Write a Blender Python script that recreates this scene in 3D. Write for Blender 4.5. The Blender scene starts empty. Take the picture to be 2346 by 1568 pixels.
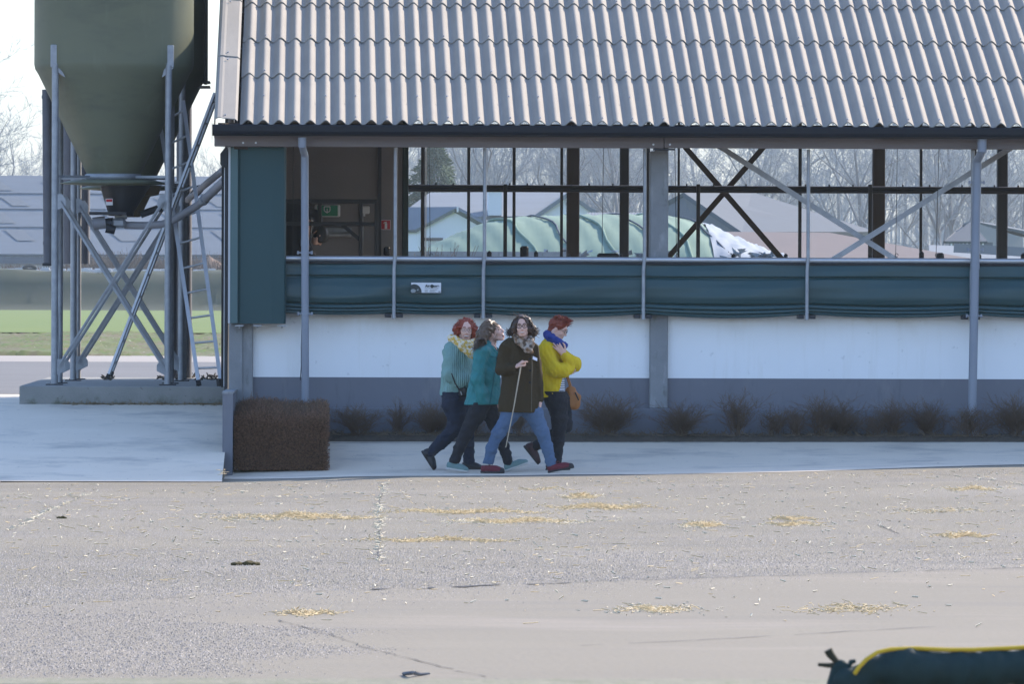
import bpy, math, random
import numpy as np
from mathutils import Vector, Matrix

S = bpy.context.scene
COL = S.collection
R = math.radians

# ------------------------------------------------------------------ camera
F_PX, CX, CY = 13800.0, 1173.0, 784.0          # focal length and centre, in units of a 2346 px wide frame
CAM_H, HZ, VPX = 1.95, 680.0, 727.0            # eye height, horizon row, column where the gable lines vanish
psi = math.atan((CX - VPX) / F_PX)
pit = math.atan((CY - HZ) / F_PX)
rol = R(0.2)
R0 = Vector((math.cos(psi), -math.sin(psi), 0))
FW = Vector((math.sin(psi) * math.cos(pit), math.cos(psi) * math.cos(pit), -math.sin(pit)))
U0 = R0.cross(FW)
RT = R0 * math.cos(rol) + U0 * math.sin(rol)
UP = U0 * math.cos(rol) - R0 * math.sin(rol)
cam_d = bpy.data.cameras.new('camera')
cam = bpy.data.objects.new('camera', cam_d)
COL.objects.link(cam)
M = Matrix((RT, UP, -FW)).transposed().to_4x4()
M.translation = (0, 0, CAM_H)
cam.matrix_world = M
cam_d.sensor_width = 36.0
cam_d.lens = 36.0 * F_PX / 2346.0
cam_d.clip_start = 0.5
cam_d.clip_end = 6000
cam_d.dof.use_dof = True
cam_d.dof.focus_distance = 67.5
cam_d.dof.aperture_fstop = 20
S.camera = cam

# ------------------------------------------------------------------ sky, sun, exposure
SUN_AZ, SUN_EL = R(48), R(31)                  # azimuth measured from +Y (away from the camera) towards +X
world = bpy.data.worlds.new('World')
S.world = world
world.use_nodes = True
wn = world.node_tree
wn.nodes.clear()
sky = wn.nodes.new('ShaderNodeTexSky')
sky.sky_type = 'NISHITA'
sky.sun_disc = False
sky.sun_elevation = SUN_EL
sky.sun_rotation = SUN_AZ
sky.air_density = 1.0
sky.dust_density = 0.6
sky.ozone_density = 1.0
bg = wn.nodes.new('ShaderNodeBackground')
bg.inputs['Strength'].default_value = 0.15
# pale haze low over the horizon, the same all the way round
gtc = wn.nodes.new('ShaderNodeTexCoord')
gsx = wn.nodes.new('ShaderNodeSeparateXYZ')
wn.links.new(gtc.outputs['Generated'], gsx.inputs[0])
gmr = wn.nodes.new('ShaderNodeMapRange')
gmr.interpolation_type = 'SMOOTHSTEP'
gmr.inputs[1].default_value = -0.05
gmr.inputs[2].default_value = 0.20
gmr.inputs[3].default_value = 1.0
gmr.inputs[4].default_value = 0.0
wn.links.new(gsx.outputs[2], gmr.inputs[0])
gmx = wn.nodes.new('ShaderNodeMix')
gmx.data_type = 'RGBA'
gmx.inputs[7].default_value = (1.35, 1.47, 1.6, 1)
wn.links.new(gmr.outputs[0], gmx.inputs[0])
gtint = wn.nodes.new('ShaderNodeMix')
gtint.data_type = 'RGBA'
gtint.blend_type = 'MULTIPLY'
gtint.inputs[0].default_value = 1.0
gtint.inputs[7].default_value = (1.0, 1.05, 1.2, 1)      # the camera's white balance: set for the sunlit yard, so the sky side reads blue
wn.links.new(sky.outputs[0], gtint.inputs[6])
wn.links.new(gtint.outputs[2], gmx.inputs[6])
wo = wn.nodes.new('ShaderNodeOutputWorld')
wn.links.new(gmx.outputs[2], bg.inputs[0])
wn.links.new(bg.outputs[0], wo.inputs[0])
sun_d = bpy.data.lights.new('sun', 'SUN')
sun_d.energy = 3.75
sun_d.angle = R(0.6)
sun_d.color = (1.0, 0.875, 0.73)
sun = bpy.data.objects.new('sun', sun_d)
COL.objects.link(sun)
sdir = Vector((math.sin(SUN_AZ) * math.cos(SUN_EL), math.cos(SUN_AZ) * math.cos(SUN_EL), math.sin(SUN_EL)))
sun.rotation_euler = (-sdir).to_track_quat('-Z', 'Y').to_euler()
sun.location = sdir * 60
S.view_settings.view_transform = 'Standard'
S.view_settings.look = 'None'
S.view_settings.exposure = 1.3
S.view_settings.gamma = 1.0
S.view_settings.use_curve_mapping = False
HAZE_DENSITY = 0.00014
S.render.engine = 'CYCLES'
S.cycles.use_denoising = True
S.cycles.max_bounces = 6
S.cycles.diffuse_bounces = 3
S.cycles.transparent_max_bounces = 8
S.cycles.sample_clamp_indirect = 6.0

# ------------------------------------------------------------------ picking world points from frame positions
def ray(u, v):
    return FW + RT * ((u - CX) / F_PX) + UP * ((CY - v) / F_PX)
def PY(u, v, Y):
    d = ray(u, v)
    t = Y / d.y
    return Vector((d.x * t, Y, CAM_H + d.z * t))
def PZ(u, v, z=0.0):
    d = ray(u, v)
    t = (z - CAM_H) / d.z
    return Vector((d.x * t, d.y * t, z))
def XU(u, Y):
    return PY(u, HZ, Y).x
def ZV(v, Y, u=CX):
    return PY(u, v, Y).z

# ------------------------------------------------------------------ materials
def srgb(r, g, b):
    f = lambda c: ((c / 255) / 12.92 if c <= 10 else (((c / 255) + 0.055) / 1.055) ** 2.4)
    return (f(r), f(g), f(b), 1)
def lin(r, g=None, b=None):
    return (r, r if g is None else g, r if b is None else b, 1)
MATS = {}
def mat(name, c1, c2=None, scale=8.0, rough=0.7, metal=0.0, bump=0.0, bscale=None, stretch=(1, 1, 1), detail=6, spec=0.4, mid=0.5, wid=0.3, coat=0.0):
    """Principled material: c1 and c2 mixed by an object-space noise, with optional bump."""
    m = bpy.data.materials.new(name)
    m.use_nodes = True
    nt = m.node_tree
    b = nt.nodes['Principled BSDF']
    b.inputs['Roughness'].default_value = rough
    b.inputs['Metallic'].default_value = metal
    b.inputs['Specular IOR Level'].default_value = spec
    b.inputs['Coat Weight'].default_value = coat
    b.inputs['Base Color'].default_value = c1
    if c2 is not None or bump:
        tc = nt.nodes.new('ShaderNodeNewGeometry')
        mp = nt.nodes.new('ShaderNodeMapping')
        mp.inputs['Scale'].default_value = stretch
        nt.links.new(tc.outputs['Position'], mp.inputs[0])
    if c2 is not None:
        n = nt.nodes.new('ShaderNodeTexNoise')
        n.inputs['Scale'].default_value = scale
        n.inputs['Detail'].default_value = detail
        n.inputs['Roughness'].default_value = 0.62
        nt.links.new(mp.outputs[0], n.inputs['Vector'])
        rp = nt.nodes.new('ShaderNodeMapRange')
        rp.inputs[1].default_value = mid - wid
        rp.inputs[2].default_value = mid + wid
        nt.links.new(n.outputs[0], rp.inputs[0])
        mx = nt.nodes.new('ShaderNodeMix')
        mx.data_type = 'RGBA'
        mx.inputs[6].default_value = c1
        mx.inputs[7].default_value = c2
        nt.links.new(rp.outputs[0], mx.inputs[0])
        nt.links.new(mx.outputs[2], b.inputs['Base Color'])
    if bump:
        n2 = nt.nodes.new('ShaderNodeTexNoise')
        n2.inputs['Scale'].default_value = bscale or scale * 4
        n2.inputs['Detail'].default_value = 4
        nt.links.new(mp.outputs[0], n2.inputs['Vector'])
        bp = nt.nodes.new('ShaderNodeBump')
        bp.inputs['Strength'].default_value = bump
        bp.inputs['Distance'].default_value = 0.02
        nt.links.new(n2.outputs[0], bp.inputs['Height'])
        nt.links.new(bp.outputs[0], b.inputs['Normal'])
    MATS[name] = m
    return m
def nodes_of(m):
    nt = m.node_tree
    return nt, nt.nodes['Principled BSDF']
def layer(m, color, scale, lo, hi, stretch=(1, 1, 1), amount=1.0, detail=5, space='world', zfade=None, seed=0.0):
    """Mix one more colour over the base colour where a noise passes lo..hi (stains, specks, dirt); zfade limits it to heights z0..z1."""
    nt, b = nodes_of(m)
    tc = nt.nodes.new('ShaderNodeNewGeometry')
    mp = nt.nodes.new('ShaderNodeMapping')
    mp.inputs['Scale'].default_value = stretch
    mp.inputs['Location'].default_value = (seed, seed * 1.7, seed * 0.6)
    nt.links.new(tc.outputs['Position'], mp.inputs[0])
    n = nt.nodes.new('ShaderNodeTexNoise')
    n.inputs['Scale'].default_value = scale
    n.inputs['Detail'].default_value = detail
    n.inputs['Roughness'].default_value = 0.65
    nt.links.new(mp.outputs[0], n.inputs['Vector'])
    rp = nt.nodes.new('ShaderNodeMapRange')
    rp.inputs[1].default_value = lo
    rp.inputs[2].default_value = hi
    rp.inputs[4].default_value = amount
    nt.links.new(n.outputs[0], rp.inputs[0])
    fac = rp.outputs[0]
    if zfade:
        sp = nt.nodes.new('ShaderNodeSeparateXYZ')
        nt.links.new(tc.outputs['Position'], sp.inputs[0])
        zr = nt.nodes.new('ShaderNodeMapRange')
        zr.inputs[1].default_value = zfade[0]
        zr.inputs[2].default_value = zfade[1]
        nt.links.new(sp.outputs[2], zr.inputs[0])
        mu = nt.nodes.new('ShaderNodeMath')
        mu.operation = 'MULTIPLY'
        nt.links.new(fac, mu.inputs[0])
        nt.links.new(zr.outputs[0], mu.inputs[1])
        fac = mu.outputs[0]
    mx = nt.nodes.new('ShaderNodeMix')
    mx.data_type = 'RGBA'
    old = b.inputs['Base Color'].links
    if old:
        nt.links.new(old[0].from_socket, mx.inputs[6])
    else:
        mx.inputs[6].default_value = b.inputs['Base Color'].default_value
    mx.inputs[7].default_value = color
    nt.links.new(fac, mx.inputs[0])
    nt.links.new(mx.outputs[2], b.inputs['Base Color'])
    return m

# ------------------------------------------------------------------ mesh helpers
def tag(o, label=None, cat=None, group=None, kind=None):
    if label: o['label'] = label
    if cat: o['category'] = cat
    if group: o['group'] = group
    if kind: o['kind'] = kind
    return o
def empty(name, loc, label=None, cat=None, group=None):
    o = bpy.data.objects.new(name, None)
    o.location = loc
    o.empty_display_size = 0.1
    COL.objects.link(o)
    return tag(o, label, cat, group)
def wloc(o):
    p = Vector((0, 0, 0))
    while o is not None:
        p += o.location
        o = o.parent
    return p
def add_obj(name, me, m=None, parent=None):
    o = bpy.data.objects.new(name, me)
    COL.objects.link(o)
    if m is not None and not me.materials:
        me.materials.append(m)
    if parent is not None:
        o.parent = parent
    return o
def mesh_np(name, V, F, smooth=False):
    """V (n,3) array; F list of index arrays, each (m,k)."""
    me = bpy.data.meshes.new(name)
    V = np.asarray(V, dtype=np.float32)
    Fs = F if isinstance(F, list) else [F]
    Fs = [np.asarray(f, dtype=np.int32) for f in Fs if len(f)]
    me.vertices.add(len(V))
    me.vertices.foreach_set('co', V.ravel())
    nl = sum(f.size for f in Fs)
    npol = sum(len(f) for f in Fs)
    me.loops.add(nl)
    me.polygons.add(npol)
    li = np.concatenate([f.ravel() for f in Fs])
    tot = np.concatenate([np.full(len(f), f.shape[1], np.int32) for f in Fs])
    st = np.concatenate([[0], np.cumsum(tot)[:-1]]).astype(np.int32)
    me.loops.foreach_set('vertex_index', li)
    me.polygons.foreach_set('loop_start', st)
    me.polygons.foreach_set('loop_total', tot)
    if smooth:
        me.polygons.foreach_set('use_smooth', np.ones(npol, bool))
    me.update(calc_edges=True)
    me.validate()
    return me
class MB:
    """Collects polygons and links them as ONE mesh object."""
    def __init__(self):
        self.v = []
        self.f = []
        self.sm = []
    def poly(self, pts, smooth=False):
        i = len(self.v)
        self.v += [Vector(p) for p in pts]
        self.f.append(list(range(i, i + len(pts))))
        self.sm.append(smooth)
    def add(self, verts, faces, smooth=False):
        i = len(self.v)
        self.v += [Vector(p) for p in verts]
        self.f += [[i + a for a in f] for f in faces]
        self.sm += [smooth] * len(faces)
    def box(self, a, b, bev=0.0, mtx=None):
        x0, x1 = sorted((a[0], b[0])); y0, y1 = sorted((a[1], b[1])); z0, z1 = sorted((a[2], b[2]))
        if bev <= 0:
            vs = [(x0, y0, z0), (x1, y0, z0), (x1, y1, z0), (x0, y1, z0), (x0, y0, z1), (x1, y0, z1), (x1, y1, z1), (x0, y1, z1)]
            fs = [(0, 3, 2, 1), (4, 5, 6, 7), (0, 1, 5, 4), (1, 2, 6, 5), (2, 3, 7, 6), (3, 0, 4, 7)]
        else:
            q = min(bev, (x1 - x0) * .45, (y1 - y0) * .45, (z1 - z0) * .45)
            vs, fs = [], []
            idx = {}
            for i, x in ((0, x0), (1, x1)):
                for j, y in ((0, y0), (1, y1)):
                    for k, z in ((0, z0), (1, z1)):
                        sx, sy, sz = (q if i == 0 else -q), (q if j == 0 else -q), (q if k == 0 else -q)
                        idx[i, j, k] = len(vs)
                        vs += [(x, y + sy, z + sz), (x + sx, y, z + sz), (x + sx, y + sy, z)]
            g = lambda i, j, k, a: idx[i, j, k] + a
            for i in (0, 1):
                fs.append([g(i, 0, 0, 0), g(i, 1, 0, 0), g(i, 1, 1, 0), g(i, 0, 1, 0)][::(-1 if i == 0 else 1)])
                fs.append([g(0, i, 0, 1), g(0, i, 1, 1), g(1, i, 1, 1), g(1, i, 0, 1)][::(-1 if i == 0 else 1)])
                fs.append([g(0, 0, i, 2), g(1, 0, i, 2), g(1, 1, i, 2), g(0, 1, i, 2)][::(-1 if i == 0 else 1)])
            for i in (0, 1):
                for j in (0, 1):
                    s = 1 if i == j else -1
                    fs.append([g(i, j, 0, 0), g(i, j, 0, 1), g(i, j, 1, 1), g(i, j, 1, 0)][::s])
                    fs.append([g(i, 0, j, 0), g(i, 1, j, 0), g(i, 1, j, 2), g(i, 0, j, 2)][::s])
                    fs.append([g(0, i, j, 1), g(0, i, j, 2), g(1, i, j, 2), g(1, i, j, 1)][::s])
            for (i, j, k) in idx:
                s = 1 if (i + j + k) % 2 == 1 else -1
                fs.append([g(i, j, k, 0), g(i, j, k, 1), g(i, j, k, 2)][::s])
        if mtx is not None:
            vs = [mtx @ Vector(p) for p in vs]
        self.add(vs, fs)
    def bar(self, p0, p1, w, t, side=(0, 1, 0)):
        """Rectangular bar between two points; w across in the plane normal to `side`, t along `side`."""
        p0, p1 = Vector(p0), Vector(p1)
        d = (p1 - p0).normalized()
        s = Vector(side); s = (s - d * s.dot(d)).normalized()
        a = d.cross(s)
        vs = []
        for p in (p0, p1):
            for (i, j) in ((-1, -1), (1, -1), (1, 1), (-1, 1)):
                vs.append(p + a * (i * w / 2) + s * (j * t / 2))
        self.add(vs, [(0, 1, 2, 3), (7, 6, 5, 4), (0, 4, 5, 1), (1, 5, 6, 2), (2, 6, 7, 3), (3, 7, 4, 0)])
    def tube(self, pts, r, n=10, caps=True, smooth=True):
        pts = [Vector(p) for p in pts]
        rs = r if isinstance(r, (list, tuple)) else [r] * len(pts)
        vs, fs = [], []
        up = None
        for i, p in enumerate(pts):
            d = (pts[min(i + 1, len(pts) - 1)] - pts[max(i - 1, 0)]).normalized()
            if up is None:
                up = Vector((0, 0, 1)) if abs(d.z) < .9 else Vector((0, 1, 0))
            a = d.cross(up).normalized()
            b = a.cross(d).normalized()
            up = b
            for k in range(n):
                t = 2 * math.pi * k / n
                vs.append(p + (a * math.cos(t) + b * math.sin(t)) * rs[i])
        for i in range(len(pts) - 1):
            for k in range(n):
                fs.append((i * n + k, i * n + (k + 1) % n, (i + 1) * n + (k + 1) % n, (i + 1) * n + k))
        self.add(vs, fs, smooth)
        if caps:
            self.add(vs[:n][::-1], [tuple(range(n))])
            self.add(vs[-n:], [tuple(range(n))])
    def lathe(self, c, prof, n=32, caps=True):
        """prof: list of (r, z) going up, around the vertical through c."""
        vs, fs = [], []
        for (r, z) in prof:
            for k in range(n):
                t = 2 * math.pi * k / n
                vs.append((c[0] + r * math.cos(t), c[1] + r * math.sin(t), z))
        for i in range(len(prof) - 1):
            for k in range(n):
                fs.append((i * n + k, i * n + (k + 1) % n, (i + 1) * n + (k + 1) % n, (i + 1) * n + k))
        self.add(vs, fs, True)
        if caps:
            self.add(vs[:n][::-1], [tuple(range(n))])
            self.add(vs[-n:], [tuple(range(n))])
    def prism(self, prof, axis_pts, closed=True, smooth=False, caps=True):
        """Extrude a closed profile of (y,z) between x0 and x1."""
        x0, x1 = axis_pts
        n = len(prof)
        vs = [(x0, y, z) for y, z in prof] + [(x1, y, z) for y, z in prof]
        fs = [(k, k + n, (k + 1) % n + n, (k + 1) % n) for k in range(n if closed else n - 1)]
        self.add(vs, fs, smooth)
        if closed and caps:
            self.add([(x0, y, z) for y, z in prof], [tuple(range(n))])
            self.add([(x1, y, z) for y, z in prof][::-1], [tuple(range(n))])
    def build(self, name, m, parent=None, label=None):
        off = wloc(parent) if parent is not None else Vector((0, 0, 0))
        me = bpy.data.meshes.new(name)
        me.from_pydata([tuple(p - off) for p in self.v], [], self.f)
        me.polygons.foreach_set('use_smooth', self.sm)
        me.update()
        o = add_obj(name, me, m, parent)
        if label: o['label'] = label
        return o
def tubes_np(P0, P1, r0, r1, n=3):
    """Many separate tapered tubes at once -> (V, F)."""
    P0 = np.asarray(P0, float); P1 = np.asarray(P1, float)
    r0 = np.asarray(r0, float)[:, None]; r1 = np.asarray(r1, float)[:, None]
    d = P1 - P0
    d /= np.linalg.norm(d, axis=1, keepdims=True) + 1e-9
    ref = np.where(np.abs(d[:, 2:3]) < .9, np.array([[0, 0, 1.]]), np.array([[0, 1., 0]]))
    a = np.cross(d, ref); a /= np.linalg.norm(a, axis=1, keepdims=True) + 1e-9
    b = np.cross(a, d)
    N = len(P0)
    V = np.empty((N, 2 * n, 3))
    for k in range(n):
        t = 2 * math.pi * k / n
        o = a * math.cos(t) + b * math.sin(t)
        V[:, k] = P0 + o * r0
        V[:, n + k] = P1 + o * r1
    base = (np.arange(N) * 2 * n)[:, None]
    F = np.concatenate([base + np.array([[k, (k + 1) % n, n + (k + 1) % n, n + k]]) for k in range(n)], axis=0)
    return V.reshape(-1, 3), F
def cells_np(V, F, name, m, parent=None, smooth=False):
    off = np.array(wloc(parent)) if parent is not None else np.zeros(3)
    return add_obj(name, mesh_np(name, np.asarray(V) - off, F, smooth), m, parent)
def copy_tree(o, parent=None):
    c = o.copy()
    COL.objects.link(c)
    if parent is not None: c.parent = parent
    for ch in list(o.children):
        copy_tree(ch, c)
    return c
def text_mesh(body, size, name='lettering', bold=False):
    cu = bpy.data.curves.new(name, 'FONT')
    cu.body = body
    cu.size = size
    cu.extrude = 0.0008
    cu.align_x = 'CENTER'
    cu.align_y = 'CENTER'
    if bold: cu.offset = size * .03
    o = bpy.data.objects.new('tmp_text', cu)
    COL.objects.link(o)
    dg = bpy.context.evaluated_depsgraph_get()
    me = bpy.data.meshes.new_from_object(o.evaluated_get(dg))
    bpy.data.objects.remove(o)
    return me
# ================================================================== GROUND
rng = random.Random(7)
NR = np.random.RandomState(11)
GX = -1.02            # the gable line: ramp on its left, apron on its right
def z_left(y):
    return max(-.06, min(0.66, -.06 + (y - 64.7) / (70.9 - 64.7) * 0.72))
def sstep(t):
    t = max(0.0, min(1.0, t)); return t * t * (3 - 2 * t)
def yard_z(x, y):
    """The yard lifts a little towards the right along the barn."""
    return (.13 * sstep((x - 1.2) / 7.5) - .06 * sstep((1.0 - x) / 2.2)) * max(0.0, min(1.0, (y - 50) / 13))
def gz(x, y):
    z0 = yard_z(x, y)
    return z0 + (.30 - z0) * max(0.0, min(1.0, (y - 66.8) / 2.7))

m_asph = mat('asphalt', lin(.246, .218, .163), lin(.182, .163, .125), scale=.5, rough=.93, stretch=(.55, 1, 1), wid=.22, bump=.85, bscale=70, spec=.25)
layer(m_asph, lin(.12, .118, .118), 52, .50, .74, amount=.6, detail=2)
layer(m_asph, lin(.42, .40, .37), 75, .62, .70, amount=.7, detail=1, seed=9)
layer(m_asph, lin(.33, .30, .27), .22, .5, .75, amount=.55, stretch=(.5, 1, 1), seed=4)
m_slab = mat('worn_concrete', lin(.228, .201, .153), lin(.188, .167, .130), scale=.35, rough=.9, stretch=(.4, 1, 1), bump=.35, bscale=55, spec=.25)
layer(m_asph, lin(.17, .158, .142), .8, .50, .72, amount=.7, stretch=(.22, 1, 1), seed=31)
layer(m_slab, lin(.165, .15, .13), .7, .52, .74, amount=.6, stretch=(.2, 1, 1), seed=37)
layer(m_slab, lin(.19, .18, .165), 30, .52, .70, amount=.55, detail=3)
layer(m_slab, lin(.315, .27, .225), .5, .55, .75, amount=.55, stretch=(.4, 1, 1), seed=3)
layer(m_slab, lin(.19, .182, .178), .16, .58, .70, amount=.55, stretch=(.6, .55, 1), seed=21, detail=7)
m_agg_unused = None and mat('exposed_aggregate', lin(.27, .25, .24), lin(.13, .128, .13), scale=26, rough=.95, detail=3, wid=.16, bump=1.0, bscale=40, spec=.25)
m_apron = mat('smooth_concrete', lin(.70, .605, .475), lin(.60, .52, .41), scale=.8, rough=.8, stretch=(.35, 1, 1), bump=.15, bscale=40)
layer(m_apron, lin(.36, .325, .28), 1.6, .50, .70, amount=.75, stretch=(.7, 1, 1), seed=5)
layer(m_apron, lin(.74, .65, .53), 1.1, .55, .75, amount=.6, stretch=(.8, 1.2, 1), seed=15)
layer(m_apron, lin(.20, .19, .18), 14, .68, .74, amount=.6, detail=2, seed=2)
m_pad = mat('mossy_concrete', lin(.27, .265, .245), lin(.20, .20, .185), scale=3, rough=.9, bump=.3, bscale=50)
layer(m_pad, lin(.07, .075, .035), 5, .50, .62, amount=.8, zfade=(.80, .66))
layer(m_pad, lin(.10, .09, .075), 9, .64, .70, amount=.8, seed=8)
m_earth = mat('earth', lin(.17, .14, .11), lin(.10, .085, .065), scale=1.5, rough=1, bump=.5, bscale=9)
m_soil = mat('bed_soil', lin(.06, .048, .038), lin(.10, .082, .06), scale=14, rough=1, bump=1, bscale=40)
m_field = mat('young_crop', lin(.075, .125, .010), lin(.10, .138, .014), scale=.5, rough=1, stretch=(.6, .12, 1))
m_furrow = mat('sprouting_soil', lin(.066, .108, .012), lin(.105, .088, .048), scale=1.1, rough=1, stretch=(1, .25, 1), wid=.12, bump=1, bscale=3)
layer(m_furrow, lin(.30, .28, .24), 3.5, .70, .74, amount=.8, stretch=(1, .3, 1), detail=2)
m_bank = mat('grassy_bank', lin(.026, .040, .022), lin(.040, .045, .030), scale=.25, rough=1, bump=.6, bscale=1.2)
m_track = mat('shade_toned_track', lin(.135, .132, .132), lin(.10, .10, .102), scale=.5, rough=.95, stretch=(.4, 1, 1), bump=.4, bscale=20)  # darkened in colour to put shade on the concrete beyond the silos
m_pale = mat('sunlit_strip_tone', lin(.30, .27, .235), lin(.24, .215, .19), scale=.6, rough=.9, stretch=(.3, 1, 1))  # lighter copy of the track, sunlight put into its colour

def strips(name, xs, prof, m, kind='structure'):
    """A sheet: prof is a list of (y, z); xs the column positions."""
    nx, ny = len(xs), len(prof)
    V = [(x, y, z) for (y, z) in prof for x in xs]
    F = [(j * nx + i, j * nx + i + 1, (j + 1) * nx + i + 1, (j + 1) * nx + i) for j in range(ny - 1) for i in range(nx - 1)]
    o = add_obj(name, mesh_np(name, V, np.array(F)), m)
    return tag(o, kind=kind)

# base sheet, left of the gable it climbs to the level of the silo pad, right of it the yard level runs on under the barn
g = MB()
for (xa, xb, prof) in ((-700, GX, [(-18, -.09), (65.2, -.09), (71.0, .60), (1500, .62)]),
                       (GX, 700, [(-18, -.09), (67, -.09), (80, -.09), (80.2, .62), (1500, .62)])):
    for (y0, z0), (y1, z1) in zip(prof[:-1], prof[1:]):
        g.poly([(xa, y0, z0), (xb, y0, z0), (xb, y1, z1), (xa, y1, z1)])
tag(g.build('ground', m_earth), kind='structure')

# rough asphalt, up to the concrete
av = MB()
ys_ = [14, 40, 50, 54, 58, 62, 64, 66, 66.8, 68, 69.2]
xs_ = [-40, -12, -4, -2, GX, -.5, 0, .5, 1] + [1.5 + .5 * i for i in range(16)] + [12, 40]
for i in range(len(xs_) - 1):
    for j in range(len(ys_) - 1):
        q = [(xs_[i], ys_[j]), (xs_[i + 1], ys_[j]), (xs_[i + 1], ys_[j + 1]), (xs_[i], ys_[j + 1])]
        av.poly([(x, y, gz(x, y)) for x, y in q], True)
tag(av.build('asphalt_yard', m_asph), kind='structure')
# older smooth concrete in the near half of the yard, and coarse worn aggregate at its left
near_edge = [PZ(u, v, .004) for u, v in ((-2200, 1440), (0, 1396), (200, 1384), (360, 1372), (600, 1360), (830, 1351), (1300, 1336), (1800, 1319), (2346, 1301), (4500, 1230))]
sl = MB()
for a, b in zip(near_edge[:-1], near_edge[1:]):
    sl.poly([(a.x * 14 / a.y, 14, .004), (b.x * 14 / b.y, 14, .004), b, a])
tag(sl.build('concrete_yard', m_slab), kind='structure')
# dark open joints
jt = MB()
def joint(uvs, w, z=.009):
    """A ragged open joint: short lengths of uneven width, here and there filled up."""
    for (a, b) in zip(uvs[:-1], uvs[1:]):
        p, q = PZ(*a, z), PZ(*b, z)
        d = (q - p); d.z = 0
        n = Vector((-d.y, d.x, 0)).normalized()
        k = max(3, int(d.length / .16))
        prev, pw = p, w * .5
        for i in range(1, k + 1):
            c = p.lerp(q, i / k) + n * rng.gauss(0, w * .45 + .006)
            cw = w * rng.uniform(.12, .62)
            if rng.random() > .16:
                jt.poly([prev - n * pw, c - n * cw, c + n * cw, prev + n * pw])
            prev, pw = c, cw
joint([(825, 1351), (900, 1350), (1000, 1346.5), (1100, 1342), (1300, 1335.5)], .10)
joint([(1300, 1335.5), (1800, 1318.5), (2346, 1300.5)], .025)
joint([(360, 1371.5), (825, 1351)], .02)
joint([(1330, 1480), (1600, 1467), (1900, 1450), (2140, 1436)], .014)
joint([(640, 1421), (760, 1455), (850, 1487), (950, 1511), (1150, 1560)], .010)
tag(jt.build('yard_joints', mat('joint_filler', lin(.035, .035, .038), rough=.95)), kind='structure')

# pale concrete apron in front of the barn, its front edge drawn by the paver
m_edge = [(505, 1098), (700, 1096), (900, 1091.5), (1300, 1087.5), (1500, 1087.5), (1700, 1084), (1850, 1081), (2050, 1073.5), (2200, 1068.5), (2346, 1064.5), (3600, 1053)]
ap = MB()
def on_apron(u, v, lift=.004):
    p = PZ(u, v, lift)
    for _ in range(10):
        p = PZ(u, v, gz(p.x, p.y) + lift)
    return p
front = [on_apron(u, v) for u, v in m_edge]
front[0].x = GX
fx_, fy_ = [p.x for p in front], [p.y for p in front]
cx_ = np.concatenate([np.linspace(GX, 9.5, 64), [22.6]])
cols_ = []
for x in cx_:
    y0 = float(np.interp(x, fx_, fy_)) + .03 * math.sin(x * 2.1) * .4
    cols_.append([(x, y, gz(x, y) + .004) for y in [y0 + (69.6 - y0) * t for t in (0, .12, .25, .4, .55, .7, .85, 1)]])
for a, b in zip(cols_[:-1], cols_[1:]):
    for i in range(7):
        ap.poly([a[i], b[i], b[i + 1], a[i + 1]], True)
tag(ap.build('concrete_path', m_apron), kind='structure')
# joint across the apron at the right, as a shallow dark groove
jp = MB()
for (a, b) in (((2068, 1012), (2105, 1043)), ((2105, 1043), (2150, 1062))):
    p = on_apron(*a, .009); q = on_apron(*b, .009)
    jp.poly([p + Vector((-.012, 0, 0)), q + Vector((-.012, 0, 0)), q + Vector((.012, 0, 0)), p + Vector((.012, 0, 0))])
tag(jp.build('apron_joint', MATS['joint_filler']), kind='structure')
# ramp left of the gable, up to the silo pad, and the concrete beyond it
rp = MB()
lf = [PZ(u, v, -.056) for u, v in ((-1500, 1122), (0, 1105), (300, 1102.5), (505, 1100))]
lf[-1].x = GX
for a, b in zip(lf[:-1], lf[1:]):
    ra, rb = [(a.x, a.y, -.056)], [(b.x, b.y, -.056)]
    for y in (64.75, 67, 69, 70.9, 78, 90):
        ra.append((a.x, y, z_left(y) + .004 + (.02 if y in (67, 69) else 0)))
        rb.append((b.x, y, z_left(y) + .004 + (.02 if y in (67, 69) else 0)))
    for i in range(len(ra) - 1):
        rp.poly([ra[i], rb[i], rb[i + 1], ra[i + 1]], True)
tag(rp.build('concrete_ramp', m_apron), kind='structure')
yk0, yk1 = PZ(0, 829, .664).y, PZ(0, 815, .664).y
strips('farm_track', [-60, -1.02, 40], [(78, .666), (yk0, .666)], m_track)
strips('track_sunlit_strip', [-90, -1.02, 60], [(yk0, .667), (yk1, .667)], m_pale)  # painted sunlit strip where the shade-coloured track ends
# the field: near half sprouting soil with clods, far half an even young crop
yf0, yf1, yf2 = PZ(0, 816, .66).y, PZ(0, 766, .66).y, PZ(0, 712, .66).y
nx, ny = 300, 200
gx = np.linspace(-20, 6, nx); gy = np.linspace(yf0, yf1, ny)
zz = .68 + NR.rand(ny, nx) ** 2 * .075 * (.4 + np.sin(gx[None, :] * .9 + gy[:, None] * .21) ** 2) + .05 * np.sin(gx[None, :] * 1.2 + gy[:, None] * .02)
zz[0] = .60
V = np.stack([np.tile(gx, ny), np.repeat(gy, nx), zz.ravel()], 1)
I = np.arange(nx * ny).reshape(ny, nx)
F = np.stack([I[:-1, :-1].ravel(), I[:-1, 1:].ravel(), I[1:, 1:].ravel(), I[1:, :-1].ravel()], 1)
tag(add_obj('field', mesh_np('field', V, F), m_furrow), kind='structure')
strips('field_crop', [-200, -20, 120], [(yf1, .72), (yf2, .72)], m_field)
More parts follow.
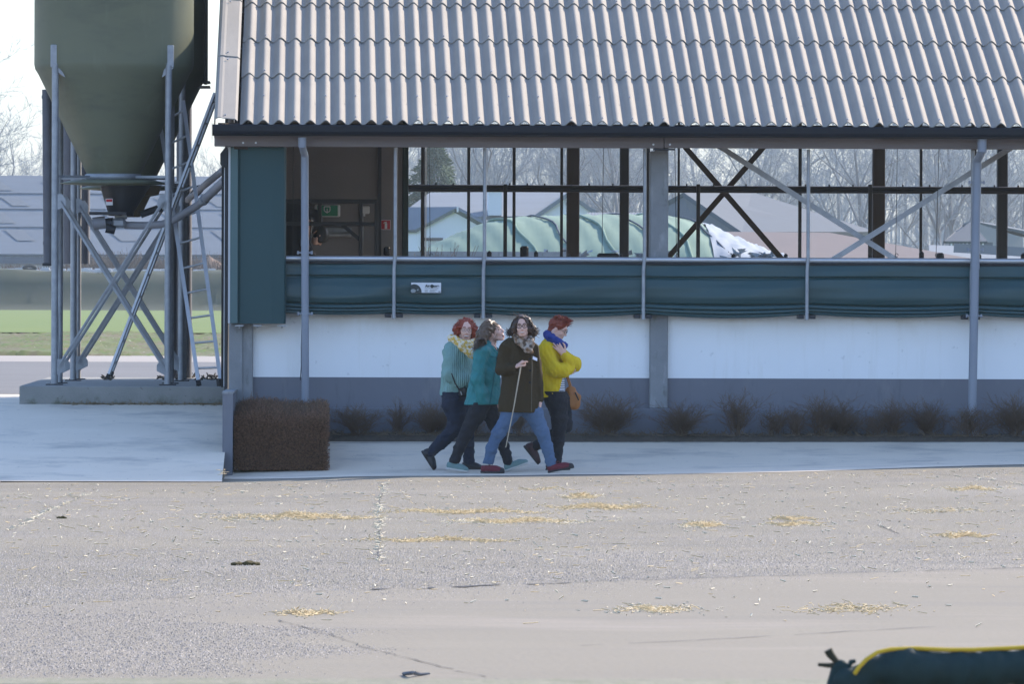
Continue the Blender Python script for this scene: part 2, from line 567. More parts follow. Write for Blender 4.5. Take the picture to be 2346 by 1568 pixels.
# grassy bank behind the field
nx = 80
xs = np.linspace(-90, 60, nx)
prof = [(yf2 - 4, 0.66), (yf2 + 1, 1.3), (yf2 + 2.6, 2.8), (yf2 + 4, 3.8), (yf2 + 6, 4.0), (yf2 + 60, 4.0), (yf2 + 61, .6)]
V, F = [], []
for j, (y, z) in enumerate(prof):
    for x in xs:
        V.append((x, y, .6 + (z - .6) * (1 + .05 * math.sin(x * .31 + j) + .05 * rng.uniform(-1, 1))))
for j in range(len(prof) - 1):
    for i in range(nx - 1):
        F.append((j * nx + i, j * nx + i + 1, (j + 1) * nx + i + 1, (j + 1) * nx + i))
tag(add_obj('grass_bank', mesh_np('grass_bank', V, np.array(F), True), m_bank), kind='structure')
BANK_Y = yf2

# planting bed along the plinth
bed_y0, bed_y1 = 69.35, 69.9
xs = np.linspace(XU(748, 69.4), 22.4, 200)
V, F = [], []
for j, (y, z) in enumerate(((69.28, .275), (69.36, .33), (69.55, .36), (69.75, .35), (69.9, .34))):
    for x in xs:
        V.append((x, y + rng.uniform(-.015, .015), z + rng.uniform(-.012, .02) * (j > 0)))
n = len(xs)
for j in range(4):
    for i in range(n - 1):
        F.append((j * n + i, j * n + i + 1, (j + 1) * n + i + 1, (j + 1) * n + i))
tag(add_obj('planting_bed', mesh_np('planting_bed', V, np.array(F)), m_soil), kind='structure')
# ================================================================== THE BARN
m_roof = mat('fibre_cement', lin(.335, .303, .258), lin(.265, .244, .212), scale=2.2, rough=.88, stretch=(1, .5, .5), bump=.1, bscale=120, spec=.25)
layer(m_roof, lin(.25, .228, .21), 7, .52, .72, amount=.5, stretch=(2.2, .35, .35), seed=3)
layer(m_roof, lin(.27, .245, .225), 1.3, .58, .72, amount=.4, seed=6)
m_gutter = mat('navy_gutter', lin(.006, .008, .014), rough=.45, spec=.25)
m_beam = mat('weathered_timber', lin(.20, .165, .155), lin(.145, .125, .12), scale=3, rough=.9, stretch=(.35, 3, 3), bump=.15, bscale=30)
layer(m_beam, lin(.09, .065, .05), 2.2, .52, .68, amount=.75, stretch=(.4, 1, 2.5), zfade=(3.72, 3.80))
m_white = mat('white_render', lin(.80, .80, .80), lin(.76, .76, .755), scale=1.2, rough=.85, bump=.12, bscale=140)
layer(m_white, lin(.62, .58, .52), 2.5, .50, .75, amount=.7, stretch=(1, 1, .4), zfade=(1.35, 1.75))
layer(m_white, lin(.5, .5, .5), 9, .70, .74, amount=.4, detail=2, seed=5)
layer(m_white, lin(.66, .645, .60), 5, .55, .80, amount=.6, stretch=(1.4, 1, .12), seed=12)
m_grey = mat('grey_base_paint', lin(.165, .168, .19), lin(.15, .152, .172), scale=3, rough=.85, bump=.15, bscale=160)
layer(m_grey, lin(.23, .225, .225), 4, .55, .78, amount=.6, stretch=(1, 1, .35), seed=14)
layer(m_grey, lin(.11, .112, .125), 6, .58, .75, amount=.6, stretch=(1.5, 1, .25), seed=19)
m_plinth = mat('grey_plinth', lin(.17, .175, .195), lin(.145, .15, .17), scale=2, rough=.9, bump=.2, bscale=80)
layer(m_plinth, lin(.11, .105, .09), 5, .48, .70, amount=.8, seed=9, zfade=(.66, .36))
m_conc = mat('bare_concrete', lin(.26, .265, .27), lin(.19, .195, .20), scale=3.5, rough=.85, bump=.15, bscale=60)
layer(m_conc, lin(.36, .365, .37), 5, .56, .70, amount=.7, stretch=(1, 1, .35), seed=7)
layer(m_conc, lin(.12, .125, .12), 7, .60, .72, amount=.7, stretch=(1.5, 1, .6), seed=17)
m_cloth = mat('green_tarpaulin', lin(.018, .058, .062), lin(.015, .050, .055), scale=2.5, rough=.42, spec=.45, bump=.05, bscale=30)
m_cloth2 = mat('green_sheet_metal', lin(.016, .054, .058), lin(.014, .048, .052), scale=1.5, rough=.55, spec=.35)
m_alu = mat('brushed_aluminium', lin(.55, .56, .58), lin(.45, .46, .48), scale=6, rough=.42, metal=.7)
m_galv = mat('galvanised_steel', lin(.36, .37, .385), lin(.25, .26, .275), scale=9, rough=.55, metal=.45, wid=.2)
m_dark = mat('dark_painted_steel', lin(.020, .022, .028), lin(.030, .030, .034), scale=5, rough=.6)
m_brown = mat('brown_timber_post', lin(.055, .042, .035), lin(.04, .032, .028), scale=6, rough=.85, stretch=(3, 3, .4))
m_pipe = mat('grey_plastic_pipe', lin(.24, .26, .30), lin(.20, .22, .26), scale=4, rough=.5, spec=.4, stretch=(1, 1, .3))
m_inner = mat('inner_concrete', lin(.23, .21, .205), lin(.185, .172, .17), scale=2.2, rough=.9, bump=.15, bscale=40)
m_trim = mat('white_trim', lin(.62, .62, .63), rough=.6)
m_black = mat('black_rubber', lin(.012, .012, .014), rough=.7)
m_screw = mat('zinc_screw', lin(.40, .40, .42), rough=.5, metal=.5)

XR = 22.6      # the barn runs on to the right, out of the frame
barn = empty('barn', (0, 70, 0), 'open fronted cattle barn with corrugated grey roof and green roll-up curtain', 'barn')
TH = R(22); CT, ST = math.cos(TH), math.sin(TH)
EY, EZ = 69.35, ZV(286, 69.35, 1173)
def rpt(x, s, h=0.0):
    """Point on the roof: s metres up the slope from the eave, h above the sheet's mean plane."""
    return Vector((x, EY + s * CT - h * ST, EZ + s * ST + h * CT))
seams = [0.0, 1.592, 2.83, 4.128, 5.42, 6.71, 8.0]
PITCH, LASTGAP, NRIB = .1795, .166, 6
SW = PITCH * 5 + LASTGAP
X_CREST0 = XU(566, EY)
def sheet_mesh(length):
    """One corrugated sheet, 6 ribs wide, with thickness; local x across, y up the slope, z out of the roof."""
    T, H = .013, .0300
    xs, zs = [], []
    nper = 12
    W = SW + .05
    N = int(NRIB * nper) + 4
    for i in range(N + 1):
        x = -PITCH / 2 + i * (W / N)
        ph = (x / PITCH) if x <= 5 * PITCH else 5 + (x - 5 * PITCH) / LASTGAP
        xs.append(x); zs.append(H * math.cos(2 * math.pi * ph))
    n = len(xs)
    top0 = [(x, 0, z + .022) for x, z in zip(xs, zs)]; top1 = [(x, length, z) for x, z in zip(xs, zs)]
    bot0 = [(x, 0, z + .022 - T) for x, z in zip(xs, zs)]; bot1 = [(x, length, z - T) for x, z in zip(xs, zs)]
    V = top0 + top1 + bot0 + bot1 + top0 + bot0
    F = []
    for i in range(n - 1):
        F.append((i, i + 1, n + i + 1, n + i))                               # top
        F.append((2 * n + i + 1, 2 * n + i, 3 * n + i, 3 * n + i + 1))       # underside
        F.append((4 * n + i + 1, 4 * n + i, 5 * n + i, 5 * n + i + 1))       # lower edge, its own vertices keep it sharp
    me = mesh_np('roof_sheet', V, np.array(F), True)
    return me
ROT = Matrix.Rotation(TH, 4, 'X')
NCOL = 22
for r in range(len(seams) - 1):
    L = seams[r + 1] - seams[r] + .22
    me = sheet_mesh(L)
    me.materials.append(m_roof)
    for c in range(NCOL):
        o = bpy.data.objects.new('roof_sheet', me)
        COL.objects.link(o)
        o.parent = barn
        p = rpt(X_CREST0 + c * SW + rng.uniform(-.004, .004), seams[r] + rng.uniform(-.004, .004), .0 + (.004 if c % 2 else 0))
        o.location = p - barn.location
        o.rotation_euler = (TH, rng.uniform(-.001, .001), rng.uniform(-.0015, .0015))
# screws: one mesh, too small to pick apart
sv, sf = [], []
scr = MB()
for r in range(len(seams) - 1):
    for c in range(NCOL):
        for k in ((1, 4) if r else (1, 3, 5)):
            x = X_CREST0 + c * SW + k * PITCH
            for s in ((seams[r] + .07,) if r else (.09, .80)):
                if s > .5 and k == 3: continue
                p = rpt(x, s, .0300 + .021)
                for (rr_, h0, h1) in ((.013, 0, .006), (.007, .006, .016)):
                    n = 6
                    ring0 = [p + ROT.to_3x3() @ Vector((rr_ * math.cos(t * math.pi / 3), rr_ * math.sin(t * math.pi / 3), h0)) for t in range(n)]
                    ring1 = [q + ROT.to_3x3() @ Vector((0, 0, h1 - h0)) for q in ring0]
                    scr.add(ring0 + ring1, [(i, (i + 1) % n, n + (i + 1) % n, n + i) for i in range(n)] + [tuple(range(n, 2 * n))])
tag(scr.build('roof_screw', m_screw, barn), kind='stuff')
# verge caps along the gable edge
xl, xr = XU(489, EY), XU(541.5, EY)
vprof = [(-.0, -.19), (-.004, -.10), (.0, .01), (.012, .048), (.04, .066), (.075, .066), (.10, .058), (xr - xl - .02, .046), (xr - xl, .030), (xr - xl, .018)]
def verge(s0, s1, lift):
    b = MB()
    n = len(vprof)
    outer = [[rpt(xl + x, s, h + lf) for (x, h) in vprof] for (s, lf) in ((s0, lift + .014), (s1, lift))]
    inner = [[p - Vector((-.008, 0, .010)) for p in row] for row in outer]
    for i in range(n - 1):
        b.poly([outer[0][i], outer[0][i + 1], outer[1][i + 1], outer[1][i]], True)
        b.poly([inner[0][i + 1], inner[0][i], inner[1][i], inner[1][i + 1]], True)
        b.poly([outer[0][i + 1], outer[0][i], inner[0][i], inner[0][i + 1]])
    b.poly([outer[0][-1], inner[0][-1], inner[1][-1], outer[1][-1]])
    o = b.build('verge_cap', m_roof, barn)
    return o
vs = [-.03, 2.09, 4.15, 6.2, 8.1]
for a, b_ in zip(vs[:-1], vs[1:]):
    verge(a, b_ + .12, .012)
vsx = MB()
for s in (.06, 1.95, 2.2, 4.02, 4.3, 6.1):
    p = rpt(xl + .13, s, .066 + .014)
    vsx.tube([p, p + Vector((0, -.006, .014))], .011, 6)
tag(vsx.build('verge_screw', m_screw, barn), kind='stuff')

# closed underside so the ribs show dark against the gutter, purlins and rafters
xe0, xe1 = XU(500, 70), XR
pr = MB()
for s in (.1, 1.4, 2.7, 4.0, 5.3, 6.6, 7.9):
    a = rpt(xe0, s, -.10); b_ = rpt(xe1, s, -.10)
    pr.bar(a, b_, .07, .12, (0, -ST, CT))
pr.build('purlin', m_brown, barn)
for x in (XU(552, 70), XU(1510, 70), XU(2468, 70), 13.6, 18.4):
    rf = MB()
    rf.bar(rpt(x, .12, -.26), rpt(x, 8.0, -.26), .16, .20, (0, -ST, CT))
    rf.build('rafter', m_brown, barn)

# gutter with its brackets
gx0, gx1 = XU(485.5, 69.25), XR
gt = MB()
zt, zb = ZV(288, 69.25), ZV(313.5, 69.25)
Hg = zt - zb
gp = [(69.33, zt), (69.33, zb + .02), (69.30, zb), (69.22, zb), (69.185, zb + .018), (69.17, zb + .05), (69.168, zt - .012), (69.178, zt), (69.19, zt - .01), (69.19, zb + .05), (69.22, zb + .02), (69.31, zb + .02), (69.315, zt)]
gt.prism(gp[::-1], (gx0, gx1), smooth=False)
gut = gt.build('gutter', m_gutter, barn)
x = gx0 + .14
while x < gx1:
    b = MB(); b.box((x - .006, 69.163, zt - .006), (x + .006, 69.34, zt + .008)); b.build('gutter_bracket', m_gutter, gut)
    x += .665
ec = MB()
ec.poly([(gx0 - .002, y, z) for y, z in ((69.33, zt + .02), (69.33, zb - .07), (69.25, zb - .10), (69.2, zb - .02), (69.17, zt + .02))])
ec.poly([(gx0 - .008, y, z) for y, z in ((69.33, zt + .02), (69.33, zb - .07), (69.25, zb - .10), (69.2, zb - .02), (69.17, zt + .02))][::-1])
ec.build('gutter_end_cap', m_gutter, barn)

# timber fascia beam, in two lengths butted above the column
bz0, bz1 = ZV(338, 69.5), ZV(309, 69.5)
xj = XU(1520, 69.5)
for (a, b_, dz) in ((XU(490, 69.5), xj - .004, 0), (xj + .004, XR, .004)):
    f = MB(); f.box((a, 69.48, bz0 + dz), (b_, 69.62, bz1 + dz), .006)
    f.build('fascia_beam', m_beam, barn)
bo = MB()
for u in (557, 586, 1497, 1535):
    p = PY(u, 327 if u < 1000 else 331, 69.47)
    bo.tube([p, p + Vector((0, .03, 0))], .012, 8)
tag(bo.build('bolt', m_alu, barn), kind='stuff')
sp = MB()
sp.box((XU(1496, 69.5), 69.50, bz0 - .022), (XU(1545, 69.5), 69.6, bz0 - .003)); sp.build('steel_shoe', m_dark, barn)

# wall: white panels on a grey base, plinth below, bare concrete columns between
cols = [(525, 580), (1489, 1530.5), (2447, 2489)]
zcol0 = ZV(936, 69.94)
panels = [(580, 1489), (1530.5, 2447), (2489, 5000)]
z_div, z_top = ZV(866, 70), ZV(596, 70)
for i, (ua, ub) in enumerate(panels):
    xa, xb = XU(ua, 70), XU(ub, 70)
    b = MB(); b.box((xa, 70.0, z_div), (xb, 70.18, z_top)); b.build('wall_panel', m_white, barn)
    b = MB(); b.box((xa, 69.997, zcol0), (xb, 70.18, z_div)); b.build('base_panel', m_grey, barn)
pl = MB()
zp = ZV(936, 69.86)
pl.box((XU(541, 69.86), 69.86, 0.0), (XR, 70.2, zp), .012)
pl.build('plinth', m_plinth, barn)
for i, (ua, ub) in enumerate(cols):
    b = MB()
    b.box((XU(ua, 69.92), 69.92, zcol0), (XU(ub, 69.92), 70.22, bz0 - .024), .012)
    b.build('column', m_conc, barn)
# corner column carries a second, narrower face
b = MB(); b.box((XU(525, 69.9), 69.9, zcol0 - .0), (XU(556, 69.9), 69.918, ZV(748, 69.9)), .004); b.build('column_facing', m_conc, barn)

# roll-up curtain: rolled and sagging between the guide rods
rod_u = [700, 905, 1110, 1477, 1852, 2229, 2600]
tube_z = ZV(594, 69.78)
tb = MB()
tb.tube([(XU(655, 69.78), 69.78, tube_z), (XR, 69.78, tube_z)], .030, 14)
tb.build('curtain_tube', m_alu, barn)
tr = MB(); tr.box((XU(655, 69.78), 69.765, tube_z - .062), (XR, 69.80, tube_z - .03)); tr.build('curtain_hem', m_black, barn)
def curtain_piece(u0, u1, seed):
    """Cloth hanging in horizontal folds between two rods, lower edge sagging in the middle."""
    xa, xb = XU(u0, 69.75), XU(u1, 69.75)
    r_ = random.Random(seed)
    fold = [(0.0, .02), (.05, .030), (.17, .045), (.25, .052), (.27, .012), (.33, .045), (.50, .075), (.66, .085), (.77, .062), (.785, .018), (.81, .05), (.86, .06), (.872, .025), (.89, .058), (.925, .06), (.935, .028), (.95, .055), (.985, .05), (1.0, .01)]
    zt_, zb_ = tube_z - .045, ZV(719, 69.75)
    # densify the fold profile
    prof = []
    for (a, b) in zip(fold[:-1], fold[1:]):
        for k in range(4):
            t = k / 4
            prof.append((a[0] + (b[0] - a[0]) * t, a[1] + (b[1] - a[1]) * (t * t * (3 - 2 * t))))
    prof.append(fold[-1])
    nx = 28
    V, F = [], []
    ph = [r_.uniform(0, 6) for _ in range(4)]
    wide = (xb - xa)
    for i in range(nx + 1):
        t = i / nx
        x = xa + wide * t
        sag = 4 * t * (1 - t)
        for (q, y) in prof:
            dz = -.036 * sag * q ** 3 * min(1.3, wide / 1.6) - .006 * sag * math.sin(q * 9 + ph[0])
            dy = y * (.72 + .28 * sag) + .008 * math.sin(3 * t + ph[1] + q * 4) + .006 * math.sin(7 * t + ph[2] + 11 * q) + (.012 * math.sin(2.2 * t * wide + q * 3 + ph[3]) if q > .3 else 0)
            V.append((x, 69.80 - dy, zt_ + (zb_ - zt_) * q + dz))
    m_ = len(prof)
    # back face
    for i in range(nx + 1):
        x = xa + wide * i / nx
        V.append((x, 69.815, zt_)); 
    for i in range(nx + 1):
        x = xa + wide * i / nx
        V.append((x, 69.815, zb_ - .01))
    for i in range(nx):
        for k in range(m_ - 1):
            F.append((i * m_ + k, i * m_ + k + 1, (i + 1) * m_ + k + 1, (i + 1) * m_ + k))
    b0 = (nx + 1) * m_
    for i in range(nx):
        F.append((b0 + i, b0 + i + 1, b0 + nx + 1 + i + 1, b0 + nx + 1 + i))
        F.append((i * m_, (i + 1) * m_, b0 + i + 1, b0 + i))
        F.append(((i + 1) * m_ + m_ - 1, i * m_ + m_ - 1, b0 + nx + 1 + i, b0 + nx + 1 + i + 1))
    V = np.array(V) - np.array(barn.location)
    return add_obj('curtain', mesh_np('curtain', V, np.array(F), True), m_cloth, barn)
edges = [655] + rod_u[1:] + [3400, 4200, 4990]
for i, (a, b_) in enumerate(zip(edges[:-1], edges[1:])):
    curtain_piece(a + (1.0 if i else 0), b_ - 1.0, i + 3)
# guide rods, kinked out over the rolled cloth, with brackets at the foot
for u in rod_u[1:-1]:
    x = XU(u, 69.6)
    zt2, zk, zb2 = bz0 - .003, ZV(598, 69.6), ZV(731, 69.6)
    b = MB()
    b.tube([(x, 69.66, zt2), (x, 69.66, zk + .05), (x - .012, 69.655, zk - .10), (x - .012, 69.66, zb2)], .021, 8)
    rod = b.build('guide_rod', m_galv, barn)
    b = MB()
    for s in (-1, 1):
        b.box((x - .012 + s * .03, 69.70, ZV(729, 69.6)), (x - .012 + s * .105, 69.84, ZV(720, 69.6)), .004)
    b.build('rod_bracket', m_dark, rod)
# housing that the curtain draws into, at the gable end
hx0, hx1 = XU(527.5, 69.62), XU(654.5, 69.62)
hz0, hz1 = ZV(744, 69.62), bz0 - .003
b = MB()
w = hx1 - hx0
yb = 69.9
pts = [(0, .0), (0.0, -.19), (.012, -.215), (.075, -.24), (.10, -.245), (.115, -.25), (w - .16, -.27), (w - .02, -.265), (w, -.24), (w, 0)]
n = len(pts)
vsx_ = [(hx0 + x, yb + y, hz0) for x, y in pts] + [(hx0 + x, yb + y, hz1) for x, y in pts]
b.add(vsx_, [(i, i + 1, n + i + 1, n + i) for i in range(n - 1)] + [tuple(range(n))[::-1], tuple(range(n, 2 * n))])
b.build('curtain_housing', m_cloth2, barn)
m_cloth3 = mat('pale_green_edge', lin(.075, .125, .125), lin(.06, .11, .11), scale=3, rough=.6)
b = MB(); b.box((hx0 - .002, 69.60, hz0 + .004), (hx0 + .085, 69.628, hz1 - .004), .004); b.build('housing_edge', m_cloth3, barn)
b = MB(); b.box((XU(522.5, 69.7), 69.66, hz0 + .006), (XU(527, 69.7), 69.72, hz1 - .004)); b.build('white_trim', m_trim, barn)
for du in (20, 62, 118):
    b = MB(); p = PY(530 + du - 2, 746, 69.7)
    b.box((p.x - .05, 69.66, p.z - .012), (p.x + .05, 69.74, p.z + .006)); b.tube([p, p + Vector((0, 0, -.03))], .01, 6); b.build('housing_foot', m_galv, barn)

# gable end seen edge-on: dark sheet, white batten, door track
gxw = XU(524, 70)
b = MB()
gp2 = [(70.05, .66), (78.2, .66), (78.2, rpt(0, (78.2 - EY) / CT).z - .22), (70.05, rpt(0, .75).z - .24)]
vv = [(gxw - .05, y, z) for y, z in gp2] + [(gxw - .018, y, z) for y, z in gp2]
b.add(vv, [(0, 1, 2, 3), (7, 6, 5, 4), (0, 4, 5, 1), (1, 5, 6, 2), (2, 6, 7, 3), (3, 7, 4, 0)])
b.build('gable_wall', m_dark, barn)
for (ua, ub, va, vb, mm, nm, yy) in ((507, 512.5, 372, 890, m_black, 'door_seal', 70.2), (512.8, 516.8, 378, 888, m_trim, 'door_batten', 70.1), (517, 522, 345, 893, m_dark, 'gable_edge', 70.04)):
    b = MB(); b.box((XU(ua, yy), yy, ZV(vb, yy)), (XU(ub, yy), yy + .06, ZV(va, yy)), .003); b.build(nm, mm, barn)
# dark box on the gable edge where the auger tubes enter
b = MB()
bx = [(521.5, 338), (521.5, 383), (509, 383), (504.5, 376), (504.5, 352), (514, 340)]
fr = [PY(u, v, 70.02) for u, v in bx]; bk = [p + Vector((0, .5, 0)) for p in fr]
n = len(fr)
b.add(fr + bk, [(i, (i + 1) % n, n + (i + 1) % n, n + i) for i in range(n)] + [tuple(range(n))[::-1], tuple(range(n, 2 * n))])
b.build('auger_box', m_dark, barn)

# rainwater pipes with swan-neck tops and collars
def downpipe(top, kink, foot, low, r_, collars):
    b = MB()
    b.tube([PY(*top, 69.30), PY(top[0], top[1] + 14, 69.30), PY(top[0] - .3, kink[1] - 14, 69.31)], r_ * 1.08, 14)
    b.tube([PY(top[0] - .3, kink[1] - 18, 69.31), PY((top[0] + kink[0]) / 2, kink[1] - 4, 69.42), PY(kink[0], kink[1] + 5, 69.62), PY(kink[0] + (foot[0] - kink[0]) * .04, kink[1] + 20, 69.62)], r_ * .95, 14)
    b.tube([PY(kink[0], kink[1] + 6, 69.62), PY(*foot, 69.62), PY(*low, 69.66)], r_ * 1.0, 16)
    o = b.build('downpipe', m_pipe, barn)
    for v in collars:
        t = (v - kink[1]) / (foot[1] - kink[1])
        u = kink[0] + (foot[0] - kink[0]) * t
        c = MB(); p = PY(u, v, 69.62)
        c.tube([p + Vector((0, 0, -.014)), p + Vector((0, 0, .014))], r_ * 1.12, 16)
        c.box((p.x - r_ - .045, p.y - .012, p.z - .008), (p.x + r_ + .045, p.y + .012, p.z + .008))
        c.tube([p + Vector((-r_ - .035, 0, -.02)), p + Vector((-r_ - .035, 0, .02))], .012, 6)
        c.tube([p + Vector((r_ + .035, 0, -.02)), p + Vector((r_ + .035, 0, .02))], .012, 6)
        c.build('pipe_collar', m_pipe, o)
    for v in (foot[1] * .36 + kink[1] * .64, foot[1] * .5 + kink[1] * .5 - 40):
        c = MB(); t = (v - kink[1]) / (foot[1] - kink[1]); p = PY(kink[0] + (foot[0] - kink[0]) * t, v, 69.62)
        c.tube([p, p + Vector((0, 0, -.07))], r_ * 1.07, 16); c.build('pipe_socket', m_pipe, o)
downpipe((692.5, 315), (698, 350), (699.5, 905), (699.5, 1000), .044, (579, 719))
downpipe((2250, 313), (2239, 362), (2227.5, 925), (2226.5, 1000), .050, (418, 572, 724))
# frayed cable hanging beside the left pipe
b = MB(); b.tube([PY(691, 726, 69.9), PY(691.5, 745, 69.92), PY(690, 800, 69.9), PY(690, 840, 69.88), PY(688, 872, 69.9)], .006, 5); b.build('loose_cable', m_black, barn)

# ---------------------------------------------------------------- inside the barn
flo = MB(); flo.box((gxw, 70.2, .5), (XR, 79.5, .72)); flo.build('barn_floor', mat('barn_floor_concrete', lin(.22, .21, .19), lin(.15, .14, .12), scale=2, rough=.95), barn)
# concrete room wall at the left, with a dark green end post
ix0, ix1 = gxw, XU(921, 75)
b = MB(); b.box((ix0, 75.0, .72), (ix1, 75.2, 5.4)); b.build('inner_wall', m_inner, barn)
b = MB(); b.box((ix1 + .002, 74.96, .72), (XU(935, 75), 75.24, 5.4), .004); b.build('inner_wall_end', mat('dark_green_edge', lin(.012, .028, .024), rough=.6), barn)
b = MB(); b.box((XU(865, 74.9), 74.93, .72), (XU(873, 74.9), 74.998, 5.4)); b.build('cable_duct', m_dark, barn)
for (ua, ub, va, vb, mm, nm) in ((712, 808, 640 - 2, 659 - 2, m_galv, 'steel_rail'),):
    pass
# galvanised rail on that wall
b = MB(); b.box((XU(712, 74.9), 74.9, ZV(537, 74.9)), (XU(805, 74.9), 74.995, ZV(523, 74.9)), .01); b.tube([PY(712, 538, 74.86), PY(805, 538, 74.86)], .03, 8); b.build('wall_rail', m_galv, barn)
b = MB(); b.tube([PY(826, 470, 74.96), PY(829, 525, 74.96), PY(827, 580, 74.96)], .028, 8); b.build('wall_conduit', m_galv, barn)
b = MB(); b.box(PY(879, 586, 74.5), PY(894, 566, 74.8), .02); b.build('black_bin', m_black, barn)
# posts of the open rear side, thick brown ones and thin dark ones
def post(u, w_px, Y, v0, v1, mm, nm='post', du=0.0, depth=None):
    s_ = F_PX / Y
    w_ = w_px / s_
    p0, p1 = PY(u + du, v0, Y), PY(u, v1, Y)
    d_ = depth or max(.05, w_)
    b = MB()
    b.box((p1.x - w_ / 2, Y - d_ / 2, min(p1.z, p0.z)), (p1.x + w_ / 2, Y + d_ / 2, max(p0.z, p1.z)), min(.01, w_ * .1))
    return b.build(nm, mm, barn)
TOPV = 190
for (u, w_) in ((1312, 29), (2012, 28), (640, 28), (2700, 28)):
    post(u, w_, 78.3, 20, 640, m_brown, 'rear_post')
for (u, w_) in ((1429.5, 21), (2295, 24)):
    post(u, w_, 77.0, 60, 640, m_dark, 'steel_stanchion')
for (u, w_, Y) in ((968, 9, 76.2), (1073, 7, 76.4), (1177, 7, 76.8), (1286, 6.5, 77.2), (1484, 8, 73.2), (1554, 5, 76.0), (1832, 7.5, 76.5), (2109, 6, 76.8), (2230, 12, 77.5)):
    post(u, w_, Y, 90, 640, m_dark, 'inner_post')
b = MB(); b.box((XU(974, 76.1), 76.1, .72), (XU(976.3, 76.1), 76.16, ZV(60, 76.1))); b.build('pale_batten', m_trim, barn)
for (u, w_, vt) in ((1157, 8.5, 422), (1599, 8.5, 422), (1993, 9, 423)):
    post(u, w_, 75.6, vt, 640, m_dark, 'gate_post')
for (u0, v0, u1, v1) in ((1201, 578, 1213, 566), (905 + 285, 600, 905 + 285, 590)):
    pass
# long dark rail with pegs
zr = ZV(432.5, 75.8)
b = MB()
xa, xb = XU(655, 75.8), XR
b.box((xa, 75.75, zr - .042), (xb, 75.84, zr - .006), .008); b.tube([(xa, 75.8, zr + .018), (xb, 75.8, zr + .018)], .030, 8)
rail = b.build('neck_rail', m_dark, barn)
x = xa + .05
k = 0
while x < xb:
    b = MB(); b.box((x - .008, 75.78, zr + .046), (x + .010, 75.81, zr + .07)); 
    b.build('rail_peg', m_dark, rail)
    x += rng.choice((.22, .34, .30, .41)); k += 1
# wind bracing: dark cross at the rear, pale galvanised cross near the front
for (a, b_, Y, w_, mm) in (((1562, 328), (1795, 598), 77.6, .070, m_brown), ((1757, 328), (1524, 598), 77.66, .070, m_brown),
                           ((1640, 330), (2060, 600), 70.6, .062, m_galv), ((2330, 330), (1900, 600), 70.52, .062, m_galv)):
    b = MB(); b.bar(PY(*a, Y), PY(*b_, Y), w_, .03); b.build('brace', mm, barn)
# thin lifting wires with their hooks
for i, (u0, u1) in enumerate(((672, 671), (983, 986), (1383, 1379), (1546, 1550), (2056, 2052), (2415, 2415), (2744 / 1.2754, 2735 / 1.2754))):
    if i == 5: continue
    b = MB(); b.tube([PY(u0, 330, 69.82), PY(u1, 592, 69.82)], .0035, 4); w1 = b.build('lifting_wire', m_black, barn)
    b = MB(); c = PY(u1 + 2, 585, 69.8)
    pts_ = [c + Vector((.02 * math.cos(t * .7), 0, .02 * math.sin(t * .7))) for t in range(9)]
    b.tube(pts_, .0035, 4); b.build('wire_hook', m_black, w1)
# dark cups and boxes just behind the curtain tube
for (u, v, w_, h_, Y) in ((1201, 578, 19, 28, 74.0), (1393, 584, 50, 7, 72), (1228, 582, 9, 14, 71.5), (1121, 580, 10, 10, 71.5), (1304, 585, 7, 6, 71.5), (1423, 585, 8, 7, 71.5), (2154, 583, 16, 7, 71.5), (2111, 581, 10, 10, 71.5), (2243, 584, 9, 5, 71.5), (2345, 584, 12, 8, 71.5), (1680, 584, 8, 6, 71.5), (1800, 584, 8, 6, 71.5)):
    s_ = F_PX / Y
    p = PY(u, v + h_ / 2 + 20, Y); q = PY(u, v - h_ / 2, Y)
    b = MB(); b.box((p.x - w_ / 2 / s_, Y - .06, p.z), (p.x + w_ / 2 / s_, Y + .06, q.z), .02); b.build('drinker_cap', m_black, barn)

# ---------------------------------------------------------------- things on the barn
# tubular pen frame in the left room
pen = empty('pen_frame', PY(760, 586, 73.6), 'dark square-tube frame with corner strut before the inner wall', 'frame')
s_ = F_PX / 73.6
for (ua, ub, va, vb) in ((640, 866, 457, 466), (640, 858, 509, 517), (728, 737, 466, 509), (822, 831, 466, 600), (858, 866.5, 466, 600)):
    p, q = PY(ua, vb, 73.6), PY(ub, va, 73.6)
    b = MB(); b.box((p.x, 73.57, p.z), (q.x, 73.63, q.z), .004); b.build('tube', m_dark, pen)
b = MB(); b.bar(PY(784, 515, 73.6), PY(824, 549, 73.6), .045, .045); b.build('strut', m_dark, pen)

# emergency exit sign
ex = empty('exit_sign', PY(755, 483, 74.8), 'green emergency exit light box with white arrow on the inner wall', 'sign')
p, q = PY(727, 495, 74.8), PY(776, 471, 74.8)
m_exit = mat('exit_green', lin(.010, .20, .10), rough=.4)
m_housing = mat('pale_plastic', lin(.55, .55, .55), rough=.5)
b = MB(); b.box((p.x - .035, 74.80, p.z - .01), (q.x + .02, 74.95, q.z + .012), .015); b.build('housing', m_housing, ex)
b = MB(); b.box((p.x, 74.785, p.z), (q.x - .012, 74.798, q.z), .004); b.build('green_panel', m_exit, ex)
b = MB()
c = PY(749.5, 482, 74.78)
wq = .036
def flat_bar(b, x0, z0, x1, z1, w_, y=74.776):
    d = Vector((x1 - x0, 0, z1 - z0)).normalized(); n = Vector((-d.z, 0, d.x)) * w_ / 2
    P0, P1 = Vector((x0, y, z0)), Vector((x1, y, z1))
    f = [P0 - n, P1 - n, P1 + n, P0 + n]
    b.add(f + [a + Vector((0, .006, 0)) for a in f], [(0, 1, 2, 3), (7, 6, 5, 4), (0, 4, 5, 1), (1, 5, 6, 2), (2, 6, 7, 3), (3, 7, 4, 0)])
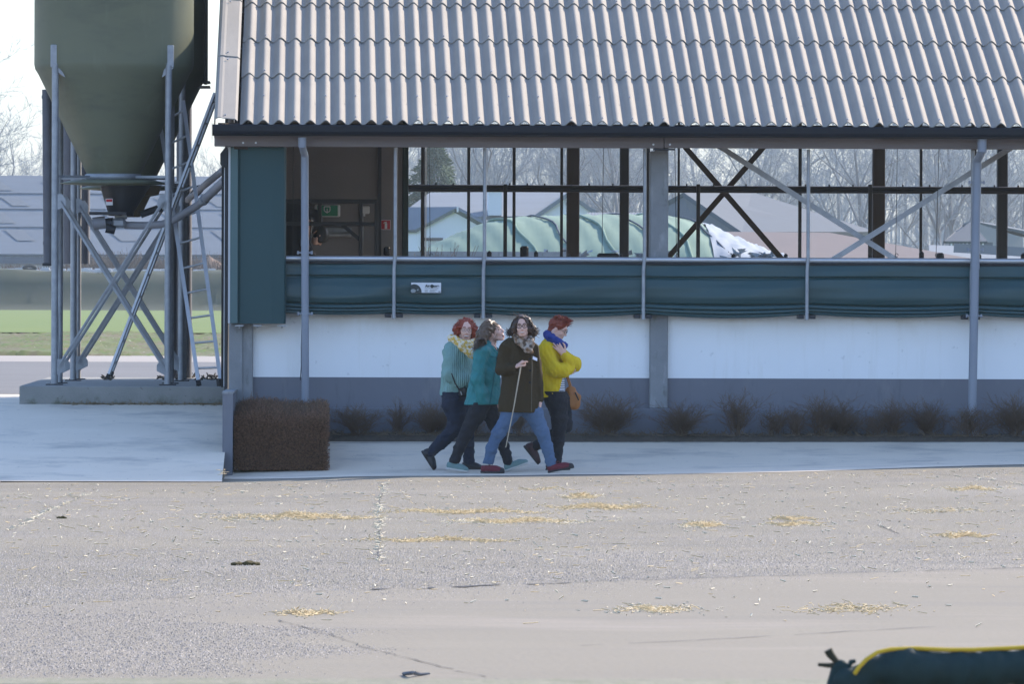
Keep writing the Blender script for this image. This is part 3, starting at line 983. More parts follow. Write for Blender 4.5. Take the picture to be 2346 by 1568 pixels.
for (x0, z0, x1, z1) in ((-1, 1, 1, 1), (-1, 1, -1, -.35), (1, 1, 1, -.35), (-1, -.35, -.45, -.9), (1, -.35, .45, -.9), (0, .35, 0, -1.15), (0, -1.2, -.38, -.72), (0, -1.2, .38, -.72)):
    flat_bar(b, c.x + x0 * wq, c.z + z0 * wq + .01, c.x + x1 * wq, c.z + z1 * wq + .01, .011)
b.build('arrow_pictogram', m_trim, ex)
# junction box
jb = MB(); p, q = PY(829, 490, 74.9), PY(847, 472, 74.9)
jb.box((p.x, 74.9, p.z), (q.x, 74.99, q.z), .012); jb.tube([(p.x + .03, 74.95, p.z), (p.x + .03, 74.95, p.z - .03)], .012, 6)
tag(jb.build('junction_box', m_housing), 'pale grey electrical junction box on the inner wall behind the pen frame', 'junction box')
# fire extinguisher sign
fx = empty('extinguisher_sign', PY(884, 515, 74.98), 'small red square sign with white fire extinguisher on the inner wall', 'sign')
p, q = PY(872.5, 526.5, 74.98), PY(895, 504, 74.98)
b = MB(); b.box((p.x, 74.985, p.z), (q.x, 74.997, q.z)); b.build('border', m_trim, fx)
m_red = mat('sign_red', lin(.42, .014, .025), rough=.45)
b = MB(); b.box((p.x + .006, 74.978, p.z + .006), (q.x - .006, 74.984, q.z - .006)); b.build('red_panel', m_red, fx)
b = MB(); c = PY(884, 516, 74.97)
b.box((c.x - .014, 74.970, c.z - .045), (c.x + .016, 74.977, c.z + .022)); b.box((c.x - .006, 74.9705, c.z + .022), (c.x + .010, 74.9765, c.z + .042))
flat_bar(b, c.x - .005, c.z + .040, c.x - .028, c.z + .022, .010, 74.971)
b.build('extinguisher_pictogram', m_trim, fx)
# maker's plate on the curtain
st = empty('maker_plate', PY(976, 660, 69.68), 'white printed label stuck on the green curtain', 'label')
p, q = PY(942, 671, 69.66), PY(1010.5, 648, 69.66)
b = MB(); b.box((p.x, 69.66, p.z), (q.x, 69.668, q.z)); b.build('plate', mat('label_white', lin(.62, .62, .64), rough=.5), st)
m_ink = mat('label_ink', lin(.03, .04, .04), rough=.6)
m_inkg = mat('label_grey_ink', lin(.25, .27, .27), rough=.6)
b = MB()
c0 = Vector((p.x + .036, 69.657, p.z + .002))
arc = [c0 + Vector((.085 * math.cos(t), 0, .098 * math.sin(t))) for t in np.linspace(0, 1.99, 14)]
arc = [a for a in arc if a.x >= p.x]
b.poly([Vector((p.x, 69.657, p.z + .001))] + [c0 + Vector((.085, 0, 0))] + arc[1:] + [Vector((p.x, 69.657, arc[-1].z))])
b.build('dark_disc', m_ink, st)
b = MB(); ar2 = [c0 + Vector((-.012 + .03 * math.cos(t), -.001, .02 + .022 * math.sin(t))) for t in np.linspace(0, 6.283, 14)[:-1]]; b.poly(ar2)
b.poly([c0 + Vector((.025, -.001, .02)), c0 + Vector((.05, -.001, .024)), c0 + Vector((.045, -.001, .05))])
b.build('pale_swirl', m_inkg, st)
for (body, du, sz) in (('Air', 979.5, .042), ('nave', 998.5, .042)):
    me = text_mesh(body, sz, 'lettering', True)
    o = add_obj('lettering', me, m_ink, st)
    o.rotation_euler = (R(90), 0, 0)
    c = PY(du, 655.5, 69.655); o.location = c - st.location
b = MB(); c = PY(989.8, 656, 69.655)
b.poly([c + Vector((.021 * math.cos(t), 0, .021 * math.sin(t))) for t in np.linspace(0, 6.283, 17)[:-1]]); b.build('round_emblem', m_ink, st)
b = MB()
for i, (ua, ub, v) in enumerate(((973, 1004, 661), (973, 981, 664.5), (985, 1001, 664.5), (973, 980, 667), (984, 996, 667), (973, 981, 669.3), (984, 999, 669.3))):
    p_, q_ = PY(ua, v + .45, 69.655), PY(ub, v - .45, 69.655)
    b.poly([(p_.x, 69.6555, p_.z), (q_.x, 69.6555, p_.z), (q_.x, 69.6555, q_.z), (p_.x, 69.6555, q_.z)])
b.build('small_print', m_inkg, st)
me = text_mesh('CE', .018, 'ce_mark', True); o = add_obj('ce_mark', me, m_ink, st); o.rotation_euler = (R(90), 0, 0); o.location = PY(1006.5, 669, 69.655) - st.location

# retaining wall beside the ramp
dw = MB()
dx0, dx1 = XU(510.5, 66.85), XU(534, 66.85)
prof_ = [(66.85, -.05), (69.95, -.05), (69.95, ZV(899, 69.95)), (68.0, ZV(899, 69.95) + .0), (66.85, ZV(905, 66.85))]
vs_ = [(dx0, y, z) for y, z in prof_] + [(dx1, y, z) for y, z in prof_]
n = 5
dwr = empty('retaining_wall', (dx0, 66.85, 0), 'low grey painted wall end between the ramp and the hedge', 'wall')
dw.add(vs_, [(i, i + n, (i + 1) % n + n, (i + 1) % n) for i in range(n)] + [tuple(range(n)), tuple(range(n, 2 * n))[::-1]])
dw.build('wall_body', m_grey, dwr)
b = MB()
b.add([(dx0 - .006, 66.843, ZV(905, 66.85)), (dx1 + .006, 66.843, ZV(905, 66.85)), (dx1 + .006, 69.95, ZV(899, 69.95)), (dx0 - .006, 69.95, ZV(899, 69.95)),
       (dx0 - .006, 66.843, ZV(905, 66.85) + .025), (dx1 + .006, 66.843, ZV(905, 66.85) + .025), (dx1 + .006, 69.95, ZV(899, 69.95) + .025), (dx0 - .006, 69.95, ZV(899, 69.95) + .025)],
      [(0, 3, 2, 1), (4, 5, 6, 7), (0, 1, 5, 4), (1, 2, 6, 5), (2, 3, 7, 6), (3, 0, 4, 7)])
b.build('coping', m_conc, dwr)
# drain grate in the apron
gp_ = PZ(1457, 1045, .07)
gp_.z = gz(gp_.x, gp_.y)
gr = empty('drain_grate', gp_, 'dark metal drain grate set in the pale concrete path', 'drain grate')
hw = 39 / (F_PX / gp_.y); hd = .22
gzy = lambda y: gz(gp_.x, y) + .006
b = MB()
for (xa, ya, xb, yb) in ((-hw, -hd, hw, -hd + .03), (-hw, hd - .03, hw, hd), (-hw, -hd + .03, -hw + .03, hd - .03), (hw - .03, -hd + .03, hw, hd - .03)):
    z0 = gzy(gp_.y + (ya + yb) / 2)
    b.box((gp_.x + xa, gp_.y + ya, z0 - .02), (gp_.x + xb, gp_.y + yb, z0 + .012))
b.build('rim', m_dark, gr)
for i in range(11):
    x = gp_.x - hw + .045 + i * (2 * hw - .09) / 10
    b = MB(); b.bar((x, gp_.y - hd + .03, gzy(gp_.y - hd)), (x, gp_.y + hd - .03, gzy(gp_.y + hd)), .016, .014, (0, 0, 1)); b.build('slat', m_dark, gr)
b = MB(); b.poly([(gp_.x - hw, gp_.y - hd, gzy(gp_.y - hd) - .001), (gp_.x + hw, gp_.y - hd, gzy(gp_.y - hd) - .001), (gp_.x + hw, gp_.y + hd, gzy(gp_.y + hd) - .001), (gp_.x - hw, gp_.y + hd, gzy(gp_.y + hd) - .001)]); b.build('sump', m_black, gr)
# ================================================================== SILOS, PAD, LADDERS, AUGERS
m_grp = mat('silo_fibreglass', lin(.138, .142, .088), lin(.116, .125, .082), scale=1.2, rough=.5, spec=.4, stretch=(1, 1, 3))
layer(m_grp, lin(.075, .085, .062), 2.2, .5, .75, amount=.6, stretch=(.6, .6, 2), seed=3)
layer(m_grp, lin(.19, .20, .14), 3.0, .58, .8, amount=.5, stretch=(1.5, 1.5, .3), seed=11)
m_boot = mat('boot_plastic', lin(.014, .016, .022), rough=.45)
m_ochre = mat('dusty_ochre_plastic', lin(.14, .095, .045), lin(.10, .075, .04), scale=6, rough=.7)
m_alum = mat('ladder_aluminium', lin(.62, .61, .60), lin(.48, .475, .47), scale=8, rough=.5, metal=.4)
m_tube = mat('grey_auger_pipe', lin(.27, .26, .27), lin(.20, .195, .205), scale=4, rough=.6)
m_fill = mat('dark_galvanised_pipe', lin(.12, .12, .135), lin(.085, .085, .095), scale=5, rough=.6, metal=.3)

PADZ = ZV(888, 71.0)
pad = MB()
px0, px1 = XU(45, 71.0), XU(517.5, 71.0)
pad.box((px0, 71.0, .40), (px1, 78.6, PADZ), .012)
tag(pad.build('silo_pad', m_pad), 'low mossy concrete pad under the silos', 'concrete pad')

def silo(xc, Yc, label, boot=True):
    s_ = F_PX / Yc
    root = empty('feed_silo', (xc, Yc, PADZ), label, 'silo', 'feed silos on the concrete pad')
    rb = .955
    zc = ZV(158, 72.4); zr = ZV(411, 72.4)
    b = MB()
    prof = [(.30, zr), (.305, zr + .01), (rb - .05, zc - .09), (rb - .012, zc - .03), (rb, zc + .03), (rb, zc + 1.2), (rb + .004, zc + 1.21), (rb + .004, zc + 1.25), (rb, zc + 1.26), (rb, zc + 3.4), (rb - .2, zc + 3.75), (.25, zc + 4.2)]
    b.lathe((xc, Yc), prof, 48)
    b.build('tank', m_grp, root)
    b = MB(); b.lathe((xc, Yc), [(.325, zr - .03), (.345, zr - .03), (.345, zr + .035), (.31, zr + .05)], 40); b.build('collar_ring', m_galv, root)
    b = MB(); b.lathe((xc, Yc), [(.30, zr - .10), (.66, zr - .075), (.50, zr - .03), (.34, zr - .028)], 40); b.build('skirt', m_grp, root)
    lx = .672
    legs = [(-lx, -lx), (lx, -lx), (-lx, lx), (lx, lx)]
    for (dx, dy) in legs:
        b = MB()
        b.tube([(xc + dx, Yc + dy, PADZ + .008), (xc + dx, Yc + dy, zc + .0)], .041, 14)
        leg = b.build('leg', m_galv, root)
        b = MB(); b.box((xc + dx - .10, Yc + dy - .08, PADZ), (xc + dx + .10, Yc + dy + .08, PADZ + .014)); 
        b.build('foot_plate', m_dark, leg)
        b = MB()
        sy = -1 if dy < 0 else 1
        sx = -1 if dx < 0 else 1
        b.box((xc + dx - .058, Yc + dy - .02, zc - .03), (xc + dx + .062, Yc + dy + .045, zc + .24), .008)
        i = len(b.v)
        b.add([(xc + dx - .05, Yc + dy - .02, zc - .03), (xc + dx + .06, Yc + dy - .02, zc - .03), (xc + dx + .02 - sx * .10, Yc + dy - .02, zc - .15), (xc + dx - .05 * sx, Yc + dy + .05, zc - .12)], [(0, 1, 2), (0, 2, 3), (1, 3, 2), (0, 3, 1)])
        for kz in (.02, .10, .19):
            for kx in (-.035, .04):
                p = Vector((xc + dx + kx, Yc + dy - .02, zc + kz)); b.tube([p, p + Vector((0, -.012, 0))], .009, 6)
        b.build('leg_bracket', m_galv, leg)
        # strut from the leg to the collar ring
        a = Vector((xc + dx, Yc + dy, zr + .0)); q = Vector((xc + dx * .42, Yc + dy * .36, zr + .005))
        b = MB(); b.bar(a, q, .032, .03, (0, 0, 1)); b.build('strut', m_galv, root)
    z0, z1 = PADZ + .22, ZV(466, 71.7)
    for side in (-1, 1):                           # crossed braces on the front and rear sides
        y = Yc + side * lx + side * .03
        for (sa, sb, off) in ((-1, 1, .0), (1, -1, .02)):
            b = MB()
            A = Vector((xc + sa * (lx - .06), y + off * side, z1)); Bq = Vector((xc + sb * (lx - .05), y + off * side, z0))
            b.bar(A, Bq, .038, .006); b.bar(A + Vector((.013, .012, .008)), Bq + Vector((.013, .012, .008)), .007, .03)
            b.build('brace', m_galv, root)
        for sx in (-1, 1):
            for z in (z0, z1):
                b = MB()
                c = Vector((xc + sx * (lx - .055), y - .012 * side, z))
                pts = [(-.055, -.09), (.055, -.09), (.055, .09), (-.055, .09)]
                pts = [(.045 * sx, -.11), (.045 * sx, .09), (-.03 * sx, .09), (-.075 * sx, .02), (-.075 * sx, -.05)]
                fr = [c + Vector((x, -.008, z_)) for x, z_ in pts]; bk = [p + Vector((0, .016, 0)) for p in fr]
                n = len(pts)
                b.add(fr + bk, [(i, (i + 1) % n, n + (i + 1) % n, n + i) for i in range(n)] + [tuple(range(n))[::-1], tuple(range(n, 2 * n))])
                b.build('gusset', m_galv, root)
    for sx in (-1, 1):                             # crossed braces on the two flanks
        for (sa, sb) in ((-1, 1), (1, -1)):
            b = MB(); b.bar((xc + sx * lx, Yc + sa * lx, z1), (xc + sx * lx, Yc + sb * lx, z0), .05, .006, (1, 0, 0)); b.build('brace', m_galv, root)
    return root, zr
xs1 = XU(259.5, 72.4)
s1, zr1 = silo(xs1, 72.4, 'front green fibreglass feed silo with dark outlet boot and red label')
xs2 = XU(296, 75.9)
s2, zr2 = silo(xs2, 75.9, 'rear feed silo, mostly hidden behind the front green silo')
# dark strip and flange on the rear silo's edge
b = MB()
zc = ZV(158, 72.4)
Yr = 75.9
xr_ = xs2 + .955
b.box((xr_ - .03, Yr - .2, ZV(196, Yr)), (xr_ + .022, Yr + .2, zc + 3.2), .01)
b.box((xr_ - .10, Yr - .25, ZV(205, Yr)), (xr_ + .055, Yr + .25, ZV(201, Yr)))
b.box((xr_ - .06, Yr - .25, ZV(194, Yr)), (xr_ + .055, Yr + .25, ZV(190, Yr)))
b.build('tank_flange', m_boot, s2)
# outlet boot of the front silo
b = MB()
zb0, zb1 = ZV(498, 72.3), zr1 - .09
x0 = xs1
def ring(cx, cy, rx, ry, z, n=20):
    return [Vector((cx + rx * math.cos(2 * math.pi * k / n), cy + ry * math.sin(2 * math.pi * k / n), z)) for k in range(n)]
rings = [ring(XU(286, 72.3), 72.4, .30, .28, zb1), ring(XU(284, 72.3), 72.4, .285, .26, zb1 - .05), ring(XU(276, 72.3), 72.4, .16, .16, zb0 + .05), ring(XU(276, 72.3), 72.4, .15, .15, zb0)]
n = 20
vs_ = [p for r_ in rings for p in r_]
b.add(vs_, [(i * n + k, i * n + (k + 1) % n, (i + 1) * n + (k + 1) % n, (i + 1) * n + k) for i in range(3) for k in range(n)], True)
b.build('outlet_boot', m_boot, s1)
b = MB()       # dusty ochre outer boot, leaning right
rings = [ring(XU(312, 72.6), 72.75, .30, .22, zb1), ring(XU(312, 72.6), 72.75, .26, .2, zb1 - .11), ring(XU(303, 72.6), 72.75, .21, .18, zb1 - .13), ring(XU(297, 72.6), 72.75, .12, .14, zb0 - .01)]
vs_ = [p for r_ in rings for p in r_]
b.add(vs_, [(i * n + k, i * n + (k + 1) % n, (i + 1) * n + (k + 1) % n, (i + 1) * n + k) for i in range(3) for k in range(n)], False)
b.build('dusty_boot', m_ochre, s1)
b = MB(); p, q = PY(205, 490, 72.2), PY(295, 487, 72.2); b.box((p.x, 72.1, p.z - .012), (q.x - .03, 72.4, q.z + .006)); b.build('slide_plate', m_dark, s1)
b = MB(); b.tube([PY(322, 492, 72.5), PY(370, 475, 72.5)], .045, 10); b.build('boot_spout', m_dark, s1)
# red and white sticker on the boot
b = MB()
p, q = PY(241.5, 470, 72.07), PY(258, 455, 72.07)
b.add([(p.x, 72.165, p.z), (q.x, 72.125, p.z), (q.x, 72.105, q.z), (p.x, 72.145, q.z)], [(0, 1, 2, 3)])
b.build('white_sticker', m_trim, s1)
b = MB()
zm = q.z - (q.z - p.z) * .48
b.add([(p.x + .006, 72.15, zm), (q.x - .006, 72.11, zm), (q.x - .006, 72.100, q.z - .008), (p.x + .006, 72.138, q.z - .008)], [(0, 1, 2, 3)])
b.build('red_band', m_red, s1)
# auger under the front silo, running up to the gable
au = empty('feed_auger', PY(268, 515, 72.3), 'grey feed auger pipe bending up from the silo outlet to the barn gable', 'auger pipe')
b = MB(); b.tube([PY(285, 516, 72.3), PY(330, 517, 72.3), PY(372, 514, 72.25), PY(400, 503, 72.2), PY(452, 471, 72.0), PY(474, 453, 71.7)], .046, 14); b.build('lower_pipe', m_tube, au)
b = MB(); b.tube([PY(466, 459, 71.8), PY(474, 452, 71.7), PY(516, 412, 71.0)], .052, 14); b.build('upper_pipe', m_tube, au)
b = MB(); b.tube([PY(464, 461, 71.8), PY(470, 456, 71.74)], .060, 14); b.build('pipe_clamp', m_galv, au)
b = MB(); p, q = PY(255, 522, 72.2), PY(288, 500, 72.2); b.box((p.x, 72.18, p.z), (q.x, 72.45, q.z), .03); b.tube([PY(263, 497, 72.3), PY(290, 493, 72.3)], .05, 10); b.build('gearbox', m_galv, au)
b = MB(); b.tube([PY(213, 513, 72.25), PY(242, 509, 72.25)], .075, 16); b.build('motor', m_tube, au)
b = MB(); b.tube([PY(238, 510, 72.25), PY(256, 514, 72.25)], [.05, .085], 14); b.tube([PY(244, 522, 72.2), PY(264, 528, 72.2)], [.06, .05], 12); b.build('motor_flange', m_boot, au)
au2 = empty('rear_auger', PY(450, 430, 75.5), 'thinner grey auger pipe from the rear silo into the dark box on the barn', 'auger pipe')
b = MB(); b.tube([PY(430, 458, 75.6), PY(452, 438, 74.6), PY(512, 389, 71.2)], .042, 12); b.build('pipe', m_tube, au2)
b = MB(); b.tube([PY(446, 444, 75.0), PY(456, 434, 74.5)], .056, 12); b.build('pipe_joint', m_dark, au2)

# filling and vent pipes
def hang_pipe(name, u, v0, v1, Y, r_, mm, label, tip=True, band=None):
    root = empty(name, PY(u, v1, Y), label, 'pipe')
    du = 0
    b = MB(); b.tube([PY(u - 3 * (1 if tip else 0), v0, Y), PY(u, v1, Y)], r_, 16); b.build('tube', mm, root)
    if band:
        for vb in band:
            b = MB(); p = PY(u - 3 * (v1 - vb) / (v1 - v0) * (1 if tip else 0), vb, Y); b.tube([p + Vector((0, 0, -.02)), p + Vector((0, 0, .02))], r_ * 1.1, 16); b.build('clamp', m_fill, root)
    if tip:
        b = MB(); p = PY(u, v1, Y); b.box((p.x - r_ * 1.15, Y - r_, p.z - .035), (p.x + r_ * 1.15, Y + r_, p.z), .006); b.build('end_cap', m_boot, root)
    return root
hang_pipe('vent_pipe', 111.5, 205, 603, 72.9, .064, m_pipe_dark if 'm_pipe_dark' in globals() else m_fill, 'grey vent pipe hanging outside the front silo leg', True, (222, 557))
hang_pipe('filling_pipe', 160, 180, 605, 78.2, .086, m_fill, 'wide dark filling pipe hanging beside the silo legs, nearer the vent pipe', False)
hang_pipe('filling_pipe', 191, 200, 605, 78.3, .086, m_fill, 'wide dark filling pipe hanging beside the silo legs, nearer the outlet boot', False)
hang_pipe('filling_pipe', 422, 150, 868, 78.1, .100, m_fill, 'wide dark pipe standing behind the leaning ladder', False)
hang_pipe('filling_pipe', 397, 420, 870, 78.0, .045, m_fill, 'thin dark pipe standing on the pad beside the right silo leg', False)

# ladders
def ladder(name, A0, A1, B0, B1, nr, label, w_, t_, side=(0, 1, 0), holes=False):
    """Rails A and B from foot (0) to head (1); rungs spaced evenly."""
    root = empty(name, (Vector(A0) + Vector(B0)) / 2, label, 'ladder', 'aluminium ladders at the silos')
    A0, A1, B0, B1 = map(Vector, (A0, A1, B0, B1))
    for (p, q) in ((A0, A1), (B0, B1)):
        b = MB(); b.bar(p, q, w_, t_, side); b.build('rail', m_alum, root)
    for i in range(nr):
        t = (i + .65) / nr
        b = MB(); a_, c_ = A0.lerp(A1, t), B0.lerp(B1, t)
        d_ = (c_ - a_).normalized() * .012
        b.tube([a_ - d_, c_ + d_], .013, 8); b.build('rung', m_alum, root)
    for (p, d_) in ((A0, A1), (B0, B1)):
        b = MB(); q = p + (d_ - p).normalized() * .05; b.bar(p, q, w_ * 1.25, t_ * 1.25, side); b.build('foot', m_black, root)
    return root
ladder('ladder', PY(455.5, 882, 71.25), PY(364, 262, 73.2), PY(506.5, 882, 71.25), PY(420, 232, 73.3), 11, 'pale aluminium ladder leaning on the silo beside the barn corner', .046, .05)
la0, la1 = PY(246, 868, 71.9), PY(492, 214, 72.6)
ladder('ladder', la0, la1, la0 + Vector((.025, .42, .03)), la1 + Vector((.03, .42, 0)), 13, 'long ladder seen from its side, leaning behind the front silo brace', .082, .028, (1, 0, .38))
# small litter on the pad
lv = []
for i in range(60):
    u = rng.choice([rng.uniform(360, 480), rng.uniform(360, 480), rng.uniform(235, 260), rng.uniform(440, 510)])
    p = PZ(u, rng.uniform(862, 872), PADZ)
    q = p + Vector((rng.uniform(-.05, .05), rng.uniform(-.05, .05), rng.uniform(.01, .05)))
    lv.append((p, q))
V, F = tubes_np([a for a, b in lv], [b for a, b in lv], [.018] * 60, [.008] * 60, 4)
tag(cells_np(V, F, 'dead_leaves', m_soil), kind='stuff')
b = MB(); b.tube([PY(504, 888, 71.1), PY(504, 868, 71.1)], [.035, .045], 10)
tag(b.build('black_bucket', m_black), 'small black bucket on the pad at the barn corner', 'bucket')
# ================================================================== FAR BUILDINGS, HEAP, TREES, HAZE
GZ = .62
m_farroof = mat('far_grey_roof', lin(.135, .16, .19), lin(.11, .132, .157), scale=.6, rough=.9, stretch=(.3, 1, 1))  # far roof tones lifted slightly in place of distance haze
m_farlight = mat('far_skylight', lin(.18, .19, .20), rough=.95, spec=.0)
m_farwall = mat('far_dark_wall', lin(.10, .11, .13), lin(.13, .14, .16), scale=.8, rough=.9, stretch=(6, 6, .2))
m_farwhite = mat('far_white_wall', lin(.62, .64, .68), lin(.56, .58, .62), scale=.5, rough=.9)
m_slate = mat('dark_slate_roof', lin(.055, .072, .094), lin(.046, .060, .078), scale=1.2, rough=.85)
m_redroof = mat('rusty_red_roof', lin(.118, .090, .086), lin(.098, .080, .080), scale=.5, rough=.9, stretch=(1, .4, .4))
m_bark = mat('grey_bark', lin(.19, .19, .195), lin(.15, .15, .155), scale=3, rough=.95)
m_twig = mat('bare_twigs', lin(.25, .275, .295), lin(.205, .23, .25), scale=.4, rough=1)  # pale colour carries distance haze that the thin air volume lacks
m_brush = mat('dry_brushwood', lin(.17, .115, .085), lin(.12, .085, .065), scale=.7, rough=1)
m_ever = mat('evergreen_needles', lin(.030, .055, .028), lin(.045, .07, .035), scale=.8, rough=1)

def slab4(b, p, th=.12):
    """A roof plane with thickness: p four corners in order."""
    p = [Vector(q) for q in p]
    n = (p[1] - p[0]).cross(p[3] - p[0]).normalized()
    if n.z < 0: n = -n
    lo = [q - n * th for q in p]
    b.add(p + lo, [(0, 1, 2, 3), (7, 6, 5, 4), (0, 4, 5, 1), (1, 5, 6, 2), (2, 6, 7, 3), (3, 7, 4, 0)])

# -- long grey shed behind the field, its roof turned to the camera
Yb = BANK_Y + 75
sh = empty('long_shed', (XU(200, Yb), Yb, GZ), 'long grey shed with pale translucent roof strips behind the field, seen past the silos', 'shed')
xa, xb = XU(-260, Yb), XU(640, Yb)
ze, zr_ = ZV(583, Yb, 200), ZV(403, Yb + 16, 200)
b = MB(); slab4(b, [(xa, Yb - .8, ze), (xb, Yb - .8, ze), (xb, Yb + 16, zr_), (xa, Yb + 16, zr_)], .2)
slab4(b, [(xa, Yb + 16, zr_), (xb, Yb + 16, zr_), (xb, Yb + 33, ze), (xa, Yb + 33, ze)], .2); b.build('roof', m_farroof, sh)
def on_shed(x, t, h=.06):
    n = Vector((0, -(zr_ - ze), 16.8)).normalized()
    return Vector((x, Yb - .8 + 16.8 * t, ze + (zr_ - ze) * t)) + n * h
wd = 1.7
for row, (t0, t1, offs) in enumerate(((.16, .30, 1.0), (.38, .52, 3.2), (.60, .72, .2), (.80, .92, 2.6))):
    x = xa + offs
    while x < xb - 3:
        b = MB(); sk = 1.4
        b.poly([on_shed(x + sk, t0), on_shed(x + sk + wd, t0), on_shed(x + wd, t1), on_shed(x, t1)])
        b.build('skylight', m_farlight, sh)
        x += 5.6 if row % 2 else 4.9
for t in (.33, .56, .76):
    b = MB(); b.bar(on_shed(xa, t, .05), on_shed(xb, t, .05), .10, .08); b.build('sheet_lap', m_farwall, sh)
b = MB(); b.box((xa + .4, Yb, GZ), (xb - .4, Yb + 32, ze - .1)); b.build('wall', m_farwhite, sh)
b = MB(); b.box((xa, Yb - .9, ze - .9), (xb, Yb - .82, ze - .25)); b.build('eave_board', m_farwall, sh)
# brushwood, pale rubble line and tyres on the bank
def brush_mass(name, n, xr, yr, zr0, hgt, m, seed, label=None, lean=.25, rad=.03):
    r_ = np.random.RandomState(seed)
    x = r_.uniform(*xr, n); y = r_.uniform(*yr, n)
    prof = .35 + .65 * np.clip(np.sin((x - xr[0]) * .23 + seed) * .5 + .5 + .3 * np.sin(x * .61), 0, 1)
    P0 = np.stack([x, y, np.full(n, zr0) + r_.uniform(-.2, .3 * hgt, n) * prof], 1)
    d = np.stack([r_.normal(0, lean, n), r_.normal(0, lean, n), r_.uniform(.3, 1, n)], 1)
    P1 = P0 + d * (hgt * prof * r_.uniform(.3, .75, n))[:, None]
    V, F = tubes_np(P0, P1, np.full(n, rad), np.full(n, rad * .35), 3)
    return tag(cells_np(V, F, name, m), kind='stuff')
Zb = 4.0
brush_mass('brushwood', 5200, (XU(10, BANK_Y + 24), XU(520, BANK_Y + 24)), (BANK_Y + 19, BANK_Y + 34), Zb - .2, 2.3, m_brush, 5, rad=.035)
rub = MB()
for i in range(170):
    u = rng.uniform(-60, 540)
    p = PY(u, 610, BANK_Y + 16.5 + rng.uniform(-.6, 1.4)); r_ = rng.uniform(.06, .22)
    z = 4.0 + rng.uniform(-.05, .12)
    rub.box((p.x - r_ * 1.7, p.y - r_, z - .2), (p.x + r_ * 1.7, p.y + r_, z + r_ * .7), .03)
tag(rub.build('rubble', mat('pale_rubble', lin(.50, .48, .46), rough=.95)), kind='stuff')
for (u, v, rr_, tl, lb) in ((38, 645, .36, 1.0, 'lone dark tyre lying on the slope of the grassy bank'), (68, 614, .5, .35, 'dark tyre lying flat on the crest of the grassy bank')):
    t_ = (715 - v) / 100
    yb = BANK_Y + (5 if v > 630 else 14)
    p = PY(u, v, yb)
    b = MB()
    nn = 20
    ctr = Vector((p.x, yb, p.z))
    pts = [ctr + Vector((rr_ * math.cos(a), -rr_ * .35 * math.sin(a) * tl, rr_ * math.sin(a) * .8 * tl)) for a in np.linspace(0, 2 * math.pi, nn + 1)]
    b.tube(pts, .13, 8, caps=False)
    t = empty('tyre', ctr, lb, 'tyre')
    b.build('tread', m_black, t)
# dirt heap at the bank's end
mh = MB()
for i, (u, hh, ww) in enumerate(((478, 1.5, 2.0), (455, .8, 1.5), (505, .7, 1.4))):
    c = PY(u, 606, BANK_Y + 22); n = 14
    rings = []
    for j in range(6):
        t = j / 5
        rings.append([Vector((c.x + ww * (1 - t) * math.cos(2 * math.pi * k / n) * rng.uniform(.85, 1.1), c.y + ww * (1 - t) * math.sin(2 * math.pi * k / n), 3.9 + hh * t ** .8 + rng.uniform(-.05, .05))) for k in range(n)])
    vs_ = [p for r_ in rings for p in r_]
    mh.add(vs_, [(a * n + k, a * n + (k + 1) % n, (a + 1) * n + (k + 1) % n, (a + 1) * n + k) for a in range(5) for k in range(n)], True)
tag(mh.build('soil_heap', mat('brown_soil', lin(.20, .13, .09), lin(.14, .095, .07), scale=2, rough=1)), 'brown soil heap on the bank, seen between ladder and barn', 'soil heap')

# -- houses and barns seen through the open side
def gable_house(name, label, cat, Y, u_apex, v_apex, u_l, v_l, u_r, v_r, length, wallm, roofm, ang=0.0, over=.35, v_base=640, parts=True, dirx=1):
    """Gable end facing the camera; ridge runs away from the camera and sideways by ang."""
    root = empty(name, PY(u_apex, 690, Y), label, cat)
    A, L, Rr = PY(u_apex, v_apex, Y), PY(u_l, v_l, Y), PY(u_r, v_r, Y)
    d = Vector((math.sin(ang), math.cos(ang), 0)) * length
    base = GZ
    b = MB()
    wl, wr = L.lerp(A, .06), Rr.lerp(A, .06)
    dn = Vector((0, 0, -.15))
    g0 = [Vector((wl.x, Y, base)), Vector((wr.x, Y, base)), wr + dn, A + dn * 1.4, wl + dn]
    g1 = [p + d for p in g0]
    b.add(g0 + g1, [(0, 1, 2, 3, 4), (9, 8, 7, 6, 5), (0, 5, 6, 1), (1, 6, 7, 2), (2, 7, 8, 3), (3, 8, 9, 4), (4, 9, 5, 0)])
    b.build('wall', wallm, root)
    o = Vector((0, -over, 0))
    b = MB(); slab4(b, [L + o, A + o, A + d, L + d], .22); b.build('roof', roofm, root)
    b = MB(); slab4(b, [A + o, Rr + o, Rr + d, A + d], .22); b.build('roof', roofm, root)
    return root, A, L, Rr, d
# low white gable house
h1, A, L, Rr, d = gable_house('farm_house', 'small white gabled house left of the green silage heap', 'house', 400, 1049, 474, 950, 527, 1140, 524, 9, m_farwhite, m_farroof, ang=R(-50), v_base=590)
b = MB(); b.box((PY(1046.5, 480, 399.4).x, 399.5, PY(1049, 486, 399.4).z), (PY(1050.5, 480, 399.4).x, 399.7, PY(1049, 474, 399.4).z)); b.build('gable_finial', m_farwhite, h1)
b = MB(); p, q = PY(972, 552, 399.5), PY(1015, 545, 399.5); b.box((p.x, 399.4, p.z), (q.x, 399.6, q.z)); b.build('lean_to_roof', m_redroof, h1)
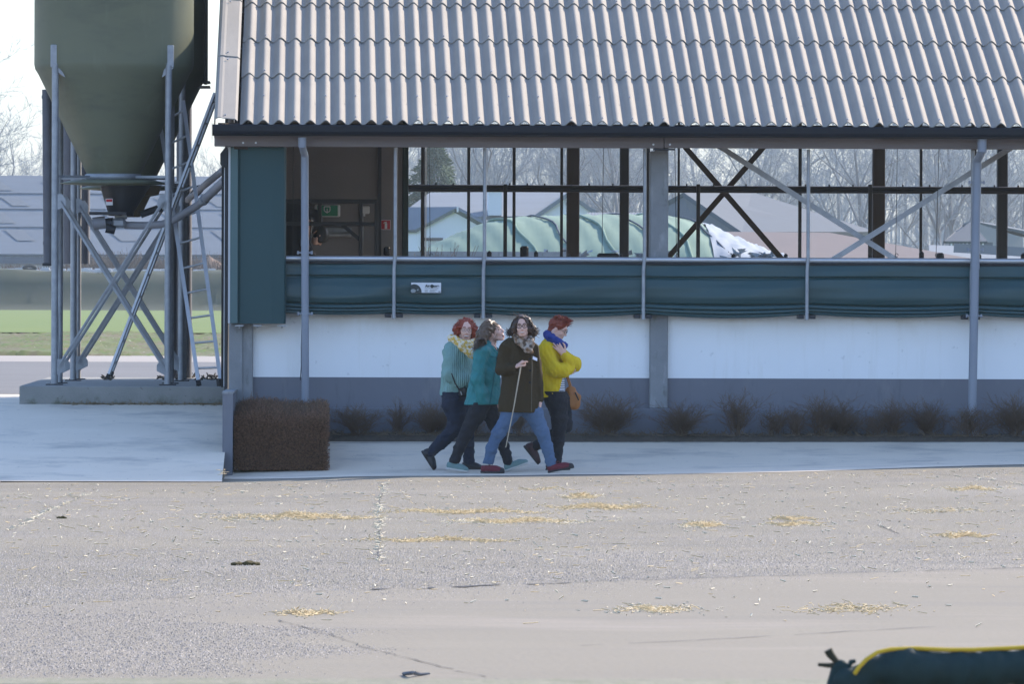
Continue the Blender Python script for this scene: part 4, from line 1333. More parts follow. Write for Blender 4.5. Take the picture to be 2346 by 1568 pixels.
# broad grey roofed house behind it with white gable and chimney
h2 = empty('farm_house', PY(1200, 690, 470), 'broad grey roofed house with chimney block and white gable, behind the silage heap', 'house')
Y = 470
e0, e1 = PY(905, 500, Y), PY(1262, 494, Y)
r0, r1 = PY(985, 441, Y + 11), PY(1302, 440, Y + 11)
b = MB(); slab4(b, [e0, e1, r1, r0], .25); b.build('roof', m_farroof, h2)
g0 = PY(1233, 489, Y - 3); g1 = PY(1392, 492, Y - 3); ga = PY(1302, 446, Y - 3)
b = MB()
vs_ = [Vector((g0.x, Y - 3, GZ)), Vector((g1.x, Y - 3, GZ)), g1, ga, g0]
vs_ = [Vector((PY(1240, 0, Y - 3).x, Y - 3, GZ)), Vector((PY(1362, 0, Y - 3).x, Y - 3, GZ)), PY(1362, 487, Y - 3), ga, PY(1240, 487, Y - 3)]
b.add(vs_ + [p + Vector((0, 14, 0)) for p in vs_], [(0, 1, 2, 3, 4), (9, 8, 7, 6, 5), (0, 5, 6, 1), (1, 6, 7, 2), (2, 7, 8, 3), (3, 8, 9, 4), (4, 9, 5, 0)])
b.build('gable_wall', m_farwhite, h2)
b = MB(); o = Vector((0, -.4, 0))
slab4(b, [PY(1215, 500, Y - 3) + o, ga + o + Vector((0, 0, .2)), ga + Vector((0, 14, .2)), PY(1215, 500, Y - 3) + Vector((0, 14, 0))], .3); b.build('roof', m_farroof, h2)
b = MB(); slab4(b, [ga + o + Vector((0, 0, .2)), PY(1398, 506, Y - 3) + o, PY(1398, 506, Y - 3) + Vector((0, 14, 0)), ga + Vector((0, 14, .2))], .3); b.build('roof', m_farroof, h2)
b = MB(); c = PY(1303, 467, Y - 3.1); n = 12
b.poly([c + Vector((.22 * math.cos(2 * math.pi * k / n), 0, .3 * math.sin(2 * math.pi * k / n))) for k in range(n)]); b.build('gable_vent', m_farwall, h2)
b = MB(); p, q = PY(1119, 482, Y - .5), PY(1150, 436, Y - .5); b.box((p.x, Y - .6, p.z - .4), (q.x, Y + 3, q.z)); b.build('chimney', m_farwhite, h2)
b = MB(); p, q = PY(1117, 438, Y - .7), PY(1152, 435, Y - .7); b.box((p.x, Y - .75, p.z), (q.x, Y + 3.1, q.z)); b.build('chimney_cap', m_farroof, h2)
b = MB(); b.box((PY(930, 0, Y).x, Y + .4, GZ), (PY(1250, 0, Y).x, Y + 12, e0.z - .2)); b.build('wall', m_farwhite, h2)
# low blue-grey roof between
h3 = empty('low_shed', PY(1400, 690, 440), 'low ribbed grey shed roof between white gable and dark barn', 'shed')
b = MB(); slab4(b, [PY(1345, 512, 440), PY(1500, 512, 440), PY(1500, 487, 450), PY(1345, 487, 450)], .2); b.build('roof', m_farroof, h3)
for i in range(22):
    u = 1350 + i * 7
    b = MB(); b.bar(PY(u, 511.5, 439.95), PY(u, 488, 449.9) + Vector((0, 0, .02)), .05, .05); b.build('roof_rib', m_farwall, h3)
b = MB(); b.box((PY(1350, 0, 440).x, 440.3, GZ), (PY(1495, 0, 440).x, 450, PY(1400, 512, 440.3).z - .1)); b.build('wall', m_farwall, h3)
# big dark barn with its ridge running to the right
h4 = empty('dark_barn', PY(1700, 690, 340), 'big dark roofed barn with ribbed gable behind the heap of sheeting', 'barn')
Y = 340
Rdg0, Rdg1 = PY(1566, 441, Y + 2), PY(1722, 440, Y + 16)
eL0 = PY(1478, 487, Y + 6)
eR0, eR1 = PY(1700, 532, Y - 8), PY(2008, 531, Y + 8)
b = MB(); slab4(b, [eR0, eR1, Rdg1, Rdg0], .25); b.build('roof', m_slate, h4)
b = MB(); slab4(b, [eL0, Rdg0, Rdg1, eL0 + (Rdg1 - Rdg0)], .25); b.build('roof', m_slate, h4)
b = MB()
dn = Vector((0, .3, -.2))
w_ = [Vector((eL0.x + .5, eL0.y, GZ)), Vector((eR0.x - .4, eR0.y + .4, GZ)), eR0 + dn, Rdg0 + dn, eL0 + dn]
b.poly(w_); b.poly([Vector((eR0.x - .4, eR0.y + .4, GZ)), Vector((eR1.x - .4, eR1.y + .4, GZ)), eR1 + dn, eR0 + dn]); b.build('wall', m_farwall, h4)
# rusty red roofed shed in front of it
h5 = empty('red_shed', PY(1950, 690, 285), 'long low shed with rusty red roof right of the dark barn', 'shed')
Y = 285
rr = [PY(1640, 534, Y + 5), PY(1925, 538, Y + 11), PY(2090, 566, Y + 4), PY(2300, 597, Y - 1), PY(1700, 597, Y - 6), PY(1640, 592, Y - 6)]
b = MB()
slab4(b, [PY(1690, 600, Y - 6), PY(2320, 610, Y - 2), PY(1900, 533, Y + 8), PY(1660, 531, Y + 8)], .2); b.build('roof', m_redroof, h5)
b = MB(); slab4(b, [PY(1560, 610, Y - 8), PY(1800, 610, Y - 8), PY(1700, 548, Y - 1), PY(1640, 540, Y + 1)], .2); b.build('lower_roof', m_farroof, h5)
b = MB()
P = [PY(1690, 600, Y - 5.5), PY(2320, 612, Y - 1.5), PY(2320, 612, Y + 12), PY(1690, 600, Y + 12)]
b.add([Vector((p.x, p.y, GZ)) for p in P] + [Vector((p.x, p.y, p.z - .25)) for p in P], [(0, 1, 5, 4), (1, 2, 6, 5), (2, 3, 7, 6), (3, 0, 4, 7)]); b.build('wall', m_farwall, h5)
# pale sheet lying on the red roof
# house at the right
h6 = empty('farm_house', PY(2250, 690, 420), 'grey gabled farmhouse beyond the red roof, nearest the right rainwater pipe', 'house')
Y = 420
A_ = PY(2226, 506, Y)
b = MB()
vs_ = [PY(2205, 640, Y), PY(2345, 640, Y + 4), PY(2345, 545, Y + 4), PY(2226, 508, Y), PY(2205, 515, Y)]
dd = Vector((3, 14, 0))
b.add([Vector((p.x, p.y, max(GZ, p.z) if i > 1 else GZ)) for i, p in enumerate(vs_)] + [Vector((p.x, p.y, GZ if i < 2 else p.z)) + dd for i, p in enumerate(vs_)], [(0, 1, 2, 3, 4), (9, 8, 7, 6, 5), (0, 5, 6, 1), (1, 6, 7, 2), (2, 7, 8, 3), (3, 8, 9, 4), (4, 9, 5, 0)])
b.build('wall', mat('far_grey_wall', lin(.22, .23, .25), lin(.19, .2, .22), scale=.5, rough=.9), h6)
b = MB(); slab4(b, [PY(2164, 552, Y - 5), PY(2212, 552, Y - 1), A_ + Vector((0, 0, 0)), PY(2208, 512, Y + 3)], .2)
slab4(b, [A_, PY(2350, 530, Y + 4), PY(2350, 530, Y + 4) + dd, A_ + dd], .2); b.build('roof', m_slate, h6)
b = MB(); slab4(b, [PY(2164, 553, Y - 5.1), PY(2262, 553, Y - 5.1), PY(2226, 507, Y - .2), PY(2222, 509, Y - .2)], .15); b.build('roof', m_slate, h6)
b = MB(); b.box((PY(2172, 0, Y).x, Y - 4.6, GZ), (PY(2260, 0, Y).x, Y - 1, PY(2200, 555, Y - 4.6).z)); b.build('veranda_wall', m_farwall, h6)
for i in range(9):
    p = PY(2180 + i * 9, 559, Y - 5); b = MB(); b.box((p.x - .06, Y - 5, p.z - .12), (p.x + .06, Y - 4.95, p.z + .06)); b.build('railing_post', m_farwhite, h6)
h7 = empty('low_roof_shed', PY(2250, 690, 320), 'long low grey roof in front of the far right farmhouse', 'shed')
b = MB(); slab4(b, [PY(2130, 612, 318), PY(2460, 620, 321), PY(2460, 575, 336), PY(2128, 561, 333)], .2); b.build('roof', m_farroof, h7)
b = MB(); b.bar(PY(2185, 568, 325.6), PY(2420, 582, 325.6), .5, .05); b.build('snow_strip' if False else 'pale_ridge_strip', m_farlight, h7)
b = MB(); b.box((PY(2140, 0, 319).x, 321, GZ), (PY(2440, 0, 319).x, 333, PY(2300, 616, 319).z)); b.build('wall', m_farwall, h7)

# -- silage heap under green sheet, with hose weights, white sheet at its right end
m_sheet = mat('green_silage_sheet', lin(.20, .275, .215), lin(.155, .22, .175), scale=.9, rough=.85, spec=.12, stretch=(1, .5, 1), bump=.25, bscale=3)
m_plastic = mat('crumpled_white_plastic', lin(.27, .30, .33), lin(.17, .205, .245), scale=1.8, rough=.7, spec=.2, bump=.4, bscale=3)
Yh = 185
hp = empty('silage_heap', PY(1350, 590, Yh), 'long silage heap under green sheeting with ropes, behind the barn', 'silage heap')
us = [930, 985, 1030, 1075, 1120, 1160, 1230, 1320, 1400, 1470, 1520, 1560, 1600, 1640, 1690, 1740, 1790]
vt = [590, 566, 543, 525, 508, 500, 496, 493, 492, 492, 494, 499, 509, 525, 548, 570, 588]
ns, nd = 90, 26
ug = np.linspace(930, 1790, ns)
vg = np.interp(ug, us, vt)
kr = np.ones(5) / 5
vg = np.convolve(np.pad(vg, 2, 'edge'), kr, 'valid')
V, F = [], []
hpos = []
def heap_pt(u, t):
    """t = 0 at the front foot, .5 at the crest, 1 at the back foot."""
    v = float(np.interp(u, ug, vg))
    zt = ZV(v, Yh + 6, 1350)
    zb = 2.3
    y = Yh - 1.5 + 15 * t
    s = math.sin(math.pi * t) ** .62
    # dome narrows to the left end
    z = zb + max(.02, zt - zb) * s
    x = XU(u, Yh + 6) * 1.0
    return Vector((x, y, z))
for i in range(ns):
    for j in range(nd):
        p = heap_pt(ug[i], j / (nd - 1))
        p += Vector((0, 0, .022 * math.sin(ug[i] * .13 + j * .8) + .012 * math.sin(ug[i] * .31 - j * 1.7) + rng.uniform(-.012, .012)))
        V.append(p)
for i in range(ns - 1):
    for j in range(nd - 1):
        F.append((i * nd + j, (i + 1) * nd + j, (i + 1) * nd + j + 1, i * nd + j + 1))
V_ = np.array(V); F_ = np.array(F)
off = np.array(hp.location)
split = int(np.searchsorted(ug, 1605))
selg = F_[:, 0] // nd < split
add_obj('green_sheet', mesh_np('green_sheet', V_ - off, F_[selg], True), m_sheet, hp)
Vw = V_.copy(); r2 = np.random.RandomState(3); Vw[:, 2] += r2.rand(len(Vw)) * .10; Vw[:, 1] += r2.rand(len(Vw)) * .1
add_obj('white_sheet', mesh_np('white_sheet', Vw - off, F_[~selg], True), m_plastic, hp)
for k, u in enumerate((1130, 1215, 1310, 1400, 1480, 1560)):
    pts = []
    for j in range(15):
        t = .03 + j / 14 * .55
        p = heap_pt(u + 95 - 95 * (t / .5) + 6 * math.sin(j + k), t); pts.append(p + Vector((0, 0, .035)))
    b = MB(); b.tube(pts, .032 if k % 2 else .045, 6); b.build('rope', m_slate if k % 2 else m_sheet, hp)
b = MB(); w0 = XU(1330, Yh - 2); b.box((XU(930, Yh - 2), Yh - 2.1, GZ), (w0, Yh - 1.8, ZV(577, Yh - 2))); b.box((w0 + .01, Yh - 2.1, GZ), (XU(1800, Yh - 2), Yh - 1.8, ZV(588, Yh - 2))); b.build('clamp_wall', m_farwall if False else m_conc, hp)
pf = MB()
for i in range(70):
    u = rng.choice([rng.uniform(1340, 1560), rng.uniform(1640, 1790), rng.uniform(1240, 1330)])
    c = PY(u, 581 + rng.uniform(-4, 8), Yh - 1.9); r_ = rng.uniform(.06, .2)
    pts = [c + Vector((rng.uniform(-r_, r_) * 1.6, rng.uniform(-.2, .2), rng.uniform(-r_, r_))) for _ in range(5)]
    pf.poly([pts[0], pts[1], pts[2]]); pf.poly([pts[2], pts[3], pts[4]]); pf.poly([pts[0], pts[2], pts[4]])
tag(pf.build('plastic_tatters', m_plastic, hp), kind='stuff')
brush_mass('scrub', 1500, (XU(960, 176), XU(1240, 176)), (173, 180), 1.4, 2.6, m_brush, 9, rad=.02)

# -- trees
def grow(seed, height, levels=4, spread=.62, n_main=9, fork=.35, tw=.016, upright=.5):
    """Bare tree as separate trunk and crown segments: lists of (p0, p1, r0, r1)."""
    r_ = random.Random(seed)
    trunk, crown = [], []
    def branch(p, d, L, r, lev):
        n = 4 if lev == 0 else 3
        pts = [p]
        for i in range(n):
            wob = .10 if lev == 0 else .24
            d = (d + Vector((r_.gauss(0, wob), r_.gauss(0, wob), r_.gauss(0, wob * .6) + upright * .12 * (lev > 0)))).normalized()
            q = p + d * (L / n)
            ra, rb = r * (1 - .75 * i / n), r * (1 - .75 * (i + 1) / n)
            (trunk if lev <= 1 else crown).append((p, q, max(ra, tw), max(rb, tw * .7)))
            p = q
            pts.append((p.copy(), d.copy(), rb))
        if lev >= levels: return
        kids = (n_main, 6, 5, 4, 3)[lev]
        for k in range(kids):
            t = (fork + (1 - fork) * (k + r_.random()) / kids) if lev == 0 else (.2 + .8 * (k + r_.random()) / kids)
            idx = min(n, max(1, int(t * n + .5)))
            bp, bd, br = pts[idx]
            az = r_.uniform(0, 2 * math.pi)
            side = bd.orthogonal().normalized()
            side.rotate(Matrix.Rotation(az, 3, bd))
            nd = (bd * (1 - spread * .8) + side * spread + Vector((0, 0, .12))).normalized()
            ll = L * r_.uniform(.42, .66) * (1.15 - .45 * t if lev == 0 else .9)
            branch(bp, nd, ll, max(tw, br * r_.uniform(.55, .8)), lev + 1)
    branch(Vector((0, 0, 0)), Vector((r_.gauss(0, .04), r_.gauss(0, .04), 1)).normalized(), height * .78, height * .017, 0)
    return trunk, crown
def seg_mesh(name, segs, n):
    P0 = [s[0] for s in segs]; P1 = [s[1] for s in segs]
    V, F = tubes_np(np.array(P0), np.array(P1), [s[2] for s in segs], [s[3] for s in segs], n)
    return mesh_np(name, V, F, n > 4)
variants = []
for sd, hgt, sp_, nm_, fk in ((3, 17, .60, 10, .32), (8, 19, .45, 11, .25), (21, 16, .72, 9, .38), (34, 18, .5, 12, .2)):
    t_, c_ = grow(sd, hgt, 4, sp_, nm_, fk)
    mt_, mc_ = seg_mesh('trunk', t_, 6), seg_mesh('crown', c_, 3)
    mt_.materials.append(m_bark); mc_.materials.append(m_twig)
    variants.append((mt_, mc_))
print('tree tris', [len(v[1].polygons) for v in variants])
def tree(u, Y, sc, var, rz, label, group=None, zb=GZ):
    root = empty('bare_tree', (XU(u, Y), Y, zb), label, 'tree', group)
    root.rotation_euler = (0, 0, rz); root.scale = (sc, sc, sc)
    for nm, me in zip(('trunk', 'crown'), variants[var]):
        add_obj(nm, me, None, root)
    return root
solo = [(42, 812, 1.72, 0, 1.0, 'tall bare tree with open crown at the far left, above the long shed'),
        (112, 845, 1.34, 2, 2.2, 'leaning bare tree between the tall one and the vent pipe, above the long shed'),
        (-5, 836, 1.14, 3, .4, 'small bare tree at the left edge above the long shed'),
        (488, 820, 1.2, 1, 4.2, 'bare tree showing in the gap between rear silo and barn'),
        (1975, 637, 1.34, 0, 2.6, 'single bare tree with straight trunk beside the brown rear post'),
        (2165, 652, 1.2, 3, 5.2, 'bare tree with a slanting trunk just left of the right rainwater pipe'),
        (2192, 662, 1.26, 1, 3.3, 'bare forked tree seen close left of the right rainwater pipe'),
        (2335, 648, 1.09, 2, .7, 'bare tree at the right edge beyond the last dark stanchion'),
        (1765, 685, 1.12, 2, 1.4, 'bare tree rising behind the dark barn roof, within the crossed braces'),
        (1090, 710, 1.45, 1, .2, 'bare tree above the white gabled house'),
        (1225, 725, 1.45, 0, 4.0, 'bare tree above the chimney house, left of the brown post'),
        (1395, 721, 1.41, 3, 1.9, 'dense bare tree between brown post and dark stanchion'),
        (1452, 710, 1.3, 1, 2.9, 'slim bare tree beside the concrete column')]
for (u, Y, sc, var, rz, lb) in solo:
    tree(u, Y, sc, var, rz, lb)
r3 = random.Random(12)
for i in range(34):
    u = 930 + i * 44 + r3.uniform(-14, 14)
    tree(u, r3.uniform(880, 1040), r3.uniform(1.4, 2.0), r3.randrange(4), r3.uniform(0, 6.28), 'one of the hazy bare trees in the wood behind the farm buildings', 'trees of the hazy wood')
for i in range(9):
    u = -70 + i * 72 + r3.uniform(-18, 18)
    tree(u, r3.uniform(820, 940), r3.uniform(.75, 1.05), r3.randrange(4), r3.uniform(0, 6.28), 'one of the low bare trees in the hazy row behind the long shed', 'trees behind the long shed')
# evergreen beside the bare ones
eg = empty('evergreen_tree', (XU(995, 550), 550, GZ), 'hazy green evergreen tree above the white gabled house', 'tree')
b = MB(); b.tube([(XU(995, 550), 550, GZ), (XU(995, 550), 550, 13.5)], [.28, .08], 8); b.build('trunk', m_bark, eg)
r4 = np.random.RandomState(4)
n = 5200
hh = r4.uniform(.12, 1, n); az = r4.uniform(0, 6.283, n); rad = (1.02 - hh) ** .7 * 5.2 * np.sqrt(r4.uniform(.1, 1, n)) * (1 + .35 * np.sin(az * 3 + hh * 14))
P0 = np.stack([XU(995, 550) + rad * np.cos(az), 550 + rad * np.sin(az), GZ + hh * 15], 1)
P1 = P0 + np.stack([np.cos(az) * .45, np.sin(az) * .45, r4.uniform(-.35, .25, n)], 1)
V, F = tubes_np(P0, P1, np.full(n, .10), np.full(n, .02), 3)
cells_np(V, F, 'crown', m_ever, eg)
# the far wood behind all of them, one mass of stems and twigs
n = 6500
r5 = np.random.RandomState(15)
x = r5.uniform(XU(-120, 1200), XU(2500, 1200), n); y = r5.uniform(1080, 1300, n)
hgt = r5.uniform(1, 27, n)
tall = np.where(x < XU(700, 1200), .45, 1.0)
P0 = np.stack([x, y, GZ + hgt * .3 * tall], 1)
P1 = P0 + np.stack([r5.normal(0, .9, n), r5.normal(0, .9, n), hgt * .75 * tall], 1)
V1, F1 = tubes_np(P0, P1, .012 + .010 * hgt * .6, np.full(n, .012), 3)
n2 = 17000
x2 = r5.uniform(XU(-120, 1200), XU(2500, 1200), n2); y2 = r5.uniform(1080, 1300, n2)
t2 = np.where(x2 < XU(700, 1200), .45, 1.0)
zc2 = (GZ + np.abs(r5.beta(1.5, 1.6, n2)) * 30) * t2
P0 = np.stack([x2, y2, zc2], 1)
P1 = P0 + np.stack([r5.normal(0, 1.2, n2), r5.normal(0, 1.2, n2), r5.uniform(.1, 2.8, n2)], 1)
V2, F2 = tubes_np(P0, P1, np.full(n2, .035), np.full(n2, .012), 3)
tag(cells_np(np.concatenate([V1, V2]), np.concatenate([F1, F2 + len(V1)]), 'woods', m_twig), kind='stuff')

# -- the air
m_haze = bpy.data.materials.new('haze')
m_haze.use_nodes = True
hn = m_haze.node_tree
hn.nodes.clear()
pv = hn.nodes.new('ShaderNodeVolumePrincipled')
pv.inputs['Color'].default_value = (.78, .93, 1, 1)
pv.inputs['Density'].default_value = HAZE_DENSITY
pv.inputs['Anisotropy'].default_value = .25
ho = hn.nodes.new('ShaderNodeOutputMaterial')
hn.links.new(pv.outputs[0], ho.inputs['Volume'])
b = MB(); b.box((-702, -19, -1.6), (702, 1501, 46))
tag(b.build('haze', m_haze), kind='stuff')
# ================================================================== CONTINUOUS BODIES: distance field + surface nets
class Field:
    def __init__(self, lo, hi, h):
        self.h = h
        self.ax = [np.arange(lo[i] - 3 * h, hi[i] + 4 * h, h, dtype=np.float32) for i in range(3)]
        self.D = np.full([len(a) for a in self.ax], 1.0, np.float32)
    def _sl(self, lo, hi, m):
        r = []
        for i in range(3):
            a = int(np.searchsorted(self.ax[i], lo[i] - m)); b = int(np.searchsorted(self.ax[i], hi[i] + m))
            r.append(slice(max(0, a), max(a + 1, b)))
        return tuple(r)
    def _xyz(self, sl):
        return self.ax[0][sl[0]][:, None, None], self.ax[1][sl[1]][None, :, None], self.ax[2][sl[2]][None, None, :]
    def _mix(self, sl, d, k, op):
        A = self.D[sl]
        if A.size == 0: return
        if op == 'sub':
            d = -d
            hh = np.clip(.5 - .5 * (d - A) / k, 0, 1)
            self.D[sl] = A + (d - A) * (1 - hh) + k * hh * (1 - hh) if False else np.maximum(A, d) + np.maximum(k - np.abs(A - d), 0) ** 2 / (4 * k)
        else:
            self.D[sl] = np.minimum(A, d) - np.maximum(k - np.abs(A - d), 0) ** 2 / (4 * k)
    def cone(self, p0, p1, r0, r1, k=.02, flat=None, op='add'):
        """Tapered limb; flat = (axis vector, factor): thickness along that axis multiplied by the factor."""
        p0, p1 = np.array(p0, np.float32), np.array(p1, np.float32)
        m = max(r0, r1) + k + 3 * self.h
        sl = self._sl(np.minimum(p0, p1), np.maximum(p0, p1), m)
        X, Y, Z = self._xyz(sl)
        qx, qy, qz = X - p0[0], Y - p0[1], Z - p0[2]
        b = p1 - p0
        if flat is not None:
            n = np.array(flat[0], np.float32); n /= np.linalg.norm(n); f = 1.0 / flat[1]
            t0 = qx * b[0] + qy * b[1] + qz * b[2]
            t = np.clip(t0 / float(b @ b + 1e-9), 0, 1)
            ex, ey, ez = qx - t * b[0], qy - t * b[1], qz - t * b[2]
            c = (ex * n[0] + ey * n[1] + ez * n[2]) * (f - 1)
            ex, ey, ez = ex + c * n[0], ey + c * n[1], ez + c * n[2]
        else:
            t = np.clip((qx * b[0] + qy * b[1] + qz * b[2]) / float(b @ b + 1e-9), 0, 1)
            ex, ey, ez = qx - t * b[0], qy - t * b[1], qz - t * b[2]
        d = np.sqrt(ex * ex + ey * ey + ez * ez) - (r0 + (r1 - r0) * t)
        self._mix(sl, d, k, op)
    def chain(self, pts, rs, k=.02, flat=None):
        for i in range(len(pts) - 1):
            self.cone(pts[i], pts[i + 1], rs[i], rs[i + 1], k, flat)
    def ell(self, c, r, B=None, k=.02, op='add'):
        """Ellipsoid with radii r along the rows of B."""
        c = np.array(c, np.float32)
        m = max(r) + k + 3 * self.h
        sl = self._sl(c, c, m)
        X, Y, Z = self._xyz(sl)
        q = (X - c[0], Y - c[1], Z - c[2])
        B = np.eye(3) if B is None else np.array(B)
        s2 = s4 = 0
        for i in range(3):
            e = q[0] * B[i][0] + q[1] * B[i][1] + q[2] * B[i][2]
            s2 = s2 + (e / r[i]) ** 2
            s4 = s4 + (e / r[i] ** 2) ** 2
        k0 = np.sqrt(s2); k1 = np.sqrt(s4) + 1e-6
        d = k0 * (k0 - 1.0) / k1
        self._mix(sl, d.astype(np.float32), k, op)
    def box(self, c, half, B=None, rnd=.01, k=.01, op='add'):
        c = np.array(c, np.float32)
        m = float(np.linalg.norm(half)) + k + rnd + 3 * self.h
        sl = self._sl(c, c, m)
        X, Y, Z = self._xyz(sl)
        q = (X - c[0], Y - c[1], Z - c[2])
        B = np.eye(3) if B is None else np.array(B)
        e = [np.abs(q[0] * B[i][0] + q[1] * B[i][1] + q[2] * B[i][2]) - (half[i] - rnd) for i in range(3)]
        d = np.sqrt(sum(np.maximum(x, 0) ** 2 for x in e)) + np.minimum(np.maximum(np.maximum(e[0], e[1]), e[2]), 0) - rnd
        self._mix(sl, d.astype(np.float32), k, op)
    def cut(self, p, n, k=.006):
        """Keep the side the normal points away from (remove where (x-p).n > 0)."""
        n = np.array(n, np.float32); n /= np.linalg.norm(n)
        sl = (slice(None),) * 3
        X, Y, Z = self._xyz(sl)
        d = (X - p[0]) * n[0] + (Y - p[1]) * n[1] + (Z - p[2]) * n[2]
        self.D = np.maximum(self.D, d) + np.maximum(k - np.abs(self.D - d), 0) ** 2 / (4 * k)
    def ripple(self, amp, scale, seed, stretch=(1, 1, 1), zr=None):
        """Soft folds: a few summed sines."""
        r = random.Random(seed)
        X, Y, Z = self._xyz((slice(None),) * 3)
        n = 0
        for i in range(5):
            a = [r.gauss(0, 1) * stretch[j] for j in range(3)]
            L = math.sqrt(sum(x * x for x in a)) or 1
            s = scale * r.uniform(.6, 1.6) / L
            n = n + np.sin((X * a[0] + Y * a[1] + Z * a[2]) * s + r.uniform(0, 6.3)) * np.cos((X * a[1] - Y * a[0] + Z * a[2] * .5) * s * .6 + i)
        n = n * (amp / 2.2)
        if zr is not None:
            w = np.clip((Z - zr[0]) / (zr[1] - zr[0]), 0, 1)
            n = n * w
        self.D = self.D + n.astype(np.float32)
    def mesh(self, name):
        D = self.D
        s = D < 0
        c = sum(s[i:s.shape[0] - 1 + i, j:s.shape[1] - 1 + j, k:s.shape[2] - 1 + k].astype(np.int8) for i in (0, 1) for j in (0, 1) for k in (0, 1))
        act = (c > 0) & (c < 8)
        I = np.argwhere(act)
        idx = np.full(act.shape, -1, np.int32)
        idx[act] = np.arange(len(I))
        acc = np.zeros((len(I), 3)); cnt = np.zeros(len(I))
        cor = [(i, j, k) for i in (0, 1) for j in (0, 1) for k in (0, 1)]
        val = {q: D[I[:, 0] + q[0], I[:, 1] + q[1], I[:, 2] + q[2]] for q in cor}
        for a in cor:
            for ax in range(3):
                if a[ax] == 0:
                    b = tuple(1 if i == ax else a[i] for i in range(3))
                    va, vb = val[a], val[b]
                    m = (va < 0) != (vb < 0)
                    t = np.where(m, va / np.where(m, va - vb, 1), 0)
                    p = np.tile(np.array(a, float), (len(I), 1)); p[:, ax] += t
                    acc[m] += p[m]; cnt[m] += 1
        V = (I + acc / np.maximum(cnt, 1)[:, None]) * self.h + np.array([a[0] for a in self.ax])
        F = []
        for ax in range(3):
            o1, o2 = [(1, 2), (2, 0), (0, 1)][ax]
            sa = [slice(1, -1)] * 3; sa[ax] = slice(0, -1)
            sb = [slice(1, -1)] * 3; sb[ax] = slice(1, None)
            A, Bq = s[tuple(sa)], s[tuple(sb)]
            E = np.argwhere(A != Bq)
            if not len(E): continue
            base = E.copy(); base[:, o1] += 1; base[:, o2] += 1
            inside = A[E[:, 0], E[:, 1], E[:, 2]]
            def cell(d1, d2):
                q = base.copy(); q[:, o1] -= d1; q[:, o2] -= d2
                return idx[q[:, 0], q[:, 1], q[:, 2]]
            quad = np.stack([cell(1, 1), cell(0, 1), cell(0, 0), cell(1, 0)], 1)
            quad[~inside] = quad[~inside][:, ::-1]
            F.append(quad)
        F = np.concatenate(F)
        F = F[(F >= 0).all(1)]
        return mesh_np(name, V, F, True)
    def build(self, name, m, parent, label=None):
        o = add_obj(name, self.mesh(name), m, parent)
        if label: o['label'] = label
        return o
# ================================================================== PEOPLE
KP = 774.0        # units of the working sketch per metre at 66 m
m_skin = mat('skin', lin(.66, .42, .33), lin(.58, .34, .265), scale=14, rough=.55, spec=.35)
m_lip = mat('lips', lin(.44, .19, .155), rough=.5)
m_mouth = mat('open_mouth', lin(.12, .03, .028), rough=.6)
m_teeth = mat('teeth', lin(.70, .67, .62), rough=.35)
m_eye = mat('eye_white', lin(.55, .53, .50), rough=.3)
m_iris = mat('iris', lin(.03, .025, .022), rough=.3)
m_frame = mat('spectacle_frame', lin(.015, .014, .016), rough=.4)
m_framel = mat('thin_spectacle_frame', lin(.16, .13, .12), rough=.35, metal=.4)
m_hred = mat('copper_red_hair', lin(.30, .050, .020), lin(.17, .028, .013), scale=26, rough=.5, spec=.35, stretch=(1, 1, .5))
m_hbrown = mat('dark_brown_hair', lin(.060, .030, .018), lin(.032, .017, .011), scale=30, rough=.45, spec=.4, stretch=(1, 1, .4))
m_hlight = mat('light_brown_hair', lin(.125, .078, .046), lin(.070, .044, .028), scale=30, rough=.5, spec=.35, stretch=(1, 1, .4))
m_hshort = mat('short_red_hair', lin(.26, .045, .018), lin(.10, .020, .011), scale=24, rough=.5, spec=.35)
def knit(name, c1, c2, pitch, ang=0.0, depth=.8):
    m = mat(name, c1, c2, scale=30, rough=.95, spec=.15)
    nt, b = nodes_of(m)
    g = nt.nodes.new('ShaderNodeTexCoord')
    mp = nt.nodes.new('ShaderNodeMapping'); mp.inputs['Rotation'].default_value = (0, ang, 0)
    nt.links.new(g.outputs['Object'], mp.inputs[0])
    w = nt.nodes.new('ShaderNodeTexWave'); w.wave_type = 'BANDS'; w.bands_direction = 'X'
    w.inputs['Scale'].default_value = 2 * math.pi / (20 * pitch); w.inputs['Distortion'].default_value = 1.0
    w.inputs['Detail'].default_value = 1.0; w.inputs['Detail Scale'].default_value = 1.2
    nt.links.new(mp.outputs[0], w.inputs['Vector'])
    bp = nt.nodes.new('ShaderNodeBump'); bp.inputs['Strength'].default_value = depth; bp.inputs['Distance'].default_value = .012
    nt.links.new(w.outputs['Fac'], bp.inputs['Height'])
    nt.links.new(bp.outputs[0], b.inputs['Normal'])
    return m
m_mint = knit('mint_rib_knit', lin(.235, .375, .335), lin(.19, .315, .285), .023)
m_yellow = knit('mustard_yellow_knit', lin(.62, .44, .022), lin(.54, .37, .018), .016, depth=.35)
m_teal = mat('teal_shell_fabric', lin(.018, .185, .185), lin(.014, .155, .158), scale=9, rough=.6, bump=.12, bscale=30)
m_olive = mat('dark_olive_wool', lin(.056, .039, .020), lin(.042, .029, .015), scale=40, rough=.95, spec=.12)
m_denim = mat('blue_denim', lin(.085, .135, .215), lin(.050, .085, .150), scale=5, rough=.85, stretch=(1, 1, .4), bump=.2, bscale=60)
m_navy = mat('navy_denim', lin(.012, .018, .036), lin(.009, .013, .026), scale=8, rough=.85)
m_blackt = mat('black_trousers', lin(.010, .010, .014), lin(.014, .014, .018), scale=8, rough=.85)
m_scarfm = mat('mustard_and_cream_scarf', lin(.55, .34, .055), lin(.68, .60, .45), scale=26, rough=.9, wid=.06, detail=2)
